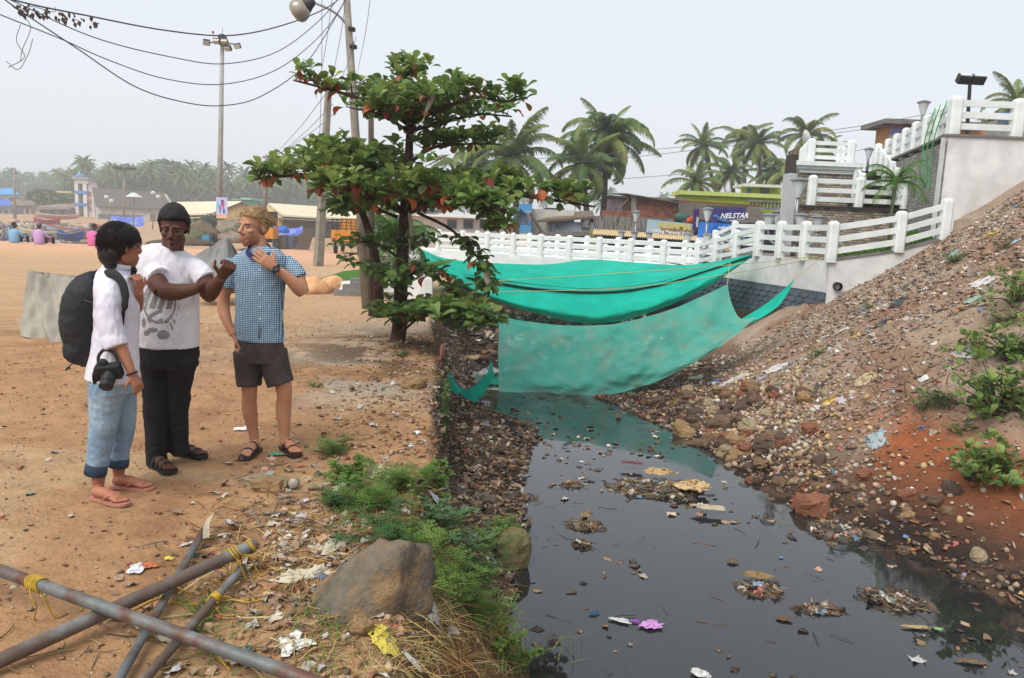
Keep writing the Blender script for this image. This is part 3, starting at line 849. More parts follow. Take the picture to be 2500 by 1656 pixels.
k = MB(); k.prism([Vector((.0, -.052, -.25)), Vector((.75, -.052, -.18)), Vector((.72, -.052, -.2)), Vector((.1, -.052, -.29))], (0, -.004, 0)); k.build('printed_swoosh', M_wl, b1)
b2, w2, h2 = banner('blue_banner', 'bright blue banner with printed ice blocks above the awning', 1704, 546, 1822, 588, 35.4, mat('banner_blue', rgb(38, 112, 206, .85), rgb(52, 128, 216, .85), 2, .5, .02), 3, 0)
k = MB(); k.box((.30, -.06, -.12), (1.5, .01, .36)); k.build('printed_photo', mat('print_photo', rgb(150, 196, 216, .8), rgb(90, 100, 104, .8), 7, .5, 0), b2)
text('nelstar', .2, M_wl, b2, (.05, -.07, .2), shear=.3, bold=.006)
k = MB(); k.box((-.3, -.06, -.36), (1.4, .01, .07)); k.build('printed_line', M_wl, b2)
v1, w3, h3 = banner('sign_column', 'narrow upright indigo sign beside the blue banner', 1692, 511, 1706, 560, 35.6, M_navy, 0, 0)
text('nelstar', .17, M_wl, v1, (.05, -.05, -.12), (R(90), R(-90), 0), bold=.004)
# rubbish on the parapet
for i, (px, py, c, r_) in enumerate(((1662, 531, (60, 100, 92), .3), (1676, 532, (48, 84, 90), .24), (1682, 537, (214, 96, 44), .26), (1670, 540, (224, 224, 222), .13))):
    k = MB(); k.ell((0, 0, 0), (r_, r_*.8, r_*.7))
    for j, v in enumerate(k.v): k.v[j] = tuple(Vector(v)*(1+.25*mnoise.noise(Vector(v)*6+Vector((i*3, 0, 0)))))
    k.build('bundle', plain('bundle_%d' % i, rgb(*c, .8)), None, True, loc=at(px, py, 35.9), label=('dark green', 'teal', 'orange', 'small white')[i]+' plastic bundle on the shop parapet', cat='bundle', group='bundles on the parapet')

# brick gable house behind the shop
s = Bld('brick_house', 'unplastered red brick house with a lean-to roof behind the fishing shop', 1600, 560, 38.5)
s.tri('gable_wall', [(1553, 560, 38.5), (1657, 564, 38.5), (1657, 496, 38.5), (1553, 476, 38.5)], 5, M_brick)
s.tri('low_wall', [(1462, 560, 38.0), (1553, 560, 38.0), (1580, 524, 38.0), (1540, 516, 38.0), (1470, 514, 38.0)], .4, M_brick)
s.tri('pier', [(1541, 545, 38.3), (1554, 545, 38.3), (1554, 476, 38.3), (1541, 474, 38.3)], .4, M_cement)
k = MB(); k.prism([at(1530, 472, 38.1), at(1662, 494, 38.1), at(1662, 497, 38.1), at(1530, 475, 38.1)], (0, 5.5, .25)); s.put(k, 'roof', M_asb)
s.corr('side_roof', at(1540, 478, 39.5), at(1541, 478, 38.2), at(1505, 520, 38.2), at(1500, 520, 40), M_asb, 10, .04)
s = Bld('pink_house', 'pale pink plastered house behind the palms', 1575, 560, 46)
s.box('wall', 1492, 486, 1672, 570, wcol('pink', (206, 186, 190)), 6)
k = MB(); pbox(k, 1488, 481, 1676, 486, 45.7, 6.6); s.put(k, 'roof_slab', M_cement)
for a in (1527, 1640): s.win(a, 490, a+14, 502, fm=M_shade)
s.win(1502, 510, 1512, 524, fm=M_shade)
# lime green house
s = Bld('lime_house', 'lime green painted house with rooftop cabin and balustrade', 1785, 560, 50)
M_lime = wcol('lime', (190, 214, 60), False)
s.box('wall', 1664, 480, 1912, 580, M_lime, 2.5)
k = MB(); pbox(k, 1660, 470, 1908, 480, 49.7, 2.8); s.put(k, 'parapet_cap', wcol('lime_cap', (210, 222, 130), False))
s.box('cabin', 1828, 457, 1905, 478, M_lime, 2, 2.0)
k = MB(); pbox(k, 1816, 450, 1913, 457, 50.9, 2.6); s.put(k, 'cabin_roof', wcol('offwhite', (222, 222, 214)))
s.win(1822, 459, 1834, 476, 1.95, gm=plain('blue_door', rgb(40, 130, 170, .8)), name='door')
s.win(1858, 459, 1878, 474, 1.95, fm=M_shade)
for i in range(9): s.box('baluster', 1833+i*9, 494, 1837+i*9, 508, M_cement, .2, -.8)
k = MB(); pbox(k, 1828, 490, 1916, 494, 49.1, .3); pbox(k, 1828, 508, 1916, 512, 49.1, .3); s.put(k, 'balustrade_rail', M_cement)
s = Bld('tin_shed', 'long corrugated grey roofed shed with tiled ridge', 1770, 600, 38)
s.corr('roof', at(1662, 494, 43), at(1850, 506, 43), at(1890, 546, 37.4), at(1648, 534, 37.4), M_asb, 44, .06)
s.box('wall', 1660, 538, 1880, 600, wcol('violet', (92, 70, 110)), 4, .2)
k = MB()
for i in range(46):
    p = at(1662, 494, 43).lerp(at(1850, 506, 43), i/45); k.box(p+Vector((0, 0, .06)), (.17, .3, .10), (0, 0, random.uniform(-.1, .1)))
s.put(k, 'ridge_tiles', M_tile, kind='stuff')
s.box('dormer', 1727, 503, 1822, 546, mat('dark_tin', rgb(92, 92, 88, .7), rgb(70, 70, 68, .7), 4, .8, .1), .3, -.1)
s = Bld('purple_stall', 'dark purple shopfront beside the stair building', 1890, 620, 34)
s.box('wall', 1846, 545, 1932, 625, wcol('purple', (84, 58, 104)), 3)
s.box('opening', 1856, 560, 1884, 620, M_shade, .1, -.04)
s.box('lintel', 1842, 537, 1934, 546, M_cement, 3.4, -.3)
s.box('box_shelf', 1818, 548, 1840, 572, M_frame, .6, -.5)
# blue kiosk and white cottages left of the shop
s = Bld('blue_kiosk', 'narrow sky blue wooden house with pointed hood over the window', 1282, 600, 37)
M_sky = mat('sky_blue_boards', rgb(92, 160, 206, .85), rgb(70, 136, 186, .85), 5, .7, .15, streak=(1, 1, 8))
s.box('wall', 1268, 498, 1298, 570, M_sky, 2.5)
s.win(1272, 516, 1285, 548, gm=plain('curtain', rgb(120, 130, 140)))
s.win(1287, 516, 1296, 548, gm=plain('curtain', rgb(120, 130, 140)))
k = MB(); k.prism([at(1252, 530, 36.4), at(1268, 502, 36.4), at(1286, 520, 36.4), at(1283, 522, 36.4), at(1268, 508, 36.4), at(1256, 531, 36.4)], (0, 1.4, 0)); s.put(k, 'hood', M_sky)
s.box('balcony', 1270, 550, 1297, 570, M_sky, .6, -.5)
s = Bld('white_cottage', 'whitewashed cottage with a leaning pole against its wall', 1360, 610, 38)
s.box('wall', 1296, 512, 1400, 620, wcol('cottage', (210, 206, 194)), 5)
k = MB(); k.prism([at(1310, 544, 37), at(1452, 534, 37.6), at(1446, 520, 39.5), at(1380, 524, 40)], (0, 0, .12)); s.put(k, 'thatch_roof', mat('thatch', rgb(150, 132, 112, .7), rgb(104, 90, 76, .7), 9, .95, .5, 40))
s.box('side_wall', 1346, 542, 1456, 620, wcol('paleblue', (178, 188, 200)), 3, -.3)
s.win(1358, 548, 1368, 556, -.34, fm=M_shade)
s.box('curtain_panel', 1418, 534, 1440, 556, M_stain, .1, -.45)
k = MB(); k.tube([at(1294, 520, 36.2), at(1328, 576, 36.6)], .07, 6); s.put(k, 'prop_pole', plain('dry_timber', rgb(130, 112, 96, .8)))
k = MB(); pbox(k, 1330, 508, 1378, 532, 39, 1.2); s.put(k, 'water_tank', plain('black_tank', (.03, .03, .033)))
s.corr('lower_roof', at(1310, 566, 36.6), at(1440, 566, 36.8), at(1440, 576, 35.6), at(1308, 580, 35.6), M_asb, 24, .04)
s.box('teal_counter', 1380, 576, 1430, 620, wcol('teal', (96, 160, 160)), .3, -1.2)
s = Bld('white_bungalow', 'long white two storey house behind the almond tree', 1000, 600, 44)
s.box('wall', 880, 520, 1235, 600, wcol('bungalow', (226, 228, 228), False), 7)
k = MB(); pbox(k, 874, 500, 1060, 507, 43.4, 8); s.put(k, 'roof_slab', M_white)
s.box('upper_wall', 880, 506, 1056, 522, wcol('bungalow', (226, 228, 228), False), 6, .6)
for a in (930, 962, 1000): s.win(a, 508, a+20, 520, .55)
for a in (905, 950, 1090, 1130, 1170): s.win(a, 536, a+26, 560)
k = MB(); pbox(k, 876, 524, 1240, 529, 43.2, 1.0); s.put(k, 'balcony_slab', M_white)
# dark thicket under the palms behind the houses
# orange house behind the upper railing
s = Bld('orange_house', 'orange plastered house with a poster behind the upper railing', 2240, 420, 34)
M_or = wcol('orange', (222, 158, 108), False)
s.box('wall', 2172, 304, 2400, 440, M_or, 1.5)
k = MB(); pbox(k, 2162, 294, 2410, 306, 33.5, 2.4); s.put(k, 'roof_slab', M_cement)
b3, w4, h4 = banner('house_poster', 'landscape poster with purple sky hung on the orange wall', 2172, 313, 2236, 346, 33.9, mat('poster_sky', rgb(150, 130, 180, .85), rgb(110, 150, 200, .85), 2, .5, .02), 4)
k = MB(); k.box((-.3, -.05, -.18), (.4, .01, .14)); k.build('printed_field', plain('print_gold', rgb(200, 180, 60, .8)), b3)
k = MB()
for i in range(6): k.ell((.05+i*.09, -.05, -.1+.05*math.sin(i*2)), (.1, .01, .12), nu=8, nv=5)
k.build('printed_hills', plain('print_slate', rgb(70, 80, 110, .8)), b3, kind='stuff')
s = Bld('blue_sign_house', 'grey house with a blue sign at the right edge', 2470, 380, 36)
s.box('wall', 2425, 296, 2560, 430, wcol('grey', (170, 168, 164)), 4)
s.box('blue_board', 2440, 276, 2540, 296, plain('board_blue', rgb(60, 140, 210, .85)), .1, -.3)

s = Bld('thatched_hut', 'dark thatched roof with satellite dish behind the stair block', 1960, 420, 27)
k = MB(); k.prism([at(1922, 372, 27), at(1950, 358, 27), at(1992, 362, 27), at(1996, 388, 27), at(1945, 400, 27)], (0.8, 2, 0)); s.put(k, 'thatch', _mats['thatch'])
s.box('wall', 1950, 392, 1996, 470, M_stain, 1.5, .3)
k = MB(); k.lathe(at(1962, 345, 27.2), [(.02, 0), (.22, .05), (.36, .14)], 16, Matrix.Rotation(R(70), 3, 'Y')); s.put(k, 'satellite_dish', M_frame, smooth=True)
k = MB(); k.tube([at(1962, 346, 27.25), at(1966, 372, 27.3)], .03, 6); s.put(k, 'dish_mast', M_frame)
# ------------------------------------------------------------------ lamps of the promenade
M_steel = mat('lamp_steel', rgb(168, 170, 172, .7), rgb(140, 142, 144, .7), 6, .35, .02, metal=.6)
M_lens = mat('lantern_glass', rgb(214, 218, 218, .9), rgb(196, 200, 200, .9), 6, .25, 0)
M_black = plain('black_metal', (.02, .02, .022), .5)
def lantern(k, p, s_=1.0):
    k.mi = 1; k.lathe(p, [(.05*s_, 0), (.06*s_, .03*s_), (.15*s_, .34*s_), (.155*s_, .36*s_)], 12)
    k.mi = 0; k.lathe(p, [(.19*s_, .362*s_), (.2*s_, .38*s_), (.12*s_, .42*s_), (.03*s_, .45*s_)], 12)
    k.lathe(p-Vector((0, 0, .06*s_)), [(.03*s_, 0), (.05*s_, .058*s_)], 8)
def garden_lamp(px, py_top, py_base, Yd, label, heads=3, sc=1.0):
    base = at(px, py_base, Yd); top = at(px, py_top, Yd)
    hgt_ = top.z-base.z
    r_ = empty('garden_lamp', label, 'lamp', base, group='lantern lamps of the promenade')
    k = MB(); k.tube([(0, 0, 0), (0, 0, hgt_*.5), (0, 0, hgt_-.45*sc)], [.06*sc, .045*sc, .035*sc], 10); k.build('pole', M_steel, r_, smooth=True)
    k = MB(); lantern(k, Vector((0, 0, hgt_-.45*sc)), sc); k.build('lantern', [M_steel, M_lens], r_)
    for i in range(heads):
        a = i*2*math.pi/3+.35
        d = Vector((math.cos(a), math.sin(a), 0))*.62*sc
        zb = hgt_-1.5*sc
        k = MB(); k.tube(spline([Vector((0, 0, zb)), Vector((0, 0, zb))+d*.5+Vector((0, 0, -.05*sc)), Vector((0, 0, zb))+d*.9+Vector((0, 0, .08*sc)), Vector((0, 0, zb+.3*sc))+d], 10), .025*sc, 6); k.build('arm', M_steel, r_, smooth=True)
        k = MB(); lantern(k, Vector((0, 0, zb+.32*sc))+d, sc*.85); k.build('lantern', [M_steel, M_lens], r_)
    return r_
garden_lamp(1546, 513, 640, 29, 'steel lantern lamp standing before the fishing shop sign', 3, .95)
garden_lamp(1718, 505, 650, 24.5, 'steel lantern lamp beside the ramp, before the blue banner')
garden_lamp(1890, 512, 625, 24.5, 'steel lantern lamp in front of the purple shopfront')
garden_lamp(1935, 432, 626, 18.6, 'tall steel lantern lamp at the corner of the stair building', 3, 1.05)
garden_lamp(2247, 244, 330, 24, 'single headed lantern post behind the upper railing', 0, 1.0)
garden_lamp(2116, 360, 425, 25, 'white lantern lamp at the head of the stairs', 0, .8)
r_ = empty('flood_lamp', 'black post with twin floodlights above the tall wall', 'lamp', at(2362, 335, 19))
hh = at(2368, 205, 19)-at(2362, 335, 19)
k = MB(); k.tube([(0, 0, -.3), hh], [.045, .04], 8); k.build('pole', M_black, r_)
for sx in (-1, 1):
    k = MB(); k.box(hh+Vector((sx*.16, -.02, .10)), (.30, .16, .20), (R(35), 0, R(4))); ob = k.build('floodlight', M_black, r_)
    k = MB(); k.box(hh+Vector((sx*.16, -.065, .125)), (.26, .10, .16), (R(35), 0, R(4))); k.build('lens', M_lens, ob)

# ------------------------------------------------------------------ poles and wires at the left
M_conc = mat('pole_concrete', rgb(162, 156, 144, .8), rgb(136, 130, 120, .8), 5, .9, .2, 30, c3=rgb(104, 96, 88), s3=1.5, amt3=.5)
M_wood = mat('old_timber', rgb(104, 92, 82, .8), rgb(72, 62, 54, .8), 6, .9, .4, 25, streak=(4, 4, .5))
def pole(name, label, pts, rads, m, n=8, cat='pole'):
    r_ = empty(name, label, cat, pts[0])
    k = MB(); k.tube([Vector(p)-Vector(pts[0]) for p in pts], rads, n); k.build('shaft', m, r_, smooth=n > 4)
    return r_
b0 = gz(896, 756, 0); yl_ = b0.y
top = at(842, -70, yl_)
lp = pole('street_lamp', 'leaning concrete lamp pole with big glass lamp behind the almond tree', [b0, top], [.10, .062], M_conc, 8, 'street lamp')
def rel(px, py, Yd=None): return at(px, py, Yd or yl_)-b0
k = MB(); k.tube(spline([rel(862, 108), rel(854, 80), rel(838, 50), rel(806, 24), rel(760, 4)], 18), .022, 8); k.build('arm', M_steel, lp, smooth=True)
k = MB()
for py in (72, 115): k.lathe(rel(857 if py < 100 else 861, py), [(.085, -.03), (.085, .03)], 10)
k.build('clamp', M_black, lp)
ax = (rel(706, 42)-rel(764, 4)).normalized()
Mx = ax.to_track_quat('Z', 'Y').to_matrix()
k = MB(); k.lathe(rel(766, 3), [(.045, -.02), (.075, .03), (.10, .10), (.135, .16)], 16, Mx); hd = k.build('lamp_housing', mat('lamp_housing', rgb(74, 70, 66, .8), rgb(52, 50, 48, .8), 8, .5, .1), lp, smooth=True)
k = MB(); k.lathe(rel(766, 3), [(.135, .163), (.19, .24), (.215, .33), (.20, .40), (.14, .45), (.05, .47)], 18, Mx)
M_lamp = mat('dusty_glass', rgb(176, 168, 152, .8), rgb(120, 112, 100, .8), 3, .12, 0, spec=.6); k.build('glass_bowl', M_lamp, lp, smooth=True)
w0 = gz(907, 772, 0)
pole('timber_post', 'dark weathered timber post beside the almond tree trunk', [w0, at(906, 285, w0.y)], [.062, .05], M_wood, 7)
c0 = gz(777, 650, 0)
pole('concrete_pole', 'plain grey square concrete pole on the open ground', [c0, at(803, 205, c0.y)], [.20, .12], M_conc, 4)
YM = 62.0
mb0 = at(534, 590, YM); mt = at(543, 98, YM)
ms_ = pole('floodlight_mast', 'very tall grey mast with floodlights and a poster', [mb0, mt], [.26, .14], mat('mast_grey', rgb(186, 184, 180, .75), rgb(160, 158, 154, .75), 4, .6, .05, c3=rgb(130, 126, 120), s3=1), 12, 'mast')
rl = lambda px, py: at(px, py, YM)-mb0
k = MB(); k.lathe(rl(543, 110), [(.3, 0), (.36, .1), (.36, .5), (.3, .7), (.1, .8)], 8); k.build('head_frame', M_black, ms_)
k = MB()
k.tube([rl(512, 104), rl(575, 108)], .05, 6); k.tube([rl(543, 108)+Vector((0, -.8, 0)), rl(543, 108)+Vector((0, .8, 0))], .05, 6); k.build('crossbar', M_black, ms_)
for px, py, rx, rz in ((508, 106, 40, 30), (583, 115, 25, -30), (560, 120, 50, -10), (533, 103, 60, 0), (552, 104, 60, 5)):
    k = MB(); k.box(rl(px, py)+Vector((0, -.3, 0)), (.5, .25, .4), (R(rx), 0, R(rz))); fl = k.build('floodlight', M_black, ms_)
    k = MB(); k.box(rl(px, py)+Vector((0, -.38, -.05)), (.44, .18, .34), (R(rx), 0, R(rz))); k.build('lens', plain('flood_lens', rgb(196, 190, 172, .8), .3), fl)
k = MB(); k.tube([rl(543, 95), rl(543, 66)], .02, 5); k.tube([rl(521, 100), rl(520, 80)], .02, 5); k.build('rod', M_steel, ms_)
k = MB(); k.ell(rl(520, 79), (.1, .1, .1)); k.build('warning_light', plain('red_light', rgb(190, 50, 70, .8), .4), ms_)
# poster on the mast
ps = empty('mast_poster', 'colourful poster with pink and yellow foot fixed on the mast', 'poster', at(542, 508, YM-.6))
pw, ph = .86, 1.62
k = MB(); k.box((0, 0, 0), (pw, .04, ph)); k.build('board', mat('poster_paper', rgb(206, 206, 236, .9), rgb(180, 190, 232, .9), 3, .5, 0), ps)
for nm, c, sz, mt_ in (('printed_foot', (0, -.022, -.72), (pw, .01, .16), rgb(240, 200, 130, .9)), ('printed_band', (0, -.022, -.55), (pw, .01, .16), rgb(238, 170, 200, .9)),
                   ('printed_patch', (-.27, -.023, .15), (.22, .01, .4), rgb(120, 190, 240, .9)), ('printed_patch', (.06, -.023, .38), (.22, .012, .5), rgb(110, 60, 150, .9)),
                   ('printed_patch', (.12, -.026, .2), (.14, .012, .5), rgb(230, 80, 130, .9)), ('printed_patch', (-.14, -.026, -.1), (.10, .012, .5), rgb(150, 50, 130, .9)), ('printed_patch', (.15, -.026, -.25), (.16, .012, .35), rgb(40, 130, 170, .9))):
    k = MB(); k.box(c, sz, (0, random.uniform(-.15, .15) if 'patch' in nm else 0, 0)); k.build(nm, plain('print_%d' % int(1e4*sum(mt_)), mt_, .5), ps)
def catenary(label, pts, r_, n=40, name='overhead_wire', m=None):
    k = MB(); k.tube(spline([Vector(p) for p in pts], n), r_, 5, cap=False)
    return k.build(name, m or M_wire, None, True, label=label, cat='wire', group='overhead wires')
M_wire = plain('wire', (.09, .10, .14), .6)
catenary('topmost sagging black cable with rags, from top left to lamp pole', A((-60, -25, 8.5), (80, 12, 9), (210, 38, 9.6), (400, 74, 10.6), (560, 87, 11.6), (690, 62, 12.6), (800, 18, 13.4), (855, -30, 14)), .010)
catenary('second sagging cable from the top left corner to the lamp pole', A((-40, -30, 8.6), (30, 2, 9), (230, 92, 9.6), (420, 140, 10.6), (550, 156, 11.6), (680, 125, 12.6), (790, 40, 13.4), (850, -40, 14)), .007)
catenary('third sagging cable, starting below the others at the left edge', A((-50, 12, 8.7), (0, 36, 9), (150, 96, 9.6), (260, 145, 10.2), (400, 192, 10.8), (545, 206, 11.6), (680, 168, 12.6), (790, 78, 13.4), (856, -20, 14)), .007)
catenary('lowest deeply sagging cable across the left sky', A((-40, -40, 8.8), (40, 20, 9), (190, 120, 9.6), (330, 212, 10.4), (450, 250, 11.2), (545, 258, 11.8), (640, 234, 12.4), (750, 152, 13.2), (850, -10, 14)), .008)
for i, (a, b_) in enumerate((((786, -10), (778, 400)), ((812, -10), (772, 240)), ((845, -5), (806, 215)), ((870, 90), (818, 230)), ((905, -10), (872, 180)), ((862, 120), (880, 420)))):
    catenary('thin service wire dropping past the lamp pole, number %s from the left' % ('one two three four five six'.split()[i]), [at(*a, 14.4), at((a[0]+b_[0])/2+3, (a[1]+b_[1])/2, 15), at(*b_, 16+i)], .005, 12)
for i, (a, b_) in enumerate((((665, 385), (795, 230)), ((668, 388), (812, 255)), ((672, 382), (825, 270)), ((650, 381), (830, 395)))):
    catenary(['faint wire from far cross arm pole up to the tree, uppermost', 'faint wire from far cross arm pole up to the tree, middle', 'faint wire from far cross arm pole up to the tree, lowest', 'level faint wire leaving the far cross arm pole'][i], [at(*a, 58), at((a[0]+b_[0])/2, (a[1]+b_[1])/2+6, 44), at(*b_, 30)], .014, 12)
for i, pts in enumerate((A((1040, 404, 33), (1480, 376, 33), (2000, 322, 31), (2290, 275, 29)), A((1040, 420, 33.5), (1480, 390, 33.5), (2000, 330, 31), (2300, 290, 29)), A((1480, 440, 34), (1900, 405, 34), (2130, 360, 34)))):
    catenary(['upper thin wire crossing the palms to the right', 'middle thin wire crossing before the palms', 'short low wire from the palms to the stair tower'][i], pts, .011, 24)
# rags and dry creeper caught on the cables
k = MB(); random.seed(12)
for i in range(60):
    t = random.random(); p = at(40+t*200, 8+t*38+random.uniform(-4, 22), 9.2)
    a = random.uniform(.01, .035)
    k.add([p, p+Vector((a, 0, -a*.6)), p+Vector((a*.3, .01, -a*2.2)), p+Vector((-a*.6, 0, -a))], [(0, 1, 2, 3)])
for q_ in (((50, 60), (40, 100), (60, 140), (20, 165)), ((80, 95), (70, 130), (45, 170), (15, 150)), ((60, 40), (75, 70), (55, 120), (50, 150)), ((20, 5), (45, 25), (75, 15), (130, 30), (135, 18))):
    k.tube(spline(A(*[(a_, b__, 9.1) for a_, b__ in q_]), 14), .004, 4)
k.build('dry_creeper', plain('dead_creeper', rgb(86, 72, 66, .7), .9), kind='stuff', label='dead creeper and rags tangled on the cables at the top left', cat='creeper')
# ------------------------------------------------------------------ coconut palms
M_frond = [mat('frond_%d' % i, rgb(*c, .85), rgb(*[v*.8 for v in c], .85), 3, .55, .1, 20, .35, trans=.25) for i, c in enumerate(((128, 150, 76), (106, 134, 66), (150, 156, 84), (88, 118, 62)))]
M_dead = mat('dead_frond', rgb(140, 112, 82, .7), rgb(104, 82, 62, .7), 5, .9, .2)
M_trunk = mat('palm_trunk', rgb(128, 118, 106, .7), rgb(96, 86, 76, .7), 3, .9, .4, 12, streak=(1, 1, 6))
M_nut = mat('coconut', rgb(150, 120, 60, .7), rgb(110, 100, 50, .7), 5, .6, .1)
def frond_mesh(name, length, droop, nleaf, m, seed, width=.62, lf=1.0, lw=.028):
    random.seed(seed)
    k = MB(); pts = []
    N_ = 12
    ang = R(55); p = Vector((0, 0, 0))
    for i in range(N_+1):
        pts.append(p.copy())
        p = p+Vector((math.cos(ang), 0, math.sin(ang)))*(length/N_)
        ang -= droop/N_*(.5+1.1*i/N_)
    k.tube(pts, [.045*(1-.85*i/N_)+.004 for i in range(N_+1)], 4)
    sp = spline(pts, nleaf*2)
    for i in range(2, nleaf*2):
        t = i/(nleaf*2)
        c = sp[i]; d = (sp[min(i+1, nleaf*2-1)]-sp[i-1]).normalized()
        L_ = width*lf*(math.sin(math.pi*(t*.86+.12))**.6)*random.uniform(.8, 1.1)
        for sd in (-1, 1):
            out = (Vector((0, sd, 0))*.85+d*.62+Vector((0, 0, -.12-.3*random.random()))).normalized()
            w_ = d*lw
            mid = c+out*L_*.55+Vector((0, 0, -.05*L_))
            tip = c+out*L_+Vector((0, 0, -.42*L_-.15*random.random()*L_))
            k.add([c-w_, c+w_, mid+w_*.9, mid-w_*.9, tip], [(0, 1, 2, 3), (3, 2, 4)])
    return k.mesh(name, m)
FR = [frond_mesh('frond', 4.2, R(d), 30, M_frond[i % 4], i, .80, 1.0, .045) for i, d in enumerate((60, 80, 100, 120, 140, 95))]
FRL = [frond_mesh('frond', 4.0, R(d), 14, M_frond[i % 4], i+20, 1.0, 1.0) for i, d in enumerate((70, 100, 130))]
FRD = [frond_mesh('frond', 3.4, R(d), 16, M_dead, i+9, .5) for i, d in enumerate((150, 165))]
def palm(px, py_c, py_b, Yd, label, seed, nf=24, size=1.0, lean=0, dead=4, lod=False):
    random.seed(seed)
    c = at(px, py_c, Yd); b_ = at(px+lean, py_b, Yd)
    r_ = empty('coconut_palm', label, 'palm tree', b_, group='coconut palms behind the houses')
    top_ = c-b_
    k = MB(); pts = [Vector((0, 0, 0)), top_*.35+Vector((.15, 0, 0)), top_*.7+Vector((.1, 0, 0)), top_]
    k.tube(spline(pts, 12), [.20-.07*i/11 for i in range(12)], 8); k.build('trunk', M_trunk, r_, smooth=True)
    for i in range(nf):
        t = i/nf
        el = 75-115*t+random.uniform(-8, 8)           # upright crown centre to hanging outer fronds
        az = i*137.5+random.uniform(-15, 15)
        me_ = random.choice(FRL if lod else FR)
        inst('frond', me_, r_, top_+Vector((0, 0, .1)), Euler((0, -R(el-45), R(az)), 'XYZ'), .80*size*random.uniform(.85, 1.08)*(.8 if t < .15 else 1))
    for i in range(dead):
        inst('dead_frond', FRD[i % 2], r_, top_, Euler((0, R(95+random.uniform(-8, 14)), R(i*97+random.uniform(0, 60))), 'XYZ'), size*random.uniform(.7, 1))
    for i in range(4):
        k = MB(); a = i*1.6+seed
        k.ell(top_+Vector((math.cos(a)*.28, math.sin(a)*.28, -.25)), (.14, .14, .18)); k.build('coconut', M_nut, r_, smooth=True)
    return r_
palm(1480, 345, 600, 46, 'large coconut palm with hanging dry skirt, tallest left of the brick house', 1, 34, 1.0, -20, 9)
palm(1420, 410, 600, 44, 'lower coconut palm tucked against the large palm, left side', 2, 22, .85, 10, 7)
palm(1248, 390, 600, 44, 'coconut palm showing right behind the almond tree crown', 3, 30, 1.05, 10, 5)
palm(1150, 420, 600, 47, 'coconut palm half hidden behind the almond tree branches', 4, 24, .95, 0, 3)
palm(1715, 360, 580, 66, 'slender coconut palm standing alone above the tin shed', 5, 20, .78, 60, 2)
palm(1700, 450, 580, 60, 'short coconut palm peeping over the lime house roof', 6, 20, .82, 5, 2)
palm(1812, 345, 560, 70, 'left palm of the tall pair above the lime house', 7, 22, .82, 5, 3)
palm(1852, 355, 560, 66, 'right palm of the tall pair above the lime house', 8, 22, .85, 5, 3)
palm(1785, 425, 560, 64, 'low dark palm between the slender palm and the tall pair', 9, 20, .78, 8, 2)
palm(1968, 335, 560, 60, 'coconut palm behind the stair tower dish', 10, 22, .85, 0, 2)
palm(1930, 430, 570, 56, 'shaded palm beside the stair tower wall', 11, 18, .85, 0, 4)
palm(2020, 370, 560, 72, 'distant palm above the stair tower railing', 12, 18, .8, 0, 2)
palm(1880, 430, 570, 68, 'low palm behind the lime house cabin', 15, 18, .8, 0, 2)
palm(2480, 255, 420, 48, 'palm top at the right edge above the upper railing', 13, 18, .7, 0, 1)
palm(2415, 320, 420, 52, 'small palm top seen through the upper railing', 14, 16, .62, 0, 1)
# ornamental areca in front of the stairs
FA = [frond_mesh('frond', 1.25, R(d), 16, mat('areca_leaf', rgb(104, 150, 52, .62), rgb(70, 116, 40, .62), 4, .5, .05, trans=.3), i+40, .30, 1.0, .011) for i, d in enumerate((70, 100, 130))]
b_ = at(2168, 604, 17.4)
r_ = empty('areca_palm', 'slim young palm planted in the lawn before the stone wall', 'palm tree', b_)
tp = at(2190, 445, 17.4)-b_
k = MB(); k.tube([(0, 0, 0), tp*.5+Vector((-.03, 0, 0)), tp], [.035, .028, .02], 7); k.build('stem', plain('palm_stem', rgb(120, 130, 100, .7)), r_, smooth=True)
random.seed(3)
for i in range(13):
    inst('frond', FA[i % 3], r_, tp, Euler((0, -R(60-i*6.5-45), R(i*137.5)), 'XYZ'), random.uniform(.55, .8))
# ornamental palm clump at the bridge end, behind the almond tree
b_ = at(965, 640, 18.5)
r_ = empty('ornamental_palm', 'bushy bright green garden palm at the left bridge end', 'palm tree', b_)
k = MB(); k.tube([(0, 0, -.6), (0, 0, .5)], [.09, .05], 8); k.build('stem', M_trunk, r_)
for i in range(30):
    inst('frond', FA[i % 3], r_, (0, 0, .45), Euler((0, -R(78-i*2.8-45), R(i*137.5)), 'XYZ'), random.uniform(.8, 1.05))

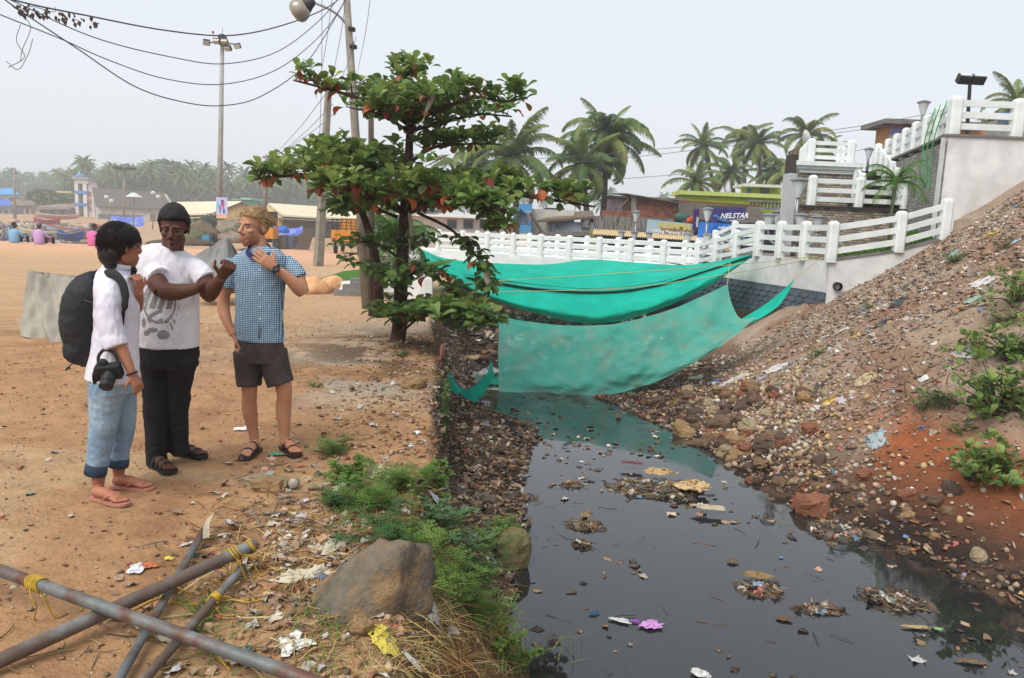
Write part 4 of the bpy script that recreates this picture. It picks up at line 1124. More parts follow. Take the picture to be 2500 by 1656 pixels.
# ------------------------------------------------------------------ far wood, village, beach
def clump_tree(k, c, rx, rz, n, s_, seed):
    random.seed(seed)
    for _ in range(n):
        a = random.random()*6.283; u = random.uniform(-.4, 1); rr = math.sqrt(max(0, 1-u*u))*random.uniform(.6, 1)
        p = Vector(c)+Vector((math.cos(a)*rr*rx, math.sin(a)*rr*rx, u*rz))
        e = [Vector((random.gauss(0, s_), random.gauss(0, s_), random.gauss(0, s_*.6))) for _ in range(4)]
        k.col = random.choice(((1, 1, 1), (.8, .85, .8), (1.15, 1.15, 1.0), (.65, .72, .68)))
        k.add([p+q_ for q_ in e], [(0, 1, 2), (0, 2, 3)])
M_far = mat('far_foliage', rgb(96, 130, 84, .7), rgb(72, 104, 64, .7), .3, .8, 0, attr=True)
def lowpalm(k, b_, h, s_, seed):
    random.seed(seed)
    c = Vector(b_)+Vector((random.uniform(-.1, .1)*h, 0, h))
    k.col = (1.1, 1.0, .95)
    k.tube([Vector(b_), Vector(b_).lerp(c, .5)+Vector((random.uniform(-.5, .5), 0, 0)), c], [.24, .2, .17], 4, cap=False)
    for i in range(15):
        a = i*2.4+seed; el = R(70-100*i/15); L_ = 4.3*s_
        d = Vector((math.cos(a), math.sin(a), 0))
        p0 = c; w_ = Vector((-d.y, d.x, 0))*.55*s_
        p1 = c+d*L_*.5*math.cos(el)+Vector((0, 0, L_*.5*math.sin(el)))
        p2 = p1+d*L_*.42*math.cos(el-.7)+Vector((0, 0, L_*.5*math.sin(el-.8)))
        g_ = random.uniform(.7, 1.25); k.col = (g_, g_, g_*.95)
        dn = Vector((0, 0, -.55*s_))
        k.add([p0, p1+w_+dn, p2+dn*.5, p1, p1-w_+dn], [(0, 1, 3), (1, 2, 3), (0, 3, 4), (3, 2, 4)])
k = MB(); random.seed(77)
for i in range(330):
    rr = random.random()
    Yd = 235+rr*110
    px = random.uniform(-160, 905)
    if px < 185: Yd += 120
    b_ = at(px, 520, Yd); b_.z = hz(b_.x, b_.y)-.3
    h_ = random.uniform(9, 15.5)
    lowpalm(k, b_, h_, random.uniform(.8, 1.15), i)
for i in range(90):
    Yd = 250+random.random()*90; px = random.uniform(-160, 905)
    if px < 185: Yd += 130
    b_ = at(px, 520, Yd); b_.z = hz(b_.x, b_.y)
    clump_tree(k, b_+Vector((0, 0, random.uniform(3, 7))), random.uniform(5, 9), random.uniform(4, 6), 90, 1.1, i)
for i in range(120):                                      # palms over the whole back of the town
    Yd = 240+random.random()*160; px = random.uniform(900, 3200)
    b_ = at(px, 560, Yd); b_.z = hz(b_.x, b_.y)-.3
    lowpalm(k, b_, random.uniform(8, 13), random.uniform(.8, 1.1), i+500)
k.build('coconut_grove', M_far, colour=True, kind='stuff', label='hazy coconut grove closing the view beyond the beach', cat='trees')
def bigtree(name, label, px, py, Yd, rx, rz, n, s_, seed):
    b_ = at(px, py, Yd); b_.z = hz(b_.x, b_.y); c = at(px, py, Yd)
    r_ = empty(name, label, 'tree', b_)
    k = MB(); k.tube([(0, 0, 0), (0, 0, c.z-b_.z)], [.6, .3], 6); k.build('trunk', M_trunk, r_)
    k = MB(); clump_tree(k, c-b_, rx, rz, n, s_, seed); clump_tree(k, c-b_+Vector((rx*.8, 0, -rz*.3)), rx*.6, rz*.6, n//2, s_, seed+1); k.build('crown', M_far, r_, colour=True)
bigtree('rain_tree', 'broad domed tree rising above the far coconut grove', 408, 445, 260, 9, 6.5, 700, .9, 5)
bigtree('roadside_tree', 'small bushy tree left of the floodlight mast foot', 522, 560, 68, 1.5, 1.2, 420, .16, 6)
bigtree('village_tree', 'low green trees around the yellow house', 110, 486, 205, 4.5, 2.2, 400, .5, 8)
bigtree('village_tree', 'low green thicket under the yellow house at the white tower', 160, 496, 200, 4.0, 2.0, 400, .5, 9)
for i, (px, py, Yd, h_) in enumerate(((155, 432, 215, 12), (345, 418, 240, 15), (262, 425, 240, 14))):
    b_ = at(px, py, Yd); b_.z = hz(b_.x, b_.y)
    r_ = empty('distant_palm', ['single dark palm left of the white tower', 'tall palm crown above the grove right of the far lamp mast', 'palm crown just right of the white tower top'][i], 'palm tree', b_, group='distant palms')
    hgt_ = at(px, py, Yd).z-b_.z
    k = MB(); k.tube([(0, 0, 0), (.3, 0, hgt_)], [.25, .17], 5); k.build('trunk', M_trunk, r_)
    for j in range(16): inst('frond', FRL[j % 3], r_, (.3, 0, hgt_), Euler((0, -R(70-j*7-45), R(j*137.5)), 'XYZ'), 1.15)

YV = 190.0
def far(name, label, px, py, Yd): return Bld(name, label, px, py, Yd)
s = far('bell_tower', 'white open tower with two blue bands on the beach', 200, 532, YV)
M_tw = wcol('tower', (232, 230, 226), False)
for a, b_ in ((183, 191), (203, 212)): s.box('column', a, 446, b_, 534, M_tw, 1.2)
for a, b_ in ((186, 191), (205, 210)): s.box('column', a, 446, b_, 534, M_tw, .8, 3.0)
M_bl = plain('band_blue', rgb(80, 140, 210, .85))
for a, b_ in ((466, 473), (496, 503)): s.box('blue_band', 182, a, 213, b_, M_bl, 4, -.15)
s.box('top_band', 182, 438, 214, 448, M_tw, 4, -.1)
s.box('roof_slab', 176, 432, 217, 438, wcol('slab', (170, 170, 172)), 5, -.6)
k = MB(); k.ell(at(196, 431, YV+1.5), (1.1, 1.1, .7)); s.put(k, 'water_tank', M_bl, smooth=True)
for y0, y1 in ((448, 466), (473, 496), (503, 530)): s.box('recess', 191, y0, 203, y1, wcol('recess', (176, 158, 156)), .3, 1.4)
s.tri('side_wing', [(213, 534, YV+.5), (233, 534, YV+.5), (226, 462, YV+.5), (215, 440, YV+.5)], 3, wcol('wing', (222, 212, 208), False))
for y0 in (468, 486, 504): s.box('lattice', 216, y0, 222, y0+12, wcol('lattice', (182, 120, 120)), .2, .35)
s = far('grey_hall', 'long hall with steep grey roof behind the beach', 330, 545, 180)
M_hr = mat('hall_roof', rgb(104, 98, 92, .7), rgb(88, 84, 80, .7), 1, .9, .1)
k = MB(); k.prism([at(224, 461, 186), at(398, 474, 186), at(424, 514, 179), at(236, 506, 179)], (0, 0, .3)); s.put(k, 'roof', M_hr)
s.tri('gable', [(398, 474, 186.3), (404, 474, 186.3), (432, 520, 180), (424, 516, 179.4)], .6, wcol('gable', (204, 198, 180), False))
s.box('wall', 234, 508, 422, 548, wcol('hall', (206, 202, 192)), 6)
s.box('opening', 240, 524, 350, 546, wcol('recess_dark', (120, 116, 112)), .3, -.1)
for a in (366, 388): s.box('opening', a, 524, a+14, 546, wcol('recess_dark', (120, 116, 112)), .3, -.1)
for i, (lab, wr, wc, rf, rc, Yd) in enumerate((
    ('white house with bright blue roof at the left edge', (-30, 476, 42, 500), (214, 214, 210), [(-30, 464), (30, 462), (46, 476), (-30, 478)], (70, 160, 220), 215),
    ('cream beach house with grey roof right of the lattice mast', (32, 500, 76, 528), (206, 196, 172), [(24, 494), (80, 492), (86, 504), (26, 504)], (120, 112, 106), 195),
    ('house with red tiled roof in the village', (84, 492, 130, 506), (196, 180, 160), [(82, 482), (120, 482), (132, 494), (74, 496)], (168, 92, 72), 210),
    ('small yellow house above the village roofs', (132, 471, 174, 486), (222, 196, 96), [(131, 469), (175, 470), (176, 472), (130, 472)], (200, 180, 120), 208),
    ('yellow walled shed with open front left of the tower', (88, 506, 168, 528), (150, 140, 128), [(92, 506), (150, 500), (172, 512), (100, 512)], (134, 126, 116), 188),
    ('grey roofed shed right beside the white tower', (148, 508, 184, 530), (196, 198, 206), [(146, 500), (184, 500), (186, 510), (148, 508)], (140, 120, 108), 192),
    ('blue tarpaulin stall at the far left of the beach', (-30, 506, 26, 530), (150, 160, 180), [(-30, 490), (20, 488), (30, 502), (-30, 506)], (70, 110, 200), 185))):
    s = far('beach_house', lab, (wr[0]+wr[2])/2, wr[3], Yd)
    s.box('wall', *wr, wcol('v%d' % i, wc), 5)
    k = MB(); k.prism([at(rf[0][0], rf[0][1], Yd+4), at(rf[1][0], rf[1][1], Yd+4), at(rf[2][0], rf[2][1], Yd-.8), at(rf[3][0], rf[3][1], Yd-.8)], (0, 0, .25)); s.put(k, 'roof', plain('vroof%d' % i, rgb(*rc, .8), .8))
    w_ = wr[2]-wr[0]
    for j in range(3):
        a = wr[0]+w_*(.12+.3*j); s.win(a, wr[1]+(wr[3]-wr[1])*.35, a+w_*.14, wr[1]+(wr[3]-wr[1])*.8, fm=M_shade)
# cream fish market
M_crm = mat('cream_roof', rgb(226, 216, 186, .85), rgb(210, 200, 170, .85), .6, .7, .05)
M_crw = wcol('cream_wall', (214, 190, 140))
s = far('fish_market', 'market hall with broad cream roof and gabled front behind the mast', 520, 560, 95)
k = MB(); k.prism([at(432, 497, 103), at(590, 495, 98), at(545, 524, 93), at(430, 527, 95)], (0, 0, .2)); s.put(k, 'roof', M_crm)
s.tri('gable_front', [(510, 552, 93), (650, 552, 93), (650, 528, 93), (590, 495, 93), (510, 524, 93)], .5, M_crw)
k = MB(); k.prism([at(590, 493, 92.6), at(660, 529, 92.6), at(660, 532, 92.6), at(590, 496, 92.6), at(505, 528, 92.6), at(505, 525, 92.6)], (0, 1.0, 0)); s.put(k, 'gable_trim', wcol('trim', (120, 106, 92)))
s.box('wall', 430, 525, 660, 572, wcol('market', (150, 150, 152)), 6, .5)
for a in (440, 462, 484, 600, 622, 640): s.box('opening', a, 534, a+13, 556, M_shade, .2, -.05 if a < 505 else -.05)
for a in (455, 477, 498, 596, 616, 636): s.box('pillar', a, 530, a+5, 572, wcol('pillar', (190, 190, 194)), .4, -.25)
for a in (590, 612, 632): s.box('red_panel', a, 548, a+20, 560, plain('panel_red', rgb(150, 60, 66, .8)), .2, -.5)
s = far('fish_market', 'second cream roofed market hall right of the bearded man', 780, 560, 88)
k = MB(); k.prism([at(655, 500, 96), at(905, 516, 96), at(905, 540, 86), at(690, 529, 86)], (0, 0, .2)); s.put(k, 'roof', M_crm)
s.tri('gable_end', [(652, 552, 87), (690, 552, 87), (690, 530, 87), (652, 500, 92)], .4, M_crw)
s.box('wall', 660, 530, 900, 575, wcol('market2', (172, 172, 176)), 5, .4)
k = MB(); pbox(k, 655, 536, 900, 540, 84, 4); s.put(k, 'canopy', M_cement)
s = far('teal_tower', 'mint green water tower house behind the market', 592, 510, 110)
M_teal = wcol('mint', (128, 200, 176), False)
s.box('wall', 577, 489, 606, 512, M_teal, 4); s.box('roof_slab', 588, 483, 612, 488, wcol('mint2', (160, 216, 196), False), 5, -.5); s.box('ledge', 568, 486, 590, 489, M_teal, 4, -.3)
# far poles
for i, (lab, pb, pt, Yd, r0) in enumerate((('far floodlight mast behind the hall', (302, 545), (304, 415), 150, .3), ('white shaded lamp post before the hall', (326, 560), (327, 478), 120, .12), ('lattice mast at the left edge of the beach', (37, 535), (35, 410), 170, .35), ('curved double street lamp before the hall', (266, 560), (266, 490), 110, .09), ('crooked lamp post right of the hall', (372, 560), (380, 480), 110, .09))):
    r_ = pole('far_lamp', lab, [at(*pb, Yd), at(*pt, Yd)], [r0, r0*.6], M_conc, 6, 'lamp post')
    t_ = at(*pt, Yd)-at(*pb, Yd)
    k = MB()
    if i == 0:
        for j in range(8): a = j*.785; k.box(t_+Vector((math.cos(a)*1.6, math.sin(a)*1.6, .3)), (.9, .5, .35), (0, 0, a))
        k.lathe(t_, [(1.4, .0), (1.4, .15)], 8)
    elif i == 1: k.lathe(t_, [(1.25, -.2), (.4, .35), (.1, .45)], 10)
    elif i == 2:
        for j in range(5): k.box(t_*(.25+.16*j), (1.0, .2, .2))
    else:
        for sx in (-1, 1): k.ell(t_+Vector((sx*.35, 0, .2-.25*sx)), (.35, .3, .3), nu=8, nv=6)
    k.build('lamp_head', M_lens if i in (1, 3, 4) else M_black, r_)
r_ = pole('utility_pole', 'far utility pole with two cross arms beside the almond branch', [at(644, 560, 58), at(651, 378, 58)], [.16, .11], M_conc, 6)
t0 = at(644, 560, 58)
for a, b_ in ((642, 658), (636, 668)):
    py = 384 if a == 642 else 403
    k = MB(); k.box((at(a, py, 58)+at(b_, py, 58))/2-t0, ((b_-a)*58/1900, .1, .1)); k.build('cross_arm', M_black, r_)
for i in range(4):
    k = MB(); k.lathe(at(637+i*10, 402, 58)-t0, [(.05, 0), (.06, .12), (.03, .2)], 6); k.build('insulator', M_lens, r_)
k = MB(); k.box(at(688, 407, 58)-t0, (.9, .3, .16), (0, R(-28), 0)); k.build('lamp_head', M_lens, r_)
# tarps, boats, people on the beach
def blob(name, label, px, py, Yd, r3, m, seed, cat, amp=.3, group=None, fr=1.2, nu=18, nv=10, rz=0):
    k = MB(); k.ell((0, 0, 0), r3, nu=nu, nv=nv)
    for j, v in enumerate(k.v):
        v = Vector(v); nn = mnoise.noise(Vector((v.x/r3[0], v.y/r3[1], v.z/r3[2]))*fr*2+Vector((seed*7.3, 0, 0)))
        v = v*(1+amp*nn); v.z = max(v.z, -.15*r3[2]); k.v[j] = tuple(v)
    p = at(px, py, Yd)
    return k.build(name, m, None, True, loc=p, rot=(0, 0, rz), label=label, cat=cat, group=group)
M_tarpb = mat('blue_tarp', rgb(84, 108, 206, .85), rgb(70, 90, 180, .85), 2, .5, .2, 4, c3=rgb(170, 176, 206), s3=.5)
def tarp(name, label, quad, Yd, m, dY=2.0, amp=.25):
    P = [at(quad[0][0], quad[0][1], Yd+dY), at(quad[1][0], quad[1][1], Yd+dY), at(quad[2][0], quad[2][1], Yd), at(quad[3][0], quad[3][1], Yd)]
    k = MB(); rows = []
    for j in range(9):
        a, b_ = P[0].lerp(P[3], j/8), P[1].lerp(P[2], j/8)
        rows.append([a.lerp(b_, i/16)+Vector((0, 0, amp*mnoise.noise(Vector((i*.4, j*.4, Yd)))))-Vector((0, 0, amp*.8*math.sin(math.pi*i/16))) for i in range(17)])
    k.grid(rows)
    return k.build(name, m, None, True, label=label, cat='tarpaulin', group='blue tarpaulins on the beach')
tarp('blue_tarpaulin', 'long blue tarpaulin awning before the grey hall', [(268, 527), (352, 528), (352, 552), (278, 548)], 125, M_tarpb)
tarp('blue_tarpaulin', 'crumpled blue tarpaulin behind the mast foot', [(545, 548), (612, 549), (612, 566), (540, 566)], 75, M_tarpb)
tarp('blue_tarpaulin', 'low blue tarpaulin right of the bearded man', [(666, 552), (738, 553), (740, 570), (664, 568)], 62, M_tarpb)
blob('bright_tarp', 'bright blue covered heap beside the drums', 690, 566, 56, (.45, .4, .45), plain('tarp_bright', rgb(40, 110, 210, .85), .5), 3, 'tarpaulin')
def hull(name, label, px, py, Yd, L_, rz, c, ci):
    k = MB(); rows = []
    for i in range(13):
        t = i/12*2-1; w_ = .75*(1-abs(t)**2.6)+.02; zz = .45*abs(t)**2.2
        rows.append([Vector((t*L_/2, y*w_, .8*abs(y)**1.7+zz)) for y in (-1, -.8, -.45, 0, .45, .8, 1)])
    k.grid(rows); k.grid([[p+Vector((0, 0, .05)) for p in r][::-1] for r in rows])
    r_ = empty('fishing_boat', label, 'boat', at(px, py, Yd), (0, 0, rz), 'boats drawn up on the beach')
    k.build('hull', plain('hull_%d' % ci, rgb(*c, .85), .5), r_, smooth=True)
    for sd in (-1, 1):
        k = MB(); k.tube([r[0 if sd < 0 else -1]+Vector((0, 0, .04)) for r in rows], .07, 5); k.build('gunwale', plain('gunwale_%d' % (ci % 3), rgb(*((190, 80, 90), (210, 200, 150), (90, 120, 150))[ci % 3], .8)), r_)
    for t in (-.25, .2):
        k = MB(); k.box((t*L_, 0, .62), (.3, 1.3, .06)); k.build('thwart', M_wood, r_)
for i, (lab, px, py, Yd, L_, rz, c) in enumerate((
    ('long pale blue boat with red gunwale amid the crowd', 195, 574, 112, 9, .1, (170, 190, 206)), ('grey and white boat left of the seated pink shirt', 118, 584, 96, 6.5, .15, (200, 200, 176)),
    ('low dark blue boat near the sand edge', 172, 590, 88, 3.2, -.1, (40, 84, 170)), ('red boat drawn up high on the beach', 115, 548, 150, 5, .05, (176, 70, 70)),
    ('pink canopied boat below the tower', 140, 536, 165, 9, .06, (214, 140, 146)), ('brown boat right of the crowd', 228, 586, 92, 5, .2, (150, 124, 96)),
    ('green boat behind the woman', 270, 570, 105, 6, -.1, (104, 130, 110)), ('pale upturned boat by the drums', 470, 556, 70, 4.0, .05, (176, 176, 160)))):
    hull('fishing_boat', lab, px, py, Yd, L_, rz, c, i)
def figure_mesh(shirt, low, seed):
    k = MB(); random.seed(seed)
    k.mi = 1; lw = random.random() < .5
    if lw: k.tube([(0, 0, 0), (0, 0, .45), (0, 0, .95)], [(.19, .15), (.18, .14), (.17, .12)], 8)
    else:
        for sx in (-1, 1): k.tube([(sx*.11, random.uniform(-.1, .1), 0), (sx*.1, 0, .5), (sx*.08, 0, .95)], [.06, .075, .09], 6)
    k.mi = 0; k.tube([(0, 0, .9), (0, .01, 1.15), (0, 0, 1.38), (0, 0, 1.46)], [(.17, .11), (.19, .12), (.21, .11), (.09, .07)], 8)
    for sx in (-1, 1): k.tube([(sx*.2, 0, 1.4), (sx*.26, .03, 1.12)], [.055, .05], 5)
    k.mi = 2
    for sx in (-1, 1): k.tube([(sx*.26, .03, 1.12), (sx*.24, -.08+random.uniform(-.1, .1), .86)], [.045, .035], 5)
    k.ell((0, 0, 1.58), (.085, .1, .12), nu=8, nv=6)
    k.mi = 3; k.ell((0, .02, 1.63), (.092, .1, .10), nu=8, nv=5)
    return k.mesh('figure', [shirt, low, M_skin0, M_hair0], True)
M_skin0 = plain('skin_far', rgb(110, 76, 58, .8)); M_hair0 = plain('hair_far', (.02, .018, .016))
SH = [plain('cloth_%d' % i, rgb(*c, .85)) for i, c in enumerate(((226, 226, 224), (170, 60, 60), (70, 110, 170), (190, 170, 200), (214, 150, 60), (120, 140, 110), (60, 60, 76), (224, 190, 196), (140, 190, 196)))]
LO = [plain('lower_%d' % i, rgb(*c, .8)) for i, c in enumerate(((50, 52, 64), (190, 186, 176), (110, 84, 66), (90, 100, 130)))]
FM = [figure_mesh(SH[i % 9], LO[i % 4], i) for i in range(18)]
random.seed(31)
names_ = 'white red blue lilac orange green dark pink teal'.split()
for i in range(130):
    px = random.choice((random.uniform(0, 60), random.uniform(40, 205), random.uniform(60, 180), random.uniform(180, 320), random.uniform(250, 330)))
    Yd = random.uniform(88, 150); 
    p = at(px, 560, Yd); p.z = hz(p.x, p.y)
    inst('person', FM[i % 18], None, p, (0, 0, random.uniform(0, 6.28)), random.uniform(.92, 1.05), label='person in %s top standing in the far beach crowd' % names_[(i % 18) % 9], cat='person', group='%s clad people in the beach crowd' % names_[(i % 18) % 9])
k = MB(); random.seed(9)
for i in range(1100):                                            # fish baskets, bundles and nets on the sand, too small to tell apart
    px = random.choice((random.uniform(-30, 330), random.uniform(60, 300))); Yd = random.uniform(80, 165)
    p = at(px, 560, Yd); p.z = hz(p.x, p.y)
    k.col = random.choice((rgb(120, 108, 90), rgb(96, 104, 84), rgb(70, 66, 64), rgb(90, 110, 140), rgb(150, 130, 100), rgb(180, 174, 164)))
    r0 = random.uniform(.15, .6)
    k.ell(p+Vector((0, 0, r0*.25)), (r0*random.uniform(.8, 1.8), r0, r0*.55), nu=6, nv=4)
k.build('beach_gear', mat('gear', (1, 1, 1), (.8, .8, .8), 3, .9, .2, attr=True), colour=True, kind='stuff', label='nets, baskets and bundles strewn over the far beach', cat='fishing gear')
k = MB(); k.prism([at(-200, 604, 47), at(30, 600, 49), at(275, 588, 52), at(275, 595, 52), at(30, 611, 49), at(-200, 618, 47)], (0, .5, 0))
k.build('beach_parapet', M_cement, label='low grey concrete parapet along the sand edge at left', cat='wall')
k = MB(); k.prism([at(-60, 540, 165), at(120, 540, 165), at(120, 552, 165), at(-60, 556, 165)], (0, 2, 0))
k.build('beach_bank_wall', M_cement, label='grey stone bank below the far village', cat='wall')
# three men seated on the sand edge
def seated(label, px, py_base, Yd, c, sc, lean, hair, low):
    b_ = at(px, py_base, Yd); b_.z = hz(b_.x, b_.y)
    r_ = empty('seated_person', label, 'person', b_); r_.scale = (sc,)*3
    k = MB(); sk = 2
    k.mi = 0; k.tube(spline([(0, 0, .02), (0, -.03, .2), (lean*.3, -.02, .42), (lean, .02, .58)], 9), [(.19, .15), (.2, .16), (.2, .15), (.21, .14), (.22, .13), (.225, .125), (.21, .12), (.17, .1), (.08, .07)], 12)
    for sx in (-1, 1): k.tube(spline([(lean+sx*.2, .02, .53), (sx*.28, .08, .3), (sx*.2+.12, .3, .32)], 6), [.06, .055, .05, .045, .04, .035], 8)
    k.mi = 2; k.ell((lean*1.2+.02, .05, .75), (.085, .1, .12)); k.tube([(lean, .02, .57), (lean*1.1, .03, .68)], .055, 8)
    k.mi = 1
    for sx in (-1, 1): k.tube(spline([(sx*.1, .05, .1), (sx*.16+.1, .35, .34), (sx*.14+.12, .5, .04)], 7), [.1, .09, .08, .075, .065, .06, .055], 8)
    k.build('body', [plain('top_%d' % px, rgb(*c, .85)), low, plain('skin_seat', rgb(84, 56, 44, .8))], r_, smooth=True)
    k = MB(); k.ell((lean*1.2, .025, .79), (.095, .10, .10)); k.build('hair', hair, r_, smooth=True)
seated('man in light blue shirt seated on the sand at far left', 38, 622, 38, (130, 180, 214), 1.15, -.03, M_hair0, LO[0])
seated('man in lilac shirt seated on the sand with arm on knee', 98, 622, 37, (196, 160, 206), 1.2, -.04, plain('grey_cap', rgb(150, 130, 150, .8)), LO[0])
seated('man in pink shirt seated behind the woman', 229, 620, 38, (224, 110, 170), 1.25, .02, M_hair0, LO[1])
# junk and nets at the market front
M_heap = [mat('net_heap_%d' % i, rgb(*c, .75), rgb(*[v*.6 for v in c], .75), 9, .95, .8, 30) for i, c in enumerate(((126, 130, 96), (150, 132, 108), (110, 98, 80), (176, 158, 142), (88, 96, 84)))]
for i, (px, py, Yd, r3, mi) in enumerate(((452, 590, 52, (1.6, 1.2, .9), 0), (480, 585, 54, (1.5, 1.2, 1.2), 1), (505, 580, 55, (1.2, 1.0, 1.3), 4), (566, 580, 55, (1.4, 1.1, 1.2), 3), (600, 582, 53, (1.5, 1, .9), 0), (625, 586, 52, (1.2, 1, .8), 2), (580, 590, 51, (1.2, .8, .6), 3), (430, 596, 51, (1.5, 1.0, .4), 2), (470, 597, 50, (1.6, .8, .35), 2))):
    blob('net_heap', ('olive net heap leftmost behind the young man', 'tan net heap behind the grey cover', 'tall dark net heap left of the mast', 'pale net heap right of the mast foot', 'olive net heap near the bearded man', 'brown net heap hidden by the bearded man', 'low pale net bundle before the mast', 'flat brown sheet heap at the sand line', 'flat dark sheet heap by the grey cover')[i], px, py, Yd, r3, M_heap[mi], i, 'net heap', .5, 'fishing net heaps', 2.2)
k = MB(); x0 = pbox(k, 493, 575, 510, 593, 50, .5); k.build('blue_crate', plain('crate_blue', rgb(60, 146, 190, .85), .5), label='turquoise plastic crate among the net heaps', cat='crate')
M_dr = [plain('drum_%d' % i, rgb(*c, .8), .6) for i, c in enumerate(((112, 118, 116), (104, 116, 142), (120, 128, 120)))]
for i in range(6):
    p = at(676+i*9, 597, 51+.3*(i % 2)); k = MB()
    k.lathe((0, 0, 0), [(.27, 0), (.29, .05), (.29, .28), (.31, .30), (.29, .32), (.29, .58), (.31, .60), (.29, .62), (.29, .85), (.27, .88)], 14)
    k.build('plastic_drum', M_dr[i % 3], None, loc=(p.x, p.y, hz(p.x, p.y)), label='%s drum in the row behind the bearded man, %s from the left' % (('grey', 'bluish', 'green grey')[i % 3], 'first second third fourth fifth sixth'.split()[i]), cat='drum', group='drums in a row')
for i in range(6):
    p = at(733+i*5, 597, 50); k = MB(); k.box((0, 0, .7), (.16, .05, 1.6), (R(-30), R(18-i*2), 0)); k.build('plank', M_wood, None, loc=(p.x, p.y, hz(p.x, p.y)-.05), label='grey plank leaning with others beside the drums', cat='plank', group='leaning planks by the drums')
# orange truck seen from behind
p = at(845, 607, 45); p.z = hz(p.x, p.y)
r_ = empty('orange_truck', 'small orange goods truck parked with its tail to us', 'truck', p, (0, 0, R(4)))
M_to = mat('truck_orange', rgb(224, 150, 40, .85), rgb(206, 132, 34, .85), 3, .5, .05, c3=rgb(150, 100, 50), s3=1.5)
k = MB(); k.box((0, 0, 1.05), (1.7, .08, .62)); k.build('tailgate', M_to, r_)
k = MB()
for sx in (-1, 1): k.box((sx*.83, 1.3, 1.05), (.06, 2.5, .6))
k.build('bed_side', M_to, r_)
k = MB(); k.box((0, 1.3, .72), (1.64, 2.6, .1)); k.build('bed_floor', M_wood, r_)
for nm, py_ in (('bed_rack', 1.4),):
    for zz in (1.45, 1.62, 1.80, 1.98):
        k = MB(); k.box((0, .0, zz), (1.7, .05, .04)); k.build('rack_bar', M_black, r_)
    for i in range(7):
        k = MB(); k.box((-.8+i*.267, 0.004, 1.68), (.04, .06, .66)); k.build('rack_post', M_black, r_)
k = MB(); k.box((0, 3.4, 1.35), (1.6, 1.5, 1.4), taper=.9); k.build('cab', M_to, r_)
for sx in (-1, 1):
    for yy in (.55, 3.3):
        k = MB(); k.lathe((sx*.68, yy, .33), [(.2, -.1), (.33, -.08), (.33, .08), (.2, .1)], 16, Matrix.Rotation(R(90), 3, 'Y')); k.build('wheel', M_black, r_, smooth=False)
    k = MB(); k.box((sx*.7, -.06, .82), (.2, .05, .12)); k.build('tail_light', plain('tail_red', rgb(150, 30, 30, .8), .3), r_)
k = MB(); k.box((0, -.05, .52), (1.7, .1, .12)); k.build('bumper', M_steel, r_)
# yellow digger arm beside the man's head
r_ = empty('yellow_loader', 'yellow loader partly hidden behind the bearded man', 'vehicle', at(660, 600, 50))
k = MB(); k.box((0, 0, .8), (.7, 1.2, .7)); k.build('body', M_to, r_)
k = MB(); k.tube([(.1, 0, 1.1), (.25, 0, 1.9), (.5, 0, 1.2)], .09, 6); k.build('arm', M_to, r_)
k = MB(); k.box((0, 0, 1.7), (.65, 1.0, .9)); k.build('cab_frame', M_black, r_)
# dark umbrella/canopy cart right of the truck
tarp('blue_tarpaulin', 'dark grey awning sheet right of the orange truck', [(872, 560), (925, 540), (920, 565), (880, 575)], 34, plain('dark_sheet', rgb(90, 92, 104, .8)), 1.0, .1)

# ------------------------------------------------------------------ haze
hm = bpy.data.materials.new('sea_haze'); hm.use_nodes = True
N = hm.node_tree.nodes; N.remove(N['Principled BSDF'])
pv = N.new('ShaderNodeVolumePrincipled')
pv.inputs['Color'].default_value = (.97, .985, 1, 1)
pv.inputs['Density'].default_value = .0013
pv.inputs['Anisotropy'].default_value = .2
hm.node_tree.links.new(pv.outputs[0], N['Material Output'].inputs['Volume'])
k = MB(); k.box((0, 440, 11), (1220, 960, 40.0))
hzob = k.build('haze', hm, kind='stuff', label='thin pale sea haze over the whole place', cat='haze')
# ------------------------------------------------------------------ Indian almond tree
TB = gz(972, 842, .03)
TY = TB.y
def leaf_mesh(name, m, curl=.12, fold=.10):
    k = MB(); rows = []
    for t, w_ in ((0, .012), (.10, .02), (.22, .10), (.42, .21), (.64, .29), (.82, .27), (.94, .16), (1.0, .02)):
        z = curl*math.sin(t*2.6)-curl*1.1*t*t
        rows.append([Vector((t, -w_, z+fold*w_*1.4)), Vector((t, -w_*.5, z+fold*w_*.9)), Vector((t, 0, z)), Vector((t, w_*.5, z+fold*w_*.9)), Vector((t, w_, z+fold*w_*1.4))])
    k.grid(rows)
    return k.mesh(name, m, True), rows
def leafmat(name, c, tr=.4, rough=.42):
    return mat(name, rgb(*c, .95), rgb(*[v*.88 for v in c], .95), 3.5, rough, .05, 20, .3, c3=rgb(*[min(255, v*1.15) for v in c], .95), s3=2, amt3=.5, trans=tr)
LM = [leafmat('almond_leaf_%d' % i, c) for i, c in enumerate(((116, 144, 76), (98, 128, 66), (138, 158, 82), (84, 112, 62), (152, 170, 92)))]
LR = [leafmat('almond_leaf_red_%d' % i, c) for i, c in enumerate(((176, 82, 58), (200, 112, 66), (150, 66, 52), (146, 100, 62)))]
LMESH = [leaf_mesh('leaf', m, .06+.03*i, .3)[0] for i, m in enumerate(LM)]+[leaf_mesh('leaf', m, .2, .7)[0] for m in LR]
_, LROWS = leaf_mesh('tmp', LM[0], .10, .3)
M_leaves = mat('almond_foliage', (1, 1, 1), (.82, .82, .82), 4, .42, .05, 20, .3, attr=True, trans=.4)
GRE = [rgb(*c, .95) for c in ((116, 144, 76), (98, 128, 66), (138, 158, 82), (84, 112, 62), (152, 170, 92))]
RED = [rgb(*c, .95) for c in ((176, 82, 58), (200, 112, 66), (150, 66, 52), (146, 100, 62))]
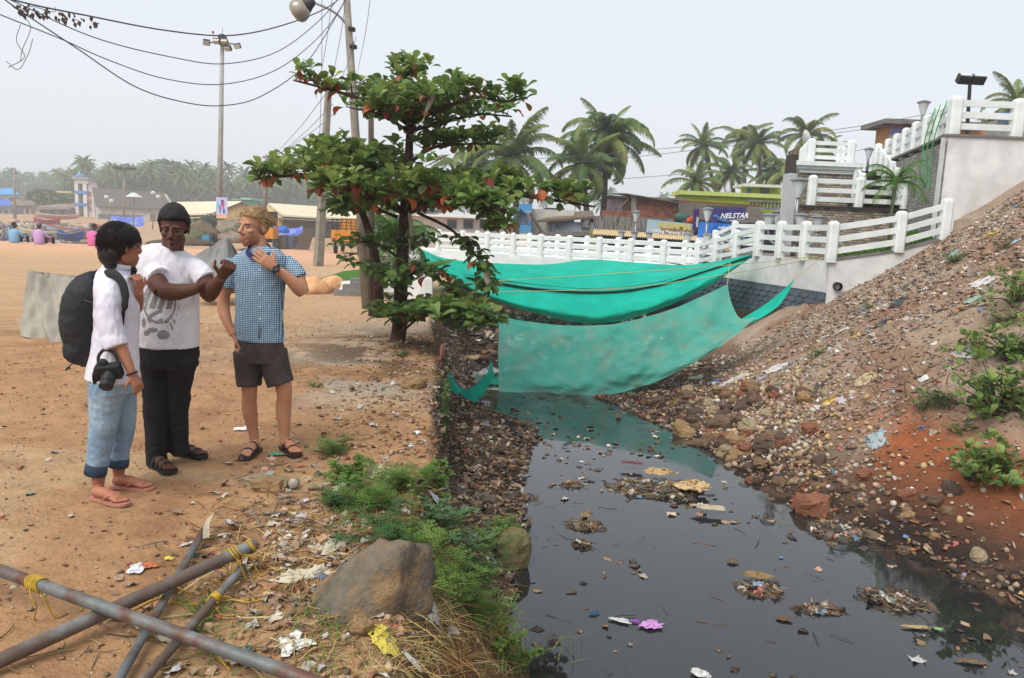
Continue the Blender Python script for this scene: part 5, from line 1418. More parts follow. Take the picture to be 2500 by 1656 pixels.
M_bark = mat('almond_bark', rgb(96, 74, 62, .7), rgb(62, 46, 40, .7), 9, .95, .6, 30, .15, c3=rgb(120, 104, 92), s3=2.5, amt3=.5)

class Leafy:
    def __init__(s): s.items = []
    def rosette(s, p, n, size, red=.06, up=Vector((0, 0, 1)), spread=(10, 60)):
        red *= .6
        ph = random.random()*6.28
        for i in range(n):
            az = ph+i*2.4+random.uniform(-.3, .3)
            el = R(random.uniform(*spread)) if random.random() < .8 else R(random.uniform(-40, 10))
            d = Vector((math.cos(az)*math.cos(el), math.sin(az)*math.cos(el), math.sin(el)))
            L_ = size*random.uniform(.7, 1.15)
            isred = random.random() < red
            if isred: d.z = random.uniform(-1.1, -.2); d.normalize()
            n_ = Vector((0, 0, 1))-d*d.z
            if n_.length < .05: n_ = Vector((1, 0, 0))
            n_.normalize()
            n_ = (n_+Vector((random.gauss(0, .3), random.gauss(0, .3), random.gauss(0, .3)))).normalized()
            n_ = (n_-d*n_.dot(d)).normalized()
            y_ = n_.cross(d)
            M = Matrix((d*L_, y_*L_, n_*L_)).transposed()
            ci = random.randrange(4) if isred else None
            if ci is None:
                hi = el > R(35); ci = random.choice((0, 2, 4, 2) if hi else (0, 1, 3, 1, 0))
            s.items.append((p+d*.02, M, isred, ci))
    def build(s, root, o, nsep, red_first=True, maxn=300):
        it = sorted(s.items, key=lambda q: q[0].y-(1.0 if q[2] else 0)-.4*random.random())
        sep = it[:nsep]; rest = it[nsep:]
        for p, M, isred, ci in sep:
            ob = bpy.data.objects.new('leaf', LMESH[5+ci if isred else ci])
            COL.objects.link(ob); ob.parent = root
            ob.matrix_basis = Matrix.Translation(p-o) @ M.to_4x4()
        k = MB()
        for p, M, isred, ci in rest:
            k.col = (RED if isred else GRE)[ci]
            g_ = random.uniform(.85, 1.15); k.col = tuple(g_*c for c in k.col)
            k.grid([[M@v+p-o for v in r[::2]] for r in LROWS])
        k.build('foliage', M_leaves, root, True, True, kind='stuff')

tree = empty('almond_tree', 'Indian almond tree in flat tiers with reddening leaves at the bank edge', 'tree', TB)
random.seed(21)
LF = Leafy()
def tp_(px, py, dy=0.0): return at(px, py, TY+dy)
def limb(pts, r0, r1, n=14, name='branch'):
    P = spline([tp_(*p) for p in pts], n)
    k = MB(); k.tube([p-TB for p in P], [r0+(r1-r0)*i/(n-1) for i in range(n)], 8)
    k.build(name, M_bark, tree, True)
    return P
limb([(968, 850, 0), (975, 800, 0), (978, 720, .0), (984, 600, 0), (990, 500, 0)], .115, .075, 16, 'trunk')
limb([(990, 500, 0), (996, 420, 0), (1000, 330, 0), (1002, 250, 0), (1003, 175, 0)], .075, .025, 16, 'trunk')
limb([(922, 775, .5), (924, 700, .5), (918, 640, .5), (905, 580, .5), (880, 510, .5), (840, 460, .3)], .085, .04, 14, 'trunk')
def spray(pts, r0, r1, dens, size=.17, up=.10, width=.25, t0=.25, red=.06, n=7, sprd=(10, 60), twig=True):
    P = limb(pts, r0, r1, 16)
    L_ = sum((P[i+1]-P[i]).length for i in range(15))
    m = max(3, int(L_*dens*1.25))
    for i in range(m):
        t = t0+(1-t0)*(i+random.random()*.8)/m
        q_ = P[min(15, int(t*15))]
        p = q_+Vector((random.gauss(0, width*.35), random.gauss(0, width*.8), abs(random.gauss(up, .06))))
        LF.rosette(p, n+random.randint(-2, 2), size, red, spread=sprd)
        if twig and random.random() < .5:
            k_tw.tube([q_-TB, (q_+p)/2-TB+Vector((0, 0, -.01)), p-TB], [.012, .009, .006], 4, cap=False)
    return P
k_tw = MB()
# crown top
for i in range(26):
    p = tp_(random.gauss(1000, 32), random.uniform(150, 200), random.gauss(0, .22)); LF.rosette(p, 8, .155, .08)
# tier two
spray([(992, 300, 0), (935, 262, -.1), (870, 238, -.15), (790, 215, -.2), (716, 196, -.2)], .035, .012, 19, .16, .07, .14, .15, .12)
spray([(1000, 300, 0), (1080, 265, -.2), (1160, 238, -.3), (1230, 248, -.3), (1288, 238, -.3)], .035, .012, 17, .16, .07, .18, .1, .04)
spray([(1000, 320, 0), (1080, 300, .4), (1170, 280, .6), (1250, 285, .7)], .03, .01, 18, .16, .06, .25, .1, .05)
spray([(996, 320, 0), (940, 285, -.6), (900, 270, -1.0)], .025, .01, 24, .16, .06, .3, .1, .05)
spray([(996, 300, 0), (1010, 262, -.6), (1040, 240, -1.0)], .025, .01, 24, .16, .06, .3, .1, .05)
spray([(1000, 310, 0), (980, 260, .5), (950, 240, .9)], .025, .01, 22, .16, .06, .3, .1, .05)
spray([(1000, 310, 0), (1090, 240, .4), (1130, 215, .5)], .025, .01, 18, .16, .06, .2, .2, .05)
for i in range(16): LF.rosette(tp_(random.uniform(900, 1100), random.uniform(205, 260), random.gauss(0, .5)), 8, .16, .05)
# right stub tier
spray([(995, 400, 0), (1060, 360, 0), (1140, 352, 0), (1222, 352, 0)], .028, .01, 24, .17, .05, .22, .25, .05)
# wide left tier
spray([(986, 520, 0), (900, 470, -.2), (800, 430, -.3), (700, 430, -.4), (606, 440, -.4)], .045, .012, 22, .18, .06, .26, .18, .13)
spray([(986, 520, 0), (890, 430, .2), (800, 390, .4), (740, 405, .5)], .04, .012, 22, .18, .05, .35, .25, .05)
spray([(990, 500, 0), (930, 420, .0), (870, 385, .1), (830, 375, .2)], .035, .012, 26, .18, .05, .35, .3, .03)
spray([(986, 520, 0), (900, 480, -.8), (830, 460, -1.3), (770, 470, -1.6)], .04, .012, 20, .18, .06, .25, .25, .08)
spray([(840, 460, .3), (830, 500, .2), (820, 525, .1)], .02, .008, 26, .17, .0, .3, .1, .06, sprd=(-30, 40))
spray([(970, 530, 0), (880, 500, -.3), (820, 520, -.4)], .025, .01, 16, .17, .02, .25, .4, .06, sprd=(-30, 40))
spray([(990, 480, 0), (960, 420, .3), (930, 380, .5)], .03, .01, 22, .18, .05, .4, .3, .03)
# wide right tier
spray([(990, 520, 0), (1090, 478, -.3), (1200, 468, -.5), (1330, 486, -.6), (1452, 505, -.6)], .05, .012, 20, .175, .05, .24, .12, .11)
spray([(990, 520, 0), (1060, 500, -.9), (1150, 500, -1.3), (1240, 520, -1.5)], .04, .012, 18, .18, .05, .24, .3, .06)
spray([(990, 515, 0), (1090, 460, .4), (1190, 450, .8), (1260, 460, 1.0)], .04, .012, 19, .17, .05, .35, .2, .05)
spray([(990, 515, 0), (1010, 470, -.8), (1040, 455, -1.3)], .03, .012, 24, .18, .05, .35, .2, .12)
spray([(1150, 500, -1.2), (1210, 540, -1.3), (1240, 570, -1.3)], .02, .008, 22, .17, .02, .16, .1, .06, sprd=(-30, 50))
for i in range(34): LF.rosette(tp_(random.uniform(860, 1120), random.uniform(425, 505), random.gauss(-.3, .5)), 7, .18, .12)
# trailing branch with rag
P_tr = spray([(1020, 520, -.3), (1100, 560, -.6), (1160, 620, -.8), (1185, 680, -.9), (1190, 720, -.9)], .022, .008, 15, .15, .0, .10, .35, .10, 5, (-60, 10))
# low growth round the trunks
spray([(985, 640, 0), (930, 600, -.2), (870, 590, -.3), (845, 600, -.3)], .02, .008, 14, .16, .03, .3, .2, .06, 5, (-50, 30))
spray([(984, 700, 0), (920, 660, -.4), (860, 640, -.5)], .018, .008, 14, .16, .03, .25, .2, .06, 5, (-50, 30))
spray([(984, 680, 0), (1040, 660, -.4), (1090, 700, -.5), (1130, 730, -.5)], .02, .008, 17, .16, .03, .2, .1, .07, 6, (-40, 30))
spray([(984, 610, 0), (1010, 590, -.2), (1030, 600, -.3)], .018, .008, 16, .16, .03, .3, .1, .05, 6, (-40, 40))
spray([(984, 740, 0), (960, 690, -.5), (1000, 660, -.8)], .018, .008, 14, .16, .03, .3, .1, .05, 6, (-40, 40))
spray([(976, 810, 0), (950, 770, -.5), (925, 775, -.7)], .018, .008, 16, .17, .03, .25, .3, .03, 6, (0, 50))
spray([(976, 820, 0), (1010, 770, -.7), (1080, 770, -1.2), (1150, 785, -1.4), (1215, 800, -1.4)], .022, .008, 17, .22, .03, .2, .15, .04, 7, (0, 50))
spray([(976, 815, 0), (1040, 765, -.3), (1110, 760, -.5), (1160, 770, -.5)], .02, .008, 14, .21, .03, .2, .25, .03, 6, (0, 50))
LF.build(tree, TB, 300)
k_tw.build('twig', M_bark, tree, True, kind='stuff')
# cloth strips caught in the tree
M_rag = mat('dirty_rag', rgb(206, 196, 178, .8), rgb(164, 150, 132, .8), 9, .9, .3, 40)
M_pinkrag = mat('pink_rag', rgb(206, 150, 140, .8), rgb(170, 110, 104, .8), 9, .9, .3, 40)
def ragstrip(label, pts, w_, m=None, tw=3.0):
    P = spline([tp_(*p) for p in pts], 22); k = MB(); rows = []
    for i, p in enumerate(P):
        a = i*tw/22+mnoise.noise(p*3)*1.5; ww = w_*(.5+.6*abs(mnoise.noise(p*6+Vector((3, 1, 0)))))+.006
        d = Vector((math.cos(a), math.sin(a), .3*math.sin(a*2)))*ww
        rows.append([p-d, p-d*.3+Vector((0, -.012, 0)), p+d*.4, p+d])
    k.grid(rows)
    return k.build('cloth_strip', m or M_rag, None, True, label=label, cat='rag', group='rags caught in the tree')
ragstrip('white cloth strip hanging from the second tier of the almond tree', [(1062, 222, -.9), (1050, 250, -.9), (1040, 275, -.9), (1030, 298, -.9)], .045)
ragstrip('pale torn cloth trailing right of the upper trunk', [(1090, 378, -.4), (1062, 395, -.5), (1040, 405, -.5), (1022, 416, -.5)], .10)
ragstrip('dirty white rag hanging at the end of the drooping branch', [(1186, 665, -1.0), (1192, 700, -1.0), (1184, 730, -1.0), (1176, 752, -1.0)], .06)
ragstrip('thin frayed strip below the drooping branch rag', [(1174, 730, -1.0), (1168, 752, -1.0), (1150, 770, -1.0)], .02)
ragstrip('white strips hanging beside the main trunk', [(1000, 520, -.4), (1004, 560, -.4), (1002, 600, -.4), (1000, 620, -.4)], .035)
ragstrip('pink rag hanging under the low branch', [(1082, 840, -1.0), (1078, 870, -1.0), (1074, 896, -1.0)], .04, M_pinkrag)
ragstrip('pale rag knotted between the two trunks', [(888, 640, -.2), (915, 655, -.2), (935, 662, -.2)], .03)

# ------------------------------------------------------------------ things on the open ground
M_gtarp = mat('grey_tarp', rgb(172, 166, 152, .78), rgb(146, 140, 128, .78), 2.2, .7, .35, 9, .3, c3=rgb(120, 114, 104), s3=1.6, amt3=.5)
M_gtarp2 = mat('grey_tarp_dark', rgb(140, 140, 138, .78), rgb(112, 112, 112, .78), 2.5, .6, .35, 10, .35, c3=rgb(170, 170, 166), s3=2)
# draped grey cover at the left
def cover(name, label, top, bottom, m, depth, seed, cat='cover', fold=.05, low=None):
    """sheet hung over something: front and back falls with folds, closed by the ridge"""
    root = empty(name, label, cat, (bottom[0]+bottom[-1])/2)
    o = Vector(root.location)
    n, mrow = 60, 22
    T = spline(top, n); Bm = spline(bottom, n)
    rows = []
    for j in range(mrow*2+1):
        r = []
        for i in range(n):
            u = i/(n-1); v = j/mrow
            back = v > 1
            vv = 2-v if back else v
            p = Bm[i].lerp(T[i], vv)
            p = p+Vector((0, 1, 0))*(depth if back else 0)*(1-vv)*(1.0)+Vector((0, .0, 0))
            bell = math.sin(math.pi*vv)*.0
            f = fold*(1-vv*.6)*(mnoise.noise(Vector((u*7+vv*2.5+seed, vv*1.2, seed)))+.4*mnoise.noise(Vector((u*18, vv*4+seed, 2))))
            p = p+Vector((0, -f if not back else f, f*.2))
            r.append(p-o)
        rows.append(r)
    k = MB(); k.grid(rows)
    k.build('sheet', m, root, True)
    return root, o
g1 = lambda px, py: gz(px, py, .04)
r_, o = cover('covered_stall', 'grey tarpaulin draped over a low stall behind the backpack',
      [at(68, 660, 10.8), at(130, 668, 10.9), at(200, 672, 11.0), at(262, 655, 11.2), at(300, 640, 11.4)],
      [at(50, 820, 10.25), at(110, 832, 10.15), at(180, 838, 10.1), at(260, 836, 10.3), at(318, 825, 10.6)], M_gtarp, 1.3, 3, 'tarpaulin', .16)
k = MB()
for p in (at(70, 700, 11.1), at(290, 690, 11.5), at(180, 700, 11.4)):
    k.tube([Vector((p.x, p.y, -.02))-o, p-o], .03, 6)
k.build('stake', M_wood, r_)
r_, o = cover('covered_cart', 'dark grey tarpaulin peaked over a cart behind the bearded man',
      [at(478, 622, 15.2), at(520, 600, 15.3), at(556, 580, 15.4), at(572, 612, 15.6), at(585, 640, 15.8)],
      [at(460, 700, 14.8), at(500, 704, 14.7), at(545, 706, 14.7), at(580, 706, 14.9), at(600, 704, 15.2)], M_gtarp2, 1.5, 8, 'tarpaulin', .14)
k = MB(); k.box(at(528, 704, 15.2)-o, (.8, .5, .14)); k.build('red_box', plain('box_red', rgb(150, 30, 40, .8), .4), r_)
# orange sand sacks
M_sack = mat('orange_sack', rgb(232, 182, 140, .85), rgb(210, 150, 106, .85), 7, .8, .6, 26, .2, c3=rgb(232, 186, 140, .85), s3=4)
def sack(label, p, r3, rot, m, seed, name='sand_sack', cat='sack', group=None):
    k = MB(); k.ell((0, 0, 0), r3, nu=22, nv=14)
    for j, v in enumerate(k.v):
        v = Vector(v); sx = v.x/r3[0]
        v.y *= 1-.25*sx**4; v.z *= 1-.3*sx**4
        nn = mnoise.noise(Vector((sx*2+seed, v.y/r3[1]*1.5, v.z/r3[2]*1.5)))
        v = v*(1+.22*nn+.14*(.3-abs(mnoise.noise(Vector((sx*4+seed, v.y/r3[1]*3, v.z/r3[2]*3)))))); v.z = max(v.z, -.55*r3[2]); k.v[j] = tuple(v)
    o_ = k.build(name, m, None, True, loc=p, rot=rot, label=label, cat=cat, group=group)
    return o_
p = gz(768, 716, 0); sack('plump orange sand sack lying left of the ramp', (p.x, p.y, .12), (.36, .32, .26), (0, R(8), R(10)), M_sack, 1, group='orange sacks')
p = gz(802, 712, 0); sack('flattened orange sand sack leaning on the plump one', (p.x+.05, p.y+.1, .14), (.34, .27, .22), (0, R(-14), R(50)), M_sack, 5, group='orange sacks')
# white ramp to the bridge at the left, with lawn and grey steps
root = empty('bridge_ramp', 'white ramp flank with lawn leading to the bridge', 'ramp', at(900, 700, 19.5))
o = Vector(root.location)
pA, pB, pC, pD = at(776, 700, 19.0), at(1052, 700, 17.3), at(1052, 640, 17.3), at(776, 668, 19.0)
k = MB(); k.prism([Vector((pA.x-1.0, pA.y+.4, -.05)), Vector((pB.x, pB.y, -.3)), Vector((pB.x, pB.y, .62)), Vector((pA.x+1.2, pA.y-.4, .34)), Vector((pA.x-1.0, pA.y+.4, .04))], (.0, .3, 0)); ob = k.build('flank_wall', M_whitewall, root); ob.location = -o
k = MB(); rows = []
for i in range(11):
    t = i/10; a = Vector((pA.x-.6, pA.y+.6, .06)).lerp(Vector((pB.x-.2, pB.y+.35, .62)), t)
    rows.append([a+Vector((j*.12, j*.45, .05*j+.03*mnoise.noise(Vector((i, j, 3))))) for j in range(6)])
k.grid(rows); ob = k.build('lawn', M_grass, root, True); ob.location = -o
k = MB(); k.box((at(1046, 730, 16.8).x, 16.8, .05), (.16, .25, 1.0)); ob = k.build('end_post', M_white, root); ob.location = -o
M_block = mat('grey_block', rgb(150, 148, 144, .75), rgb(124, 122, 118, .75), 8, .9, .3, 30)
for i, (px, py, Yd, w_) in enumerate(((858, 706, 17.9, .75), (868, 698, 18.0, .55), (876, 690, 18.1, .35), (930, 704, 17.6, .8))):
    p = at(px, py, Yd); k = MB(); k.box((0, 0, .06), (w_, .3, .13)); k.build('grey_block', M_block, None, loc=(p.x, p.y, hz(p.x, p.y)+(.0 if i in (0, 3) else .13*i)), label=['lowest grey paving block stack course before the ramp', 'middle grey paving block course before the ramp', 'top short grey block before the ramp', 'grey block course right behind the trunks'][i], cat='block', group='grey blocks by the ramp')
# shrubs of the lawn
k = MB()
r_ = empty('ramp_shrub', 'yellow green shrub on the ramp lawn between the trunks', 'shrub', at(945, 640, 18.6))
random.seed(6)
for i in range(420):
    d = Vector((random.gauss(0, .32), random.gauss(0, .22), abs(random.gauss(.2, .18)))); a = random.random()*6.28
    e = Vector((math.cos(a), math.sin(a), random.uniform(-.3, .8)))*.09
    g_ = random.uniform(.7, 1.2); k.col = (rgb(170, 180, 70)[0]*g_, rgb(170, 180, 70)[1]*g_, rgb(170, 180, 70)[2]*g_)
    k.add([d, d+e+Vector((.02, .01, 0)), d+e*1.6, d+e-Vector((.02, .01, 0))], [(0, 1, 2, 3)])
k.build('leaves', M_leaves, r_, False, True)
# ------------------------------------------------------------------ people
def remesh(mb, name, mats, voxel=.006, it=3, amp=0.0, fr=(9, 9, 9), seed=0, assign=None, offset=None, fac=.5):
    me0 = bpy.data.meshes.new('raw'); me0.from_pydata(mb.v, [], mb.f); me0.update()
    ob = bpy.data.objects.new('raw', me0); COL.objects.link(ob)
    md = ob.modifiers.new('r', 'REMESH'); md.mode = 'VOXEL'; md.voxel_size = voxel
    if it:
        sm = ob.modifiers.new('s', 'SMOOTH'); sm.factor = fac; sm.iterations = it
    me_ = bpy.data.meshes.new_from_object(ob.evaluated_get(bpy.context.evaluated_depsgraph_get()))
    bpy.data.objects.remove(ob); bpy.data.meshes.remove(me0)
    me_.name = name
    n_ = len(me_.vertices)
    if amp:
        co = np.empty(n_*3, np.float32); no = np.empty(n_*3, np.float32)
        me_.vertices.foreach_get('co', co); me_.vertices.foreach_get('normal', no)
        co = co.reshape(-1, 3); no = no.reshape(-1, 3)
        d = np.array([.55*mnoise.noise(Vector((p[0]*fr[0]*.6+seed+p[2]*2, p[1]*fr[1]*.6, p[2]*fr[2]*.6)))+.75*(.35-abs(mnoise.noise(Vector((p[0]*fr[0]*1.3+p[2]*fr[2]*.5, p[1]*fr[1]*1.3+seed, p[2]*fr[2]*1.2)))))+.3*mnoise.noise(Vector((p[0]*fr[0]*3.3, p[1]*fr[1]*3.3+seed, p[2]*fr[2]*2.8))) for p in co])
        co = co+no*(d*amp)[:, None]
        me_.vertices.foreach_set('co', co.astype(np.float32).ravel())
    me_.materials.clear()
    if not isinstance(mats, (list, tuple)): mats = [mats]
    for m in mats: me_.materials.append(m)
    if assign:
        c = np.empty(len(me_.polygons)*3, np.float32); me_.polygons.foreach_get('center', c)
        me_.polygons.foreach_set('material_index', [assign(Vector(p)) for p in c.reshape(-1, 3)])
    me_.polygons.foreach_set('use_smooth', [True]*len(me_.polygons))
    me_.update()
    return me_

def skinmat(name, c, sss=.08, rough=.58):
    m = mat(name, rgb(*c, .8), rgb(*[v*.92 for v in c], .8), 14, rough, .08, 120, .35, c3=rgb(c[0]*.95, c[1]*.86, c[2]*.82, .8), s3=6, amt3=.5)
    b_ = m.node_tree.nodes['Principled BSDF']; b_.inputs['Subsurface Weight'].default_value = sss; b_.inputs['Subsurface Radius'].default_value = (.02, .008, .005)
    return m

class Person:
    def __init__(s, label, Yd, base):
        s.Y = Yd; s.o = Vector(base); s.root = empty('person', label, 'person', s.o)
        s.b = MB()
    def q(s, zx, zy, dy=0.0):
        return at(100+zx*.5166, 450+zy*.5166, s.Y+dy)-s.o
    def inv(s, p):
        """survey mark of a point of the figure"""
        d = p+s.o-CAMPOS; d = d/d.dot(_f)
        return ((1250+d.dot(_r)*FPX-100)/.5166, (828-d.dot(_u)*FPX-450)/.5166)
    def part(s, name, me_, parent=None, **kw): return inst(name, me_, parent or s.root, **kw)

def head(P, c, fwd, tilt, scale, side=0.0):
    """returns head frame matrix; adds skull to P.b"""
    yaw = math.atan2(fwd[0], -fwd[1])
    M = Matrix.Rotation(yaw, 3, 'Z') @ Matrix.Rotation(R(tilt), 3, 'X') @ Matrix.Rotation(R(side), 3, 'Y')
    k = P.b
    def E(c_, r_): k.ell(c+M@(Vector(c_)*scale), tuple(v*scale for v in r_), M, 16, 12)
    E((0, .015, .035), (.076, .098, .088)); E((0, -.030, -.035), (.060, .066, .082)); E((0, -.066, -.104), (.026, .024, .020))
    for sx in (-1, 1):
        E((sx*.042, -.010, -.066), (.020, .045, .036)); E((sx*.033, -.084, .030), (.028, .012, .008)); E((sx*.042, -.066, -.020), (.022, .022, .018))
        E((sx*.079, .018, -.008), (.009, .020, .033)); E((sx*.084, .024, .006), (.008, .014, .018)); E((sx*.012, -.103, -.035), (.009, .010, .008))
    k.tube([c+M@(Vector(p)*scale) for p in ((0, -.088, .022), (0, -.103, -.004), (0, -.117, -.030))], [.009*scale, .012*scale, .014*scale], 10)
    E((0, -.094, -.062), (.025, .011, .006)); E((0, -.093, -.076), (.022, .011, .008)); E((0, -.08, -.088), (.03, .015, .02))
    return M
def face_parts(P, c, M, scale, iris, brow, lid, white=True, squint=.5):
    for sx in (-1, 1):
        k = MB(); k.ell(c+M@(Vector((sx*.0315, -.0800, .006))*scale), (.0120*scale, .0100*scale, .0115*squint*scale), M, 12, 8)
        eb = k.build('eye', plain('eye_white_'+brow.name, (.30, .27, .25) if squint > .4 else (.10, .08, .075), .5), P.root, True)
        k = MB(); k.ell(c+M@(Vector((sx*.0315, -.0870, .006))*scale), (.0075*scale, .0034*scale, .0060*scale*min(1, squint*1.5)), M, 10, 6); k.build('iris', iris, eb, True)
        k = MB(); k.tube([c+M@(Vector(p)*scale) for p in ((sx*.014, -.0885, .030), (sx*.03, -.0905, .033), (sx*.049, -.080, .029))], [.0030*scale, .0036*scale, .002*scale], 6); k.build('eyebrow', brow, P.root, True)
def hair_cap(P, c, M, scale, m, line, thick, vol=(1.08, 1.08, 1.1), amp=.006, fr=40, tufts=0, tl=.03, sweep=Vector((0, .4, .6)), seed=1, name='hair', voxel=.006, extra=None, lift=.25):
    random.seed(seed)
    k = MB(); k.ell((0, 0, 0), (1, 1, 1), None, 40, 28)
    for j, v in enumerate(k.v):
        v = Vector(v); p = Vector((v.x*.076, v.y*.098, v.z*.088))
        lz = line(p.y+.015, p.x)
        inside = sst(lz-.012, lz+.010, p.z+.035)
        g_ = .82+(1+thick-.82)*float(inside)
        p = Vector((p.x*g_*(vol[0] if inside > .5 else 1), p.y*g_*(vol[1] if inside > .5 else 1), p.z*g_*(vol[2] if inside > .5 else 1)))+Vector((0, .015, .035))
        k.v[j] = tuple(c+M@(p*scale))
    if extra: extra(k, lambda p: c+M@(Vector(p)*scale), scale)
    me_ = remesh(k, name, m, voxel, 2, amp, (fr, fr, fr), seed)
    h = P.part(name, me_)
    if tufts:
        k = MB()
        for i in range(tufts):
            u = random.uniform(-.1, 1); a = random.random()*6.283; r_ = math.sqrt(max(0, 1-u*u))
            d = Vector((r_*math.cos(a), r_*math.sin(a), u)); p = Vector((d.x*.076, d.y*.098, d.z*.088))
            if p.z+.035 < line(p.y+.015, p.x)+.006: continue
            p = p*(1+thick*.8)+Vector((0, .015, .035))
            sw = sweep+Vector((random.gauss(0, .22), random.gauss(0, .22), random.gauss(0, .16)))
            e = (sw-d*sw.dot(d)*.9+d*lift).normalized()*tl*random.uniform(.6, 1.2)
            k.tube([c+M@(p*scale), c+M@((p+e*.5+d*.003)*scale), c+M@((p+e-d*.12*e.length)*scale)], [.0022*scale, .0020*scale, .0006], 4)
        k.build('hair_locks', m, h, True, kind='stuff')
    return h
def hand(k, w, d, pn, side, curl=(.35, .5, .4), size=1.0, thumb=.6, spread=.0):
    """palm from wrist w along d; pn faces out of the palm; side: +1 thumb towards pn x d"""
    d = d.normalized(); pn = (pn-d*pn.dot(d)).normalized(); ax = pn.cross(d)*side
    s_ = size
    k.tube([w-d*.02*s_, w+d*.02*s_, w+d*.055*s_, w+d*.09*s_], [(.024*s_, .020*s_), (.032*s_, .017*s_), (.041*s_, .015*s_), (.040*s_, .013*s_)], 12, up=pn)
    for i, (off_, ln) in enumerate(((.031, .072), (.0105, .080), (-.0105, .074), (-.031, .058))):
        p = w+d*.086*s_+ax*off_*s_; dir_ = (d+ax*spread*off_*8).normalized()
        pts = [p]; an = 0
        for j, f in enumerate((.45, .32, .23)):
            an += curl[j]
            pts.append(pts[-1]+(dir_*math.cos(an)+pn*math.sin(an))*ln*f*s_)
        k.tube(pts, [.0088*s_, .0082*s_, .0076*s_, .006*s_], 8); k.ell(pts[-1], (.006*s_,)*3, None, 8, 6)
    p = w+d*.025*s_+ax*.032*s_
    t1 = p+(d*.6+ax*.7+pn*.25*thumb).normalized()*.042*s_; t2 = t1+(d*.9+ax*.15+pn*.6*thumb).normalized()*.032*s_
    k.tube([p-ax*.012*s_, t1, t2], [.013*s_, .0105*s_, .0075*s_], 8); k.ell(t2, (.0075*s_,)*3, None, 8, 6)
def foot(k, A_, d, L_=.245, z0=.022, w=.043):
    d = d.normalized(); sd = Vector((-d.y, d.x, 0))
    k.tube([A_-d*.055+Vector((0, 0, z0+.030)), A_-d*.02+Vector((0, 0, z0+.034)), A_+d*.05+Vector((0, 0, z0+.036)), A_+d*.10+Vector((0, 0, z0+.027)), A_+d*.15+Vector((0, 0, z0+.018))],
           [(.026, .026), (.033, .034), (.034, .034), (w*.95, .024), (w, .015)], 12, up=Vector((0, 0, 1)))
    for i in range(5):
        p = A_+d*(.152-.006*abs(i-1)-.004*i)+sd*(.030-.0155*i)*(w/.043)
        k.tube([p+Vector((0, 0, z0+.014)), p+d*.025+Vector((0, 0, z0+.014)), p+d*.040+Vector((0, 0, z0+.009))], [.009, .0095, .007] if i else [.011, .013, .010], 8)
def sole(A_, d, flip, m, th=.022, w=.052):
    d = d.normalized(); sd = Vector((-d.y, d.x, 0))
    out = [(-.075, .022), (-.065, .034), (-.03, .040), (.04, .037), (.10, .048), (.15, .052), (.19, .042), (.207, .018)]
    poly = [A_+d*a+sd*b_*w/.052 for a, b_ in out]+[A_+d*a-sd*b_*w/.052 for a, b_ in out[::-1]]
    k = MB(); k.prism([p+Vector((0, 0, .002)) for p in poly], (0, 0, th)); return k
def strap(k, A_, d, a, w, hgt_, r_=(.011, .003), z0=.02):
    """band over the foot at distance a along it"""
    d = d.normalized(); sd = Vector((-d.y, d.x, 0))
    pts = [A_+d*a+sd*(w*math.cos(t))+Vector((0, 0, z0+hgt_*math.sin(t))) for t in [math.pi*i/12 for i in range(13)]]
    k.tube(pts, [r_]*13, 6, up=d)
def sandal(P, A_, d, m, bands, name='sandal', mb=None):
    k = sole(A_, d, 0, m); o_ = P.part(name, k.mesh('sole', m))
    for a, w, h in bands:
        k = MB(); strap(k, A_, d, a, w, h, (.004, .012)); k.build('strap', mb or m, o_, True)
def gpt(P, zx, zy):
    p = gz(100+zx*.5166, 450+zy*.5166, 0); p.z = hz(p.x, p.y)+.004; return p-P.o

# ---- bearded man in the checked shirt
base = gz(100+1090*.5166, 450+1255*.5166, 0); base.z = 0
A_ = Person('bearded blond man in blue checked shirt and grey shorts, hand at chin', 5.62, base)
q = A_.q
SKA = skinmat('skin_tanned', (206, 150, 116))
SKA2 = mat('skin_stubble', rgb(184, 130, 98, .8), rgb(160, 110, 80, .8), 60, .7, .2, 150)
LIPA = skinmat('lips_a', (186, 124, 102))
fwd = Vector((-.28, -.96, 0))
hc = q(1003, 205, -.02)
MA = head(A_, hc, Vector((-.46, -.89, 0)), 2, 1.08)
k = A_.b
k.tube([q(1034, 325), q(1028, 285), q(1018, 245, 0)], [.068, .060, .058], 14)
k.tube([q(1032, 318), q(1035, 350), q(1035, 430), q(1032, 560), q(1030, 700), q(1030, 790)], [(.10, .07), (.165, .09), (.175, .105), (.16, .10), (.165, .105), (.16, .10)], 20, up=fwd)
# his right arm hanging, thumb in the pocket
k.tube(spline([q(922, 380), q(892, 430, .01), q(868, 510, .03), q(862, 575, .03), q(876, 640, -.01), q(910, 712, -.05)], 14), [.058, .056, .054, .052, .049, .047, .045, .045, .045, .043, .039, .034, .031, .030], 12)
hand(k, q(910, 712, -.05), q(958, 800, -.05)-q(910, 712, -.05), Vector((.9, .1, .1)), 1, (.2, .3, .2))
# his left arm, hand at the chin
k.tube(spline([q(1150, 380), q(1198, 418, -.02), q(1225, 470, -.04), q(1236, 512, -.05)], 8), [.060, .058, .055, .052, .050, .049, .048, .046], 12)
k.tube(spline([q(1236, 512, -.05), q(1205, 478, -.09), q(1160, 436, -.13), q(1108, 396, -.17)], 8), [.046, .049, .049, .047, .042, .037, .032, .029], 12)
wd = q(1030, 338, -.20)-q(1108, 396, -.17)
hand(k, q(1108, 396, -.17), wd, Vector((.15, .95, -.25)), 1, (.12, .2, .15), 1.16, .8)
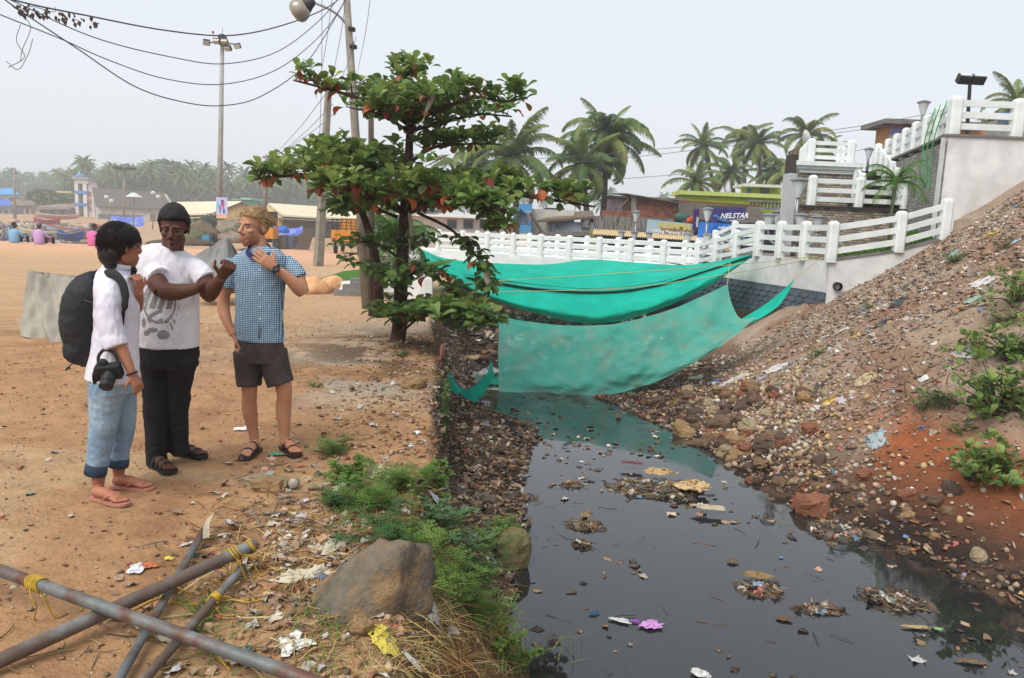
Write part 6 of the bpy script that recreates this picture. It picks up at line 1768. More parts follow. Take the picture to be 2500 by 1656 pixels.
# legs
for pts, rs in ((((975, 770, 0), (978, 860, 0), (985, 965, -.01), (984, 1050, .01), (998, 1140, .02), (1012, 1225, .02)), None), (((1095, 770, 0), (1125, 870, 0), (1150, 975, -.01), (1146, 1060, .01), (1150, 1150, .01), (1152, 1228, .0)), None)):
    k.tube(spline([q(*p) for p in pts], 16), [.088, .086, .083, .078, .071, .063, .058, .055, .056, .057, .055, .050, .044, .039, .036, .036], 12)
f1, f2 = gpt(A_, 1010, 1262), gpt(A_, 1160, 1258)
d1, d2 = Vector((-.08, -1, 0)), Vector((.62, -.75, 0))
for f_, d_, kn in ((f1, d1, q(1012, 1225, .02)), (f2, d2, q(1152, 1228, 0))):
    k.tube([kn, f_+Vector((0, 0, .05))-d_.normalized()*.015], [.036, .036], 12)
    foot(k, f_, d_)
def asg(p):
    v = MA.transposed()@(p-hc)/1.08
    if v.length < .17 and v.z > -.17:
        if abs(v.x) < .026 and -.088 < v.z < -.056 and v.y < -.085: return 2
        if v.z < -.047+.016*abs(v.x)/.06+.008*mnoise.noise(v*90) and v.z < -.05 and v.y < -.012 and not (v.z > -.058 and abs(v.x) < .03 and v.y < -.1): return 1
    return 0
A_.part('body', remesh(k, 'body', [SKA, SKA2, LIPA], .005, 4, assign=asg))
BL = mat('blond_hair', rgb(190, 156, 110, .85), rgb(146, 112, 76, .85), 30, .6, .2, 90, .4, c3=rgb(212, 182, 136, .85), s3=14, amt3=.7)
face_parts(A_, hc, MA, 1.08, plain('iris_dark', (.02, .025, .03), .2), plain('brow_blond', rgb(110, 76, 48, .7)), SKA, True, .42)
def lineA(y, x): return float(np.interp(y, [-.12, -.075, -.03, .0, .04, .12], [.080, .074, .058, .012, -.03, -.085]))+.0
hair_cap(A_, hc, MA, 1.08, BL, lineA, .07, (1.06, 1.06, 1.13), .003, 25, 3200, .05, Vector((.75, .30, .0)), 3, lift=.15)
# shirt
def checkmat(name, c0, c1, c2, freq):
    m = mat(name, c0, c0, 6, .8, .12, 200, .2); n_ = m.node_tree; N = n_.nodes; L = n_.links
    mp = [x for x in N if x.type == 'MAPPING'][0]; sp = N.new('ShaderNodeSeparateXYZ'); L.new(mp.outputs[0], sp.inputs[0])
    def stripe(ch, ph, thr):
        a = N.new('ShaderNodeMath'); a.operation = 'MULTIPLY_ADD'; a.inputs[1].default_value = freq; a.inputs[2].default_value = ph; L.new(sp.outputs[ch], a.inputs[0])
        b__ = N.new('ShaderNodeMath'); b__.operation = 'SINE'; L.new(a.outputs[0], b__.inputs[0])
        g_ = N.new('ShaderNodeMath'); g_.operation = 'GREATER_THAN'; g_.inputs[1].default_value = thr; L.new(b__.outputs[0], g_.inputs[0]); return g_.outputs[0]
    def mixc_(f, a, b__):
        x = N.new('ShaderNodeMix'); x.data_type = 'RGBA'; L.new(f, x.inputs[0])
        for sock, v in ((x.inputs[6], a), (x.inputs[7], b__)):
            if hasattr(v, 'is_output'): L.new(v, sock)
            else: sock.default_value = tuple(v)+(1,)
        return x.outputs[2]
    v = mixc_(stripe(0, 0, .0), c0, c1); h = mixc_(stripe(0, 0, .0), c1, c2)
    L.new(mixc_(stripe(2, 1, .0), v, h), N['Principled BSDF'].inputs['Base Color'])
    return m
M_chk = checkmat('gingham', rgb(200, 210, 204, .85), rgb(104, 146, 178, .85), rgb(48, 80, 124, .85), 2*math.pi/.0135)
k = MB()
k.tube([q(1030, 292), q(1031, 304), q(1033, 320), q(1035, 338), q(1036, 368), q(1036, 430), q(1034, 520), q(1031, 610), q(1030, 690), q(1030, 738)], [(.066, .062), (.108, .076), (.165, .09), (.206, .10), (.214, .115), (.203, .126), (.190, .122), (.184, .120), (.190, .126), (.196, .130)], 26, up=fwd)
k.tube(spline([q(925, 368), q(897, 416, .0), q(877, 480, .01)], 6), [(.046, .068), (.053, .072), (.058, .074), (.062, .075), (.064, .075), (.066, .075)], 14)
k.tube(spline([q(1146, 368), q(1187, 406, -.015), q(1213, 448, -.03)], 6), [(.046, .068), (.053, .072), (.059, .075), (.063, .076), (.065, .076), (.067, .076)], 14)
sh = A_.part('shirt', remesh(k, 'shirt', M_chk, .007, 4, .010, (16, 16, 9), 2))
M_col = plain('navy_collar', rgb(34, 44, 92, .85), .8)
for sx, pts in ((-1, ((996, 288, .0), (978, 304, -.07), (984, 328, -.11), (1012, 342, -.13))), (1, ((1064, 286, .01), (1084, 302, -.045), (1082, 328, -.09), (1050, 346, -.13)))):
    P_ = spline([q(*p) for p in pts], 12); k = MB()
    k.grid([[p+Vector((0, 0, .018)) for p in P_], [p+Vector((0, -.008, .004)) for p in P_], [p+Vector((sx*.010, -.014, -.018)) for p in P_]])
    k.build('collar', M_col, sh, True)
for i in range(5):
    k = MB(); k.ell(q(1034+i*.5, 405+i*58, -.13), (.006, .003, .006)); k.build('button', plain('button_white', (.7, .7, .68), .4), sh, True)
k = MB(); k.tube([q(1037, 355, -.125), q(1036, 480, -.128), q(1034, 620, -.122), q(1033, 735, -.130)], [(.013, .004)]*4, 8, up=Vector((0, -1, 0))); k.build('placket', M_chk, sh, True)
# shorts
M_sho = mat('charcoal_cotton', rgb(92, 82, 80, .75), rgb(74, 66, 65, .75), 9, .9, .25, 160, .15)
k = MB()
k.tube([q(1030, 715), q(1032, 770), q(1034, 840)], [(.182, .118), (.192, .125), (.185, .122)], 22, up=fwd)
k.tube([q(980, 790), q(982, 870), q(984, 952, -.01)], [(.108, .115), (.096, .105), (.080, .098)], 16, up=fwd)
k.tube([q(1090, 790), q(1110, 870), q(1134, 944, -.01)], [(.112, .115), (.102, .108), (.096, .102)], 16, up=fwd)
shr = A_.part('shorts', remesh(k, 'shorts', M_sho, .007, 4, .007, (18, 18, 8), 5))
M_san = mat('brown_leather', rgb(74, 54, 48, .8), rgb(54, 40, 36, .8), 12, .6, .2)
sandal(A_, f1, d1, M_san, ((.03, .044, .072), (.115, .05, .05)), mb=M_san)
sandal(A_, f2, d2, M_san, ((.03, .044, .072), (.115, .05, .05)), mb=M_san)
# watch
wq = q(1112, 399, -.168); wt = Vector((wd.x, wd.y, wd.z)).normalized()
Mw = wt.to_track_quat('Z', 'Y').to_matrix()
w_ = empty('wrist_watch', 'black sports watch on the bearded man\'s raised wrist', 'watch', A_.o+wq)
k = MB(); k.lathe((0, 0, 0), [(.034, -.012), (.037, -.010), (.037, .010), (.034, .012)], 20, Mw); k.build('band', plain('black_rubber', (.015, .015, .016), .5), w_, True)
fc = (Vector((.05, -1, .15))-wt*Vector((.05, -1, .15)).dot(wt)).normalized()
Mf = fc.to_track_quat('Z', 'Y').to_matrix()
k = MB(); k.lathe(fc*.032, [(.023, 0), (.024, .008), (.021, .013)], 18, Mf); k.build('case', plain('watch_case', (.02, .02, .022), .3), w_)
k = MB(); k.lathe(fc*.0455, [(.015, 0), (.014, .001)], 16, Mf); k.build('dial', plain('watch_dial', (.09, .1, .1), .15), w_)

# ---- young man in the white T-shirt
base = gz(100+610*.5166, 450+1330*.5166, 0); base.z = 0
B_ = Person('young man with black hair in printed white T-shirt and black trousers, arms crossed', 5.12, base)
q = B_.q
SKB = skinmat('skin_dark_brown', (104, 66, 50), .05, .62)
LIPB = skinmat('lips_b', (112, 66, 56), .05, .4)
hc2 = q(629, 208, -.05)
MBd = head(B_, hc2, Vector((.22, -.97, 0)), 14, 1.06)
fwd = Vector((.38, -.92, 0))
k = B_.b
k.tube([q(618, 345), q(622, 305, -.01), q(626, 260, -.03)], [.078, .070, .066], 14)
k.tube([q(618, 325), q(612, 350), q(606, 450), q(604, 600), q(604, 740), q(604, 800)], [(.12, .085), (.17, .105), (.18, .13), (.175, .14), (.17, .13), (.17, .12)], 20, up=fwd)
k.tube(spline([q(522, 385, -.04), q(532, 425, -.10), q(552, 468, -.17), q(576, 504, -.21)], 8), [.048, .056, .062, .064, .064, .062, .058, .055], 12)
k.tube(spline([q(576, 504, -.21), q(630, 510, -.235), q(690, 502, -.245), q(742, 490, -.22)], 8), [.055, .057, .056, .053, .048, .043, .038, .034], 12)
hand(k, q(742, 490, -.22), q(800, 482, -.12)-q(742, 490, -.22), Vector((0, 1, .1)), 1, (.3, .4, .3))
k.tube(spline([q(712, 385, -.02), q(758, 425, -.04), q(782, 480, -.07), q(790, 525, -.10)], 8), [.045, .052, .058, .060, .060, .057, .054, .052], 12)
k.tube(spline([q(790, 525, -.10), q(812, 500, -.15), q(836, 465, -.20), q(852, 442, -.22)], 8), [.052, .053, .051, .047, .042, .038, .035, .033], 12)
wdB = q(882, 402, -.25)-q(852, 442, -.22)
hand(k, q(852, 442, -.22), wdB, Vector((-.5, .7, .4)), -1, (1.1, 1.5, .9), 1.18, 1.2)
for pts in (((548, 790, 0), (545, 920, 0), (540, 1060, -.02), (542, 1180, .0), (546, 1300, .02)), ((662, 790, 0), (652, 920, .03), (645, 1050, .04), (650, 1160, .08), (662, 1262, .10))):
    k.tube(spline([q(*p) for p in pts], 10), [.088, .085, .078, .07, .062, .058, .058, .055, .046, .042], 12)
f1, f2 = gpt(B_, 548, 1345), gpt(B_, 668, 1285)
d1, d2 = Vector((.80, -.60, 0)), Vector((.96, -.28, 0))
for f_, d_, kn in ((f1, d1, q(546, 1300, .02)), (f2, d2, q(662, 1262, .10))):
    k.tube([kn, f_+Vector((0, 0, .05))-d_*.015], [.040, .038], 12); foot(k, f_, d_)
mo = hc2+MBd@Vector((0, -.103, -.075))*1.06
k.ell(hc2+MBd@Vector((0, -.098, -.060))*1.06, (.022, .010, .007), MBd); k.ell(hc2+MBd@Vector((0, -.095, -.086))*1.06, (.020, .012, .009), MBd)
for sx in (-1, 1): k.ell(hc2+MBd@Vector((sx*.040, -.040, -.05))*1.06, (.026, .034, .036), MBd); k.ell(hc2+MBd@Vector((sx*.016, -.106, -.034))*1.06, (.012, .011, .009), MBd)
def asgB(p):
    v = MBd.transposed()@(p-hc2)/1.06
    return 1 if (v.length < .16 and abs(v.x) < .024 and -.095 < v.z < -.054 and v.y < -.088) else 0
B_.part('body', remesh(k, 'body', [SKB, LIPB], .005, 5, assign=asgB))
k = MB(); k.ell(mo+MBd@Vector((0, -.004, .003)), (.012, .006, .008), MBd); k.build('mouth_opening', plain('mouth_dark', (.03, .01, .01)), B_.root, True)
BK = mat('black_hair', (.012, .011, .011), (.022, .02, .02), 60, .65, .6, 150, .3)
face_parts(B_, hc2, MBd, 1.06, plain('iris_black', (.008, .006, .005), .2), plain('brow_black', (.012, .01, .01)), SKB, True, .36)
def lineB(y, x): return float(np.interp(y, [-.12, -.07, -.03, .0, .04, .12], [.066, .062, .05, .015, -.03, -.08]))
hair_cap(B_, hc2, MBd, 1.06, BK, lineB, .11, (1.06, 1.04, 1.22), .006, 55, 1200, .016, Vector((0, .3, .3)), 4, lift=.6)
M_tee = mat('white_cotton', rgb(232, 230, 234, .92), rgb(214, 212, 220, .92), 4, .9, .1, 150, .15)
M_prt = mat('grey_print', rgb(158, 158, 160, .85), rgb(140, 140, 142, .85), 12, .9, .05, 150, .1)
k = MB()
k.tube([q(620, 296), q(617, 307), q(612, 322), q(609, 344), q(606, 385), q(604, 430), q(602, 520), q(603, 620), q(605, 710), q(606, 766)], [(.076, .074), (.118, .09), (.175, .105), (.210, .12), (.216, .138), (.206, .150), (.196, .158), (.190, .158), (.186, .150), (.186, .148)], 26, up=fwd)
k.tube(spline([q(520, 372, -.03), q(530, 412, -.10), q(558, 446, -.16)], 6), [(.046, .06), (.055, .066), (.062, .07), (.068, .074), (.072, .076), (.075, .078)], 14)
k.tube(spline([q(700, 380, -.01), q(748, 412, -.03), q(779, 452, -.055)], 6), [(.044, .06), (.051, .064), (.057, .068), (.062, .071), (.066, .073), (.068, .074)], 14)
def tee_print(p):
    x, y = B_.inv(p)
    if (p+B_.o).y > B_.Y+.05 or not (470 < x < 672 and 478 < y < 745): return 0
    cx, cy = 560, 560
    r_ = math.hypot((x-cx)/88, (y-cy)/112)
    if y > 742: return 0
    if .80 < r_ < .90 or .98 < r_ < 1.04: return 0 if y < 520 and x > 640 else 1 if .80 < r_ < .90 else 0
    if r_ < .78:
        if y < 590: return 0 if (math.sin((x-cx)*.16+y*.05) > .55) else 1
        return 1 if math.sin((y+x*.5)*.13) > .25 and x < 575 else 0
    if x > 600 and 520 < y < 690 and r_ > 1.0: return 1 if math.sin((x*.9-y*.35)*.30) > .1 and x < 668-(y-520)*.25 else 0
    for ax_, ay_, rx, ry in ((512, 640, 12, 20), (500, 705, 16, 12), (528, 690, 26, 12), (578, 712, 30, 22), (612, 672, 14, 10), (630, 640, 14, 10), (596, 650, 9, 14), (486, 655, 10, 24)):
        if ((x-ax_)/rx)**2+((y-ay_)/ry)**2 < 1: return 1
    return 0
ts_ = B_.part('t_shirt', remesh(k, 't_shirt', [M_tee, M_prt], .006, 4, .011, (13, 13, 8), 7, assign=tee_print))
M_blk = mat('black_denim', (.012, .012, .014), (.02, .02, .023), 8, .85, .3, 160, .2)
k = MB()
k.tube([q(604, 752), q(606, 800), q(606, 860)], [(.180, .138), (.186, .14), (.184, .138)], 22, up=fwd)
k.tube(spline([q(548, 810), q(545, 930), q(541, 1060, -.01), q(543, 1190, .0), q(546, 1322, .02)], 10), [(.105, .118), (.10, .11), (.092, .10), (.085, .092), (.078, .086), (.074, .082), (.070, .08), (.068, .078), (.068, .078), (.068, .08)], 16, up=fwd)
k.tube(spline([q(662, 810), q(652, 930, .03), q(645, 1050, .04), q(648, 1160, .08), q(656, 1268, .10)], 10), [(.105, .118), (.10, .11), (.09, .10), (.082, .09), (.075, .084), (.072, .08), (.068, .078), (.066, .076), (.066, .076), (.066, .078)], 16, up=fwd)
B_.part('trousers', remesh(k, 'trousers', M_blk, .008, 3, .012, (14, 14, 16), 9))
M_bsan = plain('black_sandal', (.022, .02, .022), .6)
sandal(B_, f1, d1, M_bsan, ((.02, .046, .076), (.075, .05, .062), (.125, .052, .046)))
sandal(B_, f2, d2, M_bsan, ((.02, .046, .076), (.075, .05, .062), (.125, .052, .046)))

# ---- woman with the backpack
base = gz(100+330*.5166, 450+1480*.5166, 0); base.z = 0
C_ = Person('woman with dark tied hair in white blouse and rolled light jeans, back turned', 4.6, base)
q = C_.q
SKC = skinmat('skin_warm', (190, 128, 100))
LIPC = skinmat('lips_c', (170, 96, 86))
hc3 = q(385, 292, 0)
MC_ = head(C_, hc3, Vector((.52, .85, 0)), 4, 1.0)
fwd = Vector((.97, .22, 0))
k = C_.b
k.tube([q(352, 440), q(360, 400), q(372, 350)], [.062, .052, .05], 14)
k.tube([q(352, 425), q(352, 450), q(358, 560), q(352, 700), q(348, 800), q(345, 900)], [(.11, .07), (.155, .085), (.15, .10), (.125, .085), (.15, .10), (.155, .11)], 20, up=fwd)
k.tube(spline([q(332, 475, -.12), q(322, 545, -.17), q(330, 640, -.19), q(346, 700, -.19)], 8), [.050, .049, .047, .045, .043, .041, .040, .040], 12)
k.tube(spline([q(346, 700, -.19), q(375, 770, -.20), q(408, 840, -.21), q(430, 892, -.21)], 8), [.040, .040, .038, .035, .031, .028, .025, .023], 12)
hand(k, q(430, 892, -.21), q(462, 960, -.20)-q(430, 892, -.21), Vector((-.75, .3, .3)), 1, (.4, .55, .4), .92)
k.tube(spline([q(395, 440, .14), q(430, 540, .10), q(446, 590, .06)], 6), [.048, .046, .044, .042, .04, .039], 10)
k.tube(spline([q(446, 590, .06), q(458, 545, .02), q(466, 510, -.02)], 6), [.039, .038, .035, .031, .027, .024], 10)
hand(k, q(466, 510, -.02), q(462, 455, -.03)-q(466, 510, -.02), Vector((-.8, .3, 0)), 1, (.8, 1.0, .7), .9)
for pts in (((325, 930, -.07), (308, 1040, -.07), (298, 1140, -.07), (280, 1270, -.06), (272, 1380, -.05), (270, 1450, -.04)), ((372, 930, .09), (380, 1040, .09), (388, 1130, .10), (378, 1240, .11), (368, 1330, .12), (368, 1395, .13))):
    k.tube(spline([q(*p) for p in pts], 12), [.085, .08, .075, .068, .06, .055, .052, .05, .046, .04, .034, .033], 12)
f1, f2 = gpt(C_, 285, 1495), gpt(C_, 385, 1430)
d1, d2 = Vector((.93, -.36, 0)), Vector((.99, -.10, 0))
for f_, d_, kn in ((f1, d1, q(270, 1450, -.04)), (f2, d2, q(368, 1395, .13))):
    k.tube([kn, f_+Vector((0, 0, .048))-d_*.02], [.034, .032], 12); foot(k, f_, d_, .23, .016, .040)
def asgC(p):
    v = MC_.transposed()@(p-hc3)
    return 1 if (v.length < .16 and abs(v.x) < .024 and -.088 < v.z < -.056 and v.y < -.088) else 0
C_.part('body', remesh(k, 'body', [SKC, LIPC], .005, 4, assign=asgC))
face_parts(C_, hc3, MC_, 1.0, plain('iris_black', (.008, .006, .005), .2), plain('brow_black', (.012, .01, .01)), SKC, True, .5)
HB = mat('dark_brown_hair', rgb(44, 32, 30, .7), rgb(26, 19, 18, .7), 40, .45, .5, 120, .4, streak=(1, 1, .25))
def lineC(y, x): return float(np.interp(y, [-.12, -.075, -.04, -.01, .03, .12], [.076, .066, .045, .012, -.06, -.10]))
def exC(k, T, s_):
    for c_, r_ in (((0, .055, .035), (.086, .082, .094)), ((0, .082, -.045), (.070, .056, .080)), ((0, .070, -.10), (.045, .036, .050)), ((0, .0, .055), (.084, .09, .078))):
        k.ell(T(c_), tuple(v*s_ for v in r_), MC_, 20, 14)
hair_cap(C_, hc3, MC_, 1.0, HB, lineC, .16, (1.08, 1.08, 1.06), .002, 18, 2200, .085, Vector((0, .9, -.75)), 6, extra=exC, lift=.02)
random.seed(17); k = MB()
for i in range(26):                                     # curls brought forward over the far shoulder
    a = q(405+random.uniform(-14, 14), 375+random.uniform(-8, 8), .06); b_ = q(440+random.uniform(-16, 14), 478+random.uniform(-30, 20), .02)
    k.tube([a.lerp(b_, t)+Vector((.018*math.sin(t*9+i), .018*math.cos(t*8+i*2), 0)) for t in [j/9 for j in range(10)]], [.013*(1-.05*j) for j in range(10)], 6)
C_.part('hair_curls', k.mesh('hair_curls', HB, True), kind='stuff')
M_blo = mat('white_linen', rgb(230, 228, 238, .92), rgb(210, 208, 222, .92), 5, .9, .12, 150, .15)
k = MB()
k.tube([q(362, 388), q(358, 408), q(352, 432), q(355, 480), q(362, 570), q(358, 680), q(350, 780), q(345, 870), q(344, 918)], [(.065, .062), (.105, .08), (.165, .10), (.170, .115), (.168, .125), (.160, .118), (.172, .128), (.182, .142), (.184, .150)], 26, up=fwd)
k.tube(spline([q(332, 470, -.12), q(320, 545, -.172), q(328, 640, -.19), q(345, 716, -.192)], 8), [.052, .058, .061, .062, .062, .062, .062, .062], 14)
k.tube([q(341, 722, -.192), q(349, 746, -.196), q(358, 770, -.2)], [.066, .070, .067], 14)
k.tube(spline([q(398, 440, .14), q(432, 540, .10), q(448, 586, .06)], 6), [.06, .058, .056, .054, .052, .05], 12)
bl = C_.part('blouse', remesh(k, 'blouse', M_blo, .007, 4, .013, (14, 14, 7), 12))
k = MB(); k.tube([q(362, 388)+Vector((.066*math.cos(a), .064*math.sin(a), .012-.02*math.cos(a))) for a in [2*math.pi*i/20 for i in range(21)]], [(.008, .018)]*21, 6, cap=False); k.build('collar', M_blo, bl, True)
ob = sheet('shirt_tail', [[q(250, 840, -.10), q(290, 850, -.15), q(340, 850, -.16)], [q(222, 880, -.10), q(270, 896, -.16), q(340, 900, -.17)], [q(206, 912, -.08), q(262, 922, -.14), q(330, 925, -.165)]], M_blo, 20, 12, .02, (5, 3), 2); ob.parent = bl
M_jean = mat('light_denim', rgb(150, 176, 198, .8), rgb(122, 150, 176, .8), 3, .9, .2, 160, .15, c3=rgb(182, 204, 218, .8), s3=4, amt3=.7)
M_cuff = mat('denim_cuff', rgb(66, 90, 116, .8), rgb(52, 74, 98, .8), 8, .9, .2, 160)
k = MB()
k.tube([q(345, 870), q(346, 920), q(347, 975)], [(.165, .125), (.172, .13), (.168, .128)], 22, up=fwd)
k.tube(spline([q(322, 940, -.08), q(305, 1050, -.075), q(294, 1150, -.07), q(275, 1260, -.06), q(260, 1350, -.055)], 10), [(.092, .11), (.086, .10), (.08, .092), (.075, .085), (.071, .08), (.067, .076), (.063, .07), (.06, .066), (.057, .062), (.056, .06)], 16, up=fwd)
k.tube(spline([q(372, 940, .09), q(380, 1050, .09), q(388, 1130, .10), q(378, 1220, .11), q(368, 1305, .115)], 10), [(.092, .106), (.086, .096), (.08, .088), (.074, .08), (.07, .075), (.066, .07), (.062, .066), (.058, .062), (.055, .058), (.054, .056)], 16, up=fwd)
je = C_.part('jeans', remesh(k, 'jeans', M_jean, .007, 3, .010, (14, 14, 12), 15))
for a, b_, r_ in ((q(266, 1318, -.057), q(256, 1368, -.054), .064), (q(370, 1290, .113), q(366, 1332, .115), .060)):
    k = MB(); k.tube([a, a.lerp(b_, .1), b_, b_+Vector((0, 0, .004))], [r_*.94, r_, r_, r_*.8], 18, cap=False); k.build('turn_up', M_cuff, je, True)
M_ff = plain('pink_rubber', rgb(196, 136, 116, .8), .6)
for f_, d_ in ((f1, d1), (f2, d2)):
    k = sole(f_, d_, 0, M_ff, .016, .048); so_ = C_.part('flip_flop', k.mesh('sole', M_ff))
    sd = Vector((-d_.y, d_.x, 0)).normalized(); k = MB(); toe = f_+d_.normalized()*.155+sd*.018+Vector((0, 0, .036))
    for s_ in (-1, 1): k.tube([f_+d_.normalized()*.05+sd*s_*.042+Vector((0, 0, .025)), f_+d_.normalized()*.10+sd*s_*.034+Vector((0, 0, .058)), toe], .005, 6)
    k.build('thong', M_ff, so_, True)
# backpack, strap, camera, bracelet: things she carries
M_bag = mat('black_nylon', (.014, .014, .017), (.024, .024, .028), 7, .7, .4, 60, .3)
bp_ = empty('backpack', 'full black backpack on the woman\'s back', 'backpack', C_.o+q(200, 860, 0))
bo = Vector(bp_.location)-C_.o
k = MB()
k.tube(spline([q(268, 440, .0), q(225, 500, 0), q(196, 620, 0), q(200, 740, 0), q(235, 850, 0)], 12), [(.09, .05), (.12, .075), (.145, .095), (.155, .11), (.16, .118), (.16, .12), (.16, .12), (.158, .115), (.15, .105), (.14, .09), (.12, .07), (.08, .045)], 20, up=fwd)
k.ell(q(165, 660, 0), (.08, .12, .16)); k.ell(q(190, 780, -.02), (.09, .13, .09))
k.v = [tuple(Vector(v)-bo) for v in k.v]
bg_ = inst('bag_body', remesh(k, 'bag_body', M_bag, .008, 3, .010, (11, 11, 11), 3), bp_)
k = MB(); k.tube(spline([q(150, 560, -.105)-bo, q(190, 545, -.135)-bo, q(240, 560, -.14)-bo], 8), .004, 5); k.build('zip', plain('zip_grey', (.05, .05, .055), .4), bp_, True)
k = MB(); k.tube(spline([q(300, 425, -.12)-bo, q(345, 425, -.165)-bo, q(385, 470, -.19)-bo, q(398, 540, -.185)-bo, q(388, 620, -.16)-bo, q(380, 700, -.14)-bo], 24), [(.027, .006)]*14+[(.022, .006)]*3+[(.012, .004)]*7, 8, up=Vector((0, -1, .3))); k.build('shoulder_strap', M_bag, bp_, True)
k = MB(); k.tube(spline([q(300, 425, .12)-bo, q(350, 420, .16)-bo, q(400, 470, .16)-bo, q(410, 560, .14)-bo], 16), (.026, .006) and [(.026, .006)]*16, 8, up=Vector((0, 1, .3))); k.build('shoulder_strap', M_bag, bp_, True)
k = MB(); k.tube(spline([q(160, 842, -.05)-bo, q(140, 855, -.05)-bo, q(118, 878, -.05)-bo], 8), [(.006, .003)]*5+[(.010, .005)]*3, 6); k.build('loose_strap', M_bag, bp_, True)
k = MB(); k.tube(spline([q(262, 440, -.02)-bo, q(256, 415, -.03)-bo, q(275, 410, -.03)-bo], 8), .008, 6); k.build('grab_handle', M_bag, bp_, True)
cm = empty('camera', 'black reflex camera hanging lens down at the woman\'s hip', 'camera', C_.o+q(322, 885, -.26))
M_cam = plain('camera_black', (.014, .014, .015), .45); M_cam2 = plain('camera_grip', (.02, .02, .021), .8)
k = MB(); k.box((0, 0, 0), (.135, .062, .085), (R(20), R(-8), R(10))); k.ell((-.03, -.01, .05), (.03, .028, .025)); k.ell((-.055, -.015, .0), (.022, .035, .045))
inst('camera_body', remesh(k, 'camera_body', M_cam2, .004, 2), cm)
Ml = Vector((.1, -.72, -.68)).normalized().to_track_quat('Z', 'Y').to_matrix()
k = MB(); k.lathe((.012, -.02, -.015), [(.036, 0), (.036, .02), (.039, .022), (.039, .05), (.036, .052), (.037, .085), (.034, .088)], 22, Ml); ln = k.build('lens', M_cam, cm)
k = MB(); k.lathe(Vector((.012, -.02, -.015))+Ml@Vector((0, 0, .088)), [(.029, 0), (.02, .002), (.004, .003)], 18, Ml); k.build('front_glass', plain('lens_glass', (.02, .02, .03), .08), ln, True)
k = MB(); k.tube(spline([(-.06, 0, .03), (-.055, .0, .09), (-.02, .01, .125), (.03, .01, .10), (.06, 0, .035)], 16), [(.010, .003)]*16, 6); k.build('neck_strap', M_cam2, cm, True)
k = MB(); k.tube(spline([(-.06, .0, .03), (-.10, .02, -.02), (-.10, .03, -.08), (-.085, .03, -.02)], 12), [(.009, .003)]*12, 6); k.build('strap_loop', M_cam2, cm, True)
k = MB(); bd = (q(430, 892, -.21)-q(408, 840, -.21)).normalized(); k.tube([q(430, 894, -.21)+bd.to_track_quat('Z', 'Y').to_matrix()@Vector((.029*math.cos(a), .029*math.sin(a), 0)) for a in [2*math.pi*i/16 for i in range(17)]], .006, 6, cap=False)
C_.part('bracelet', k.mesh('bracelet', M_cam2, True))
# ------------------------------------------------------------------ rubbish, rubble, plants
def hg(px, py, z=0.0, it=6):
    """point of the ground surface seen at a survey mark"""
    d = ray(px, py); t = 2.2; lo = t
    while t < 40:
        p = CAMPOS+d*t
        if p.z < hz(p.x, p.y): break
        lo = t; t += .04+t*.006
    for _ in range(9):
        m_ = (lo+t)/2; p = CAMPOS+d*m_
        if p.z < hz(p.x, p.y): t = m_
        else: lo = m_
    p = CAMPOS+d*t; p.z = hz(p.x, p.y); return p
NR = np.random.default_rng(11)
def ico():
    t = (1+5**.5)/2
    v = np.array([(-1, t, 0), (1, t, 0), (-1, -t, 0), (1, -t, 0), (0, -1, t), (0, 1, t), (0, -1, -t), (0, 1, -t), (t, 0, -1), (t, 0, 1), (-t, 0, -1), (-t, 0, 1)], float)/math.hypot(1, t)
    f = np.array([(0, 11, 5), (0, 5, 1), (0, 1, 7), (0, 7, 10), (0, 10, 11), (1, 5, 9), (5, 11, 4), (11, 10, 2), (10, 7, 6), (7, 1, 8), (3, 9, 4), (3, 4, 2), (3, 2, 6), (3, 6, 8), (3, 8, 9), (4, 9, 5), (2, 4, 11), (6, 2, 10), (8, 6, 7), (9, 8, 1)])
    return v, f
IV, IF = ico()
CV = np.array([(x, y, z) for z in (-1, 1) for x, y in ((-1, -1), (1, -1), (1, 1), (-1, 1))], float)
CF = np.array([(0, 2, 1), (0, 3, 2), (4, 5, 6), (4, 6, 7), (0, 1, 5), (0, 5, 4), (1, 2, 6), (1, 6, 5), (2, 3, 7), (2, 7, 6), (3, 0, 4), (3, 4, 7)])
SV = np.array([(x, y, 0) for y in (-1, -.33, .33, 1) for x in (-1, -.33, .33, 1)], float)
SF = np.array([t for j in range(3) for i in range(3) for t in ((j*4+i, j*4+i+1, j*4+i+5), (j*4+i, j*4+i+5, j*4+i+4))])
TV = np.array([(x, math.cos(a), math.sin(a)) for x in (-1, 0, 1) for a in (0, 2.09, 4.19)], float)
TF = np.array([t for j in (0, 1) for i in range(3) for t in ((j*3+i, j*3+(i+1) % 3, j*3+3+(i+1) % 3), (j*3+i, j*3+3+(i+1) % 3, j*3+3+i))])
SHP = {'stone': (IV, IF, .22), 'chip': (CV, CF, .35), 'sheet': (SV, SF, 0), 'twig': (TV, TF, 0)}
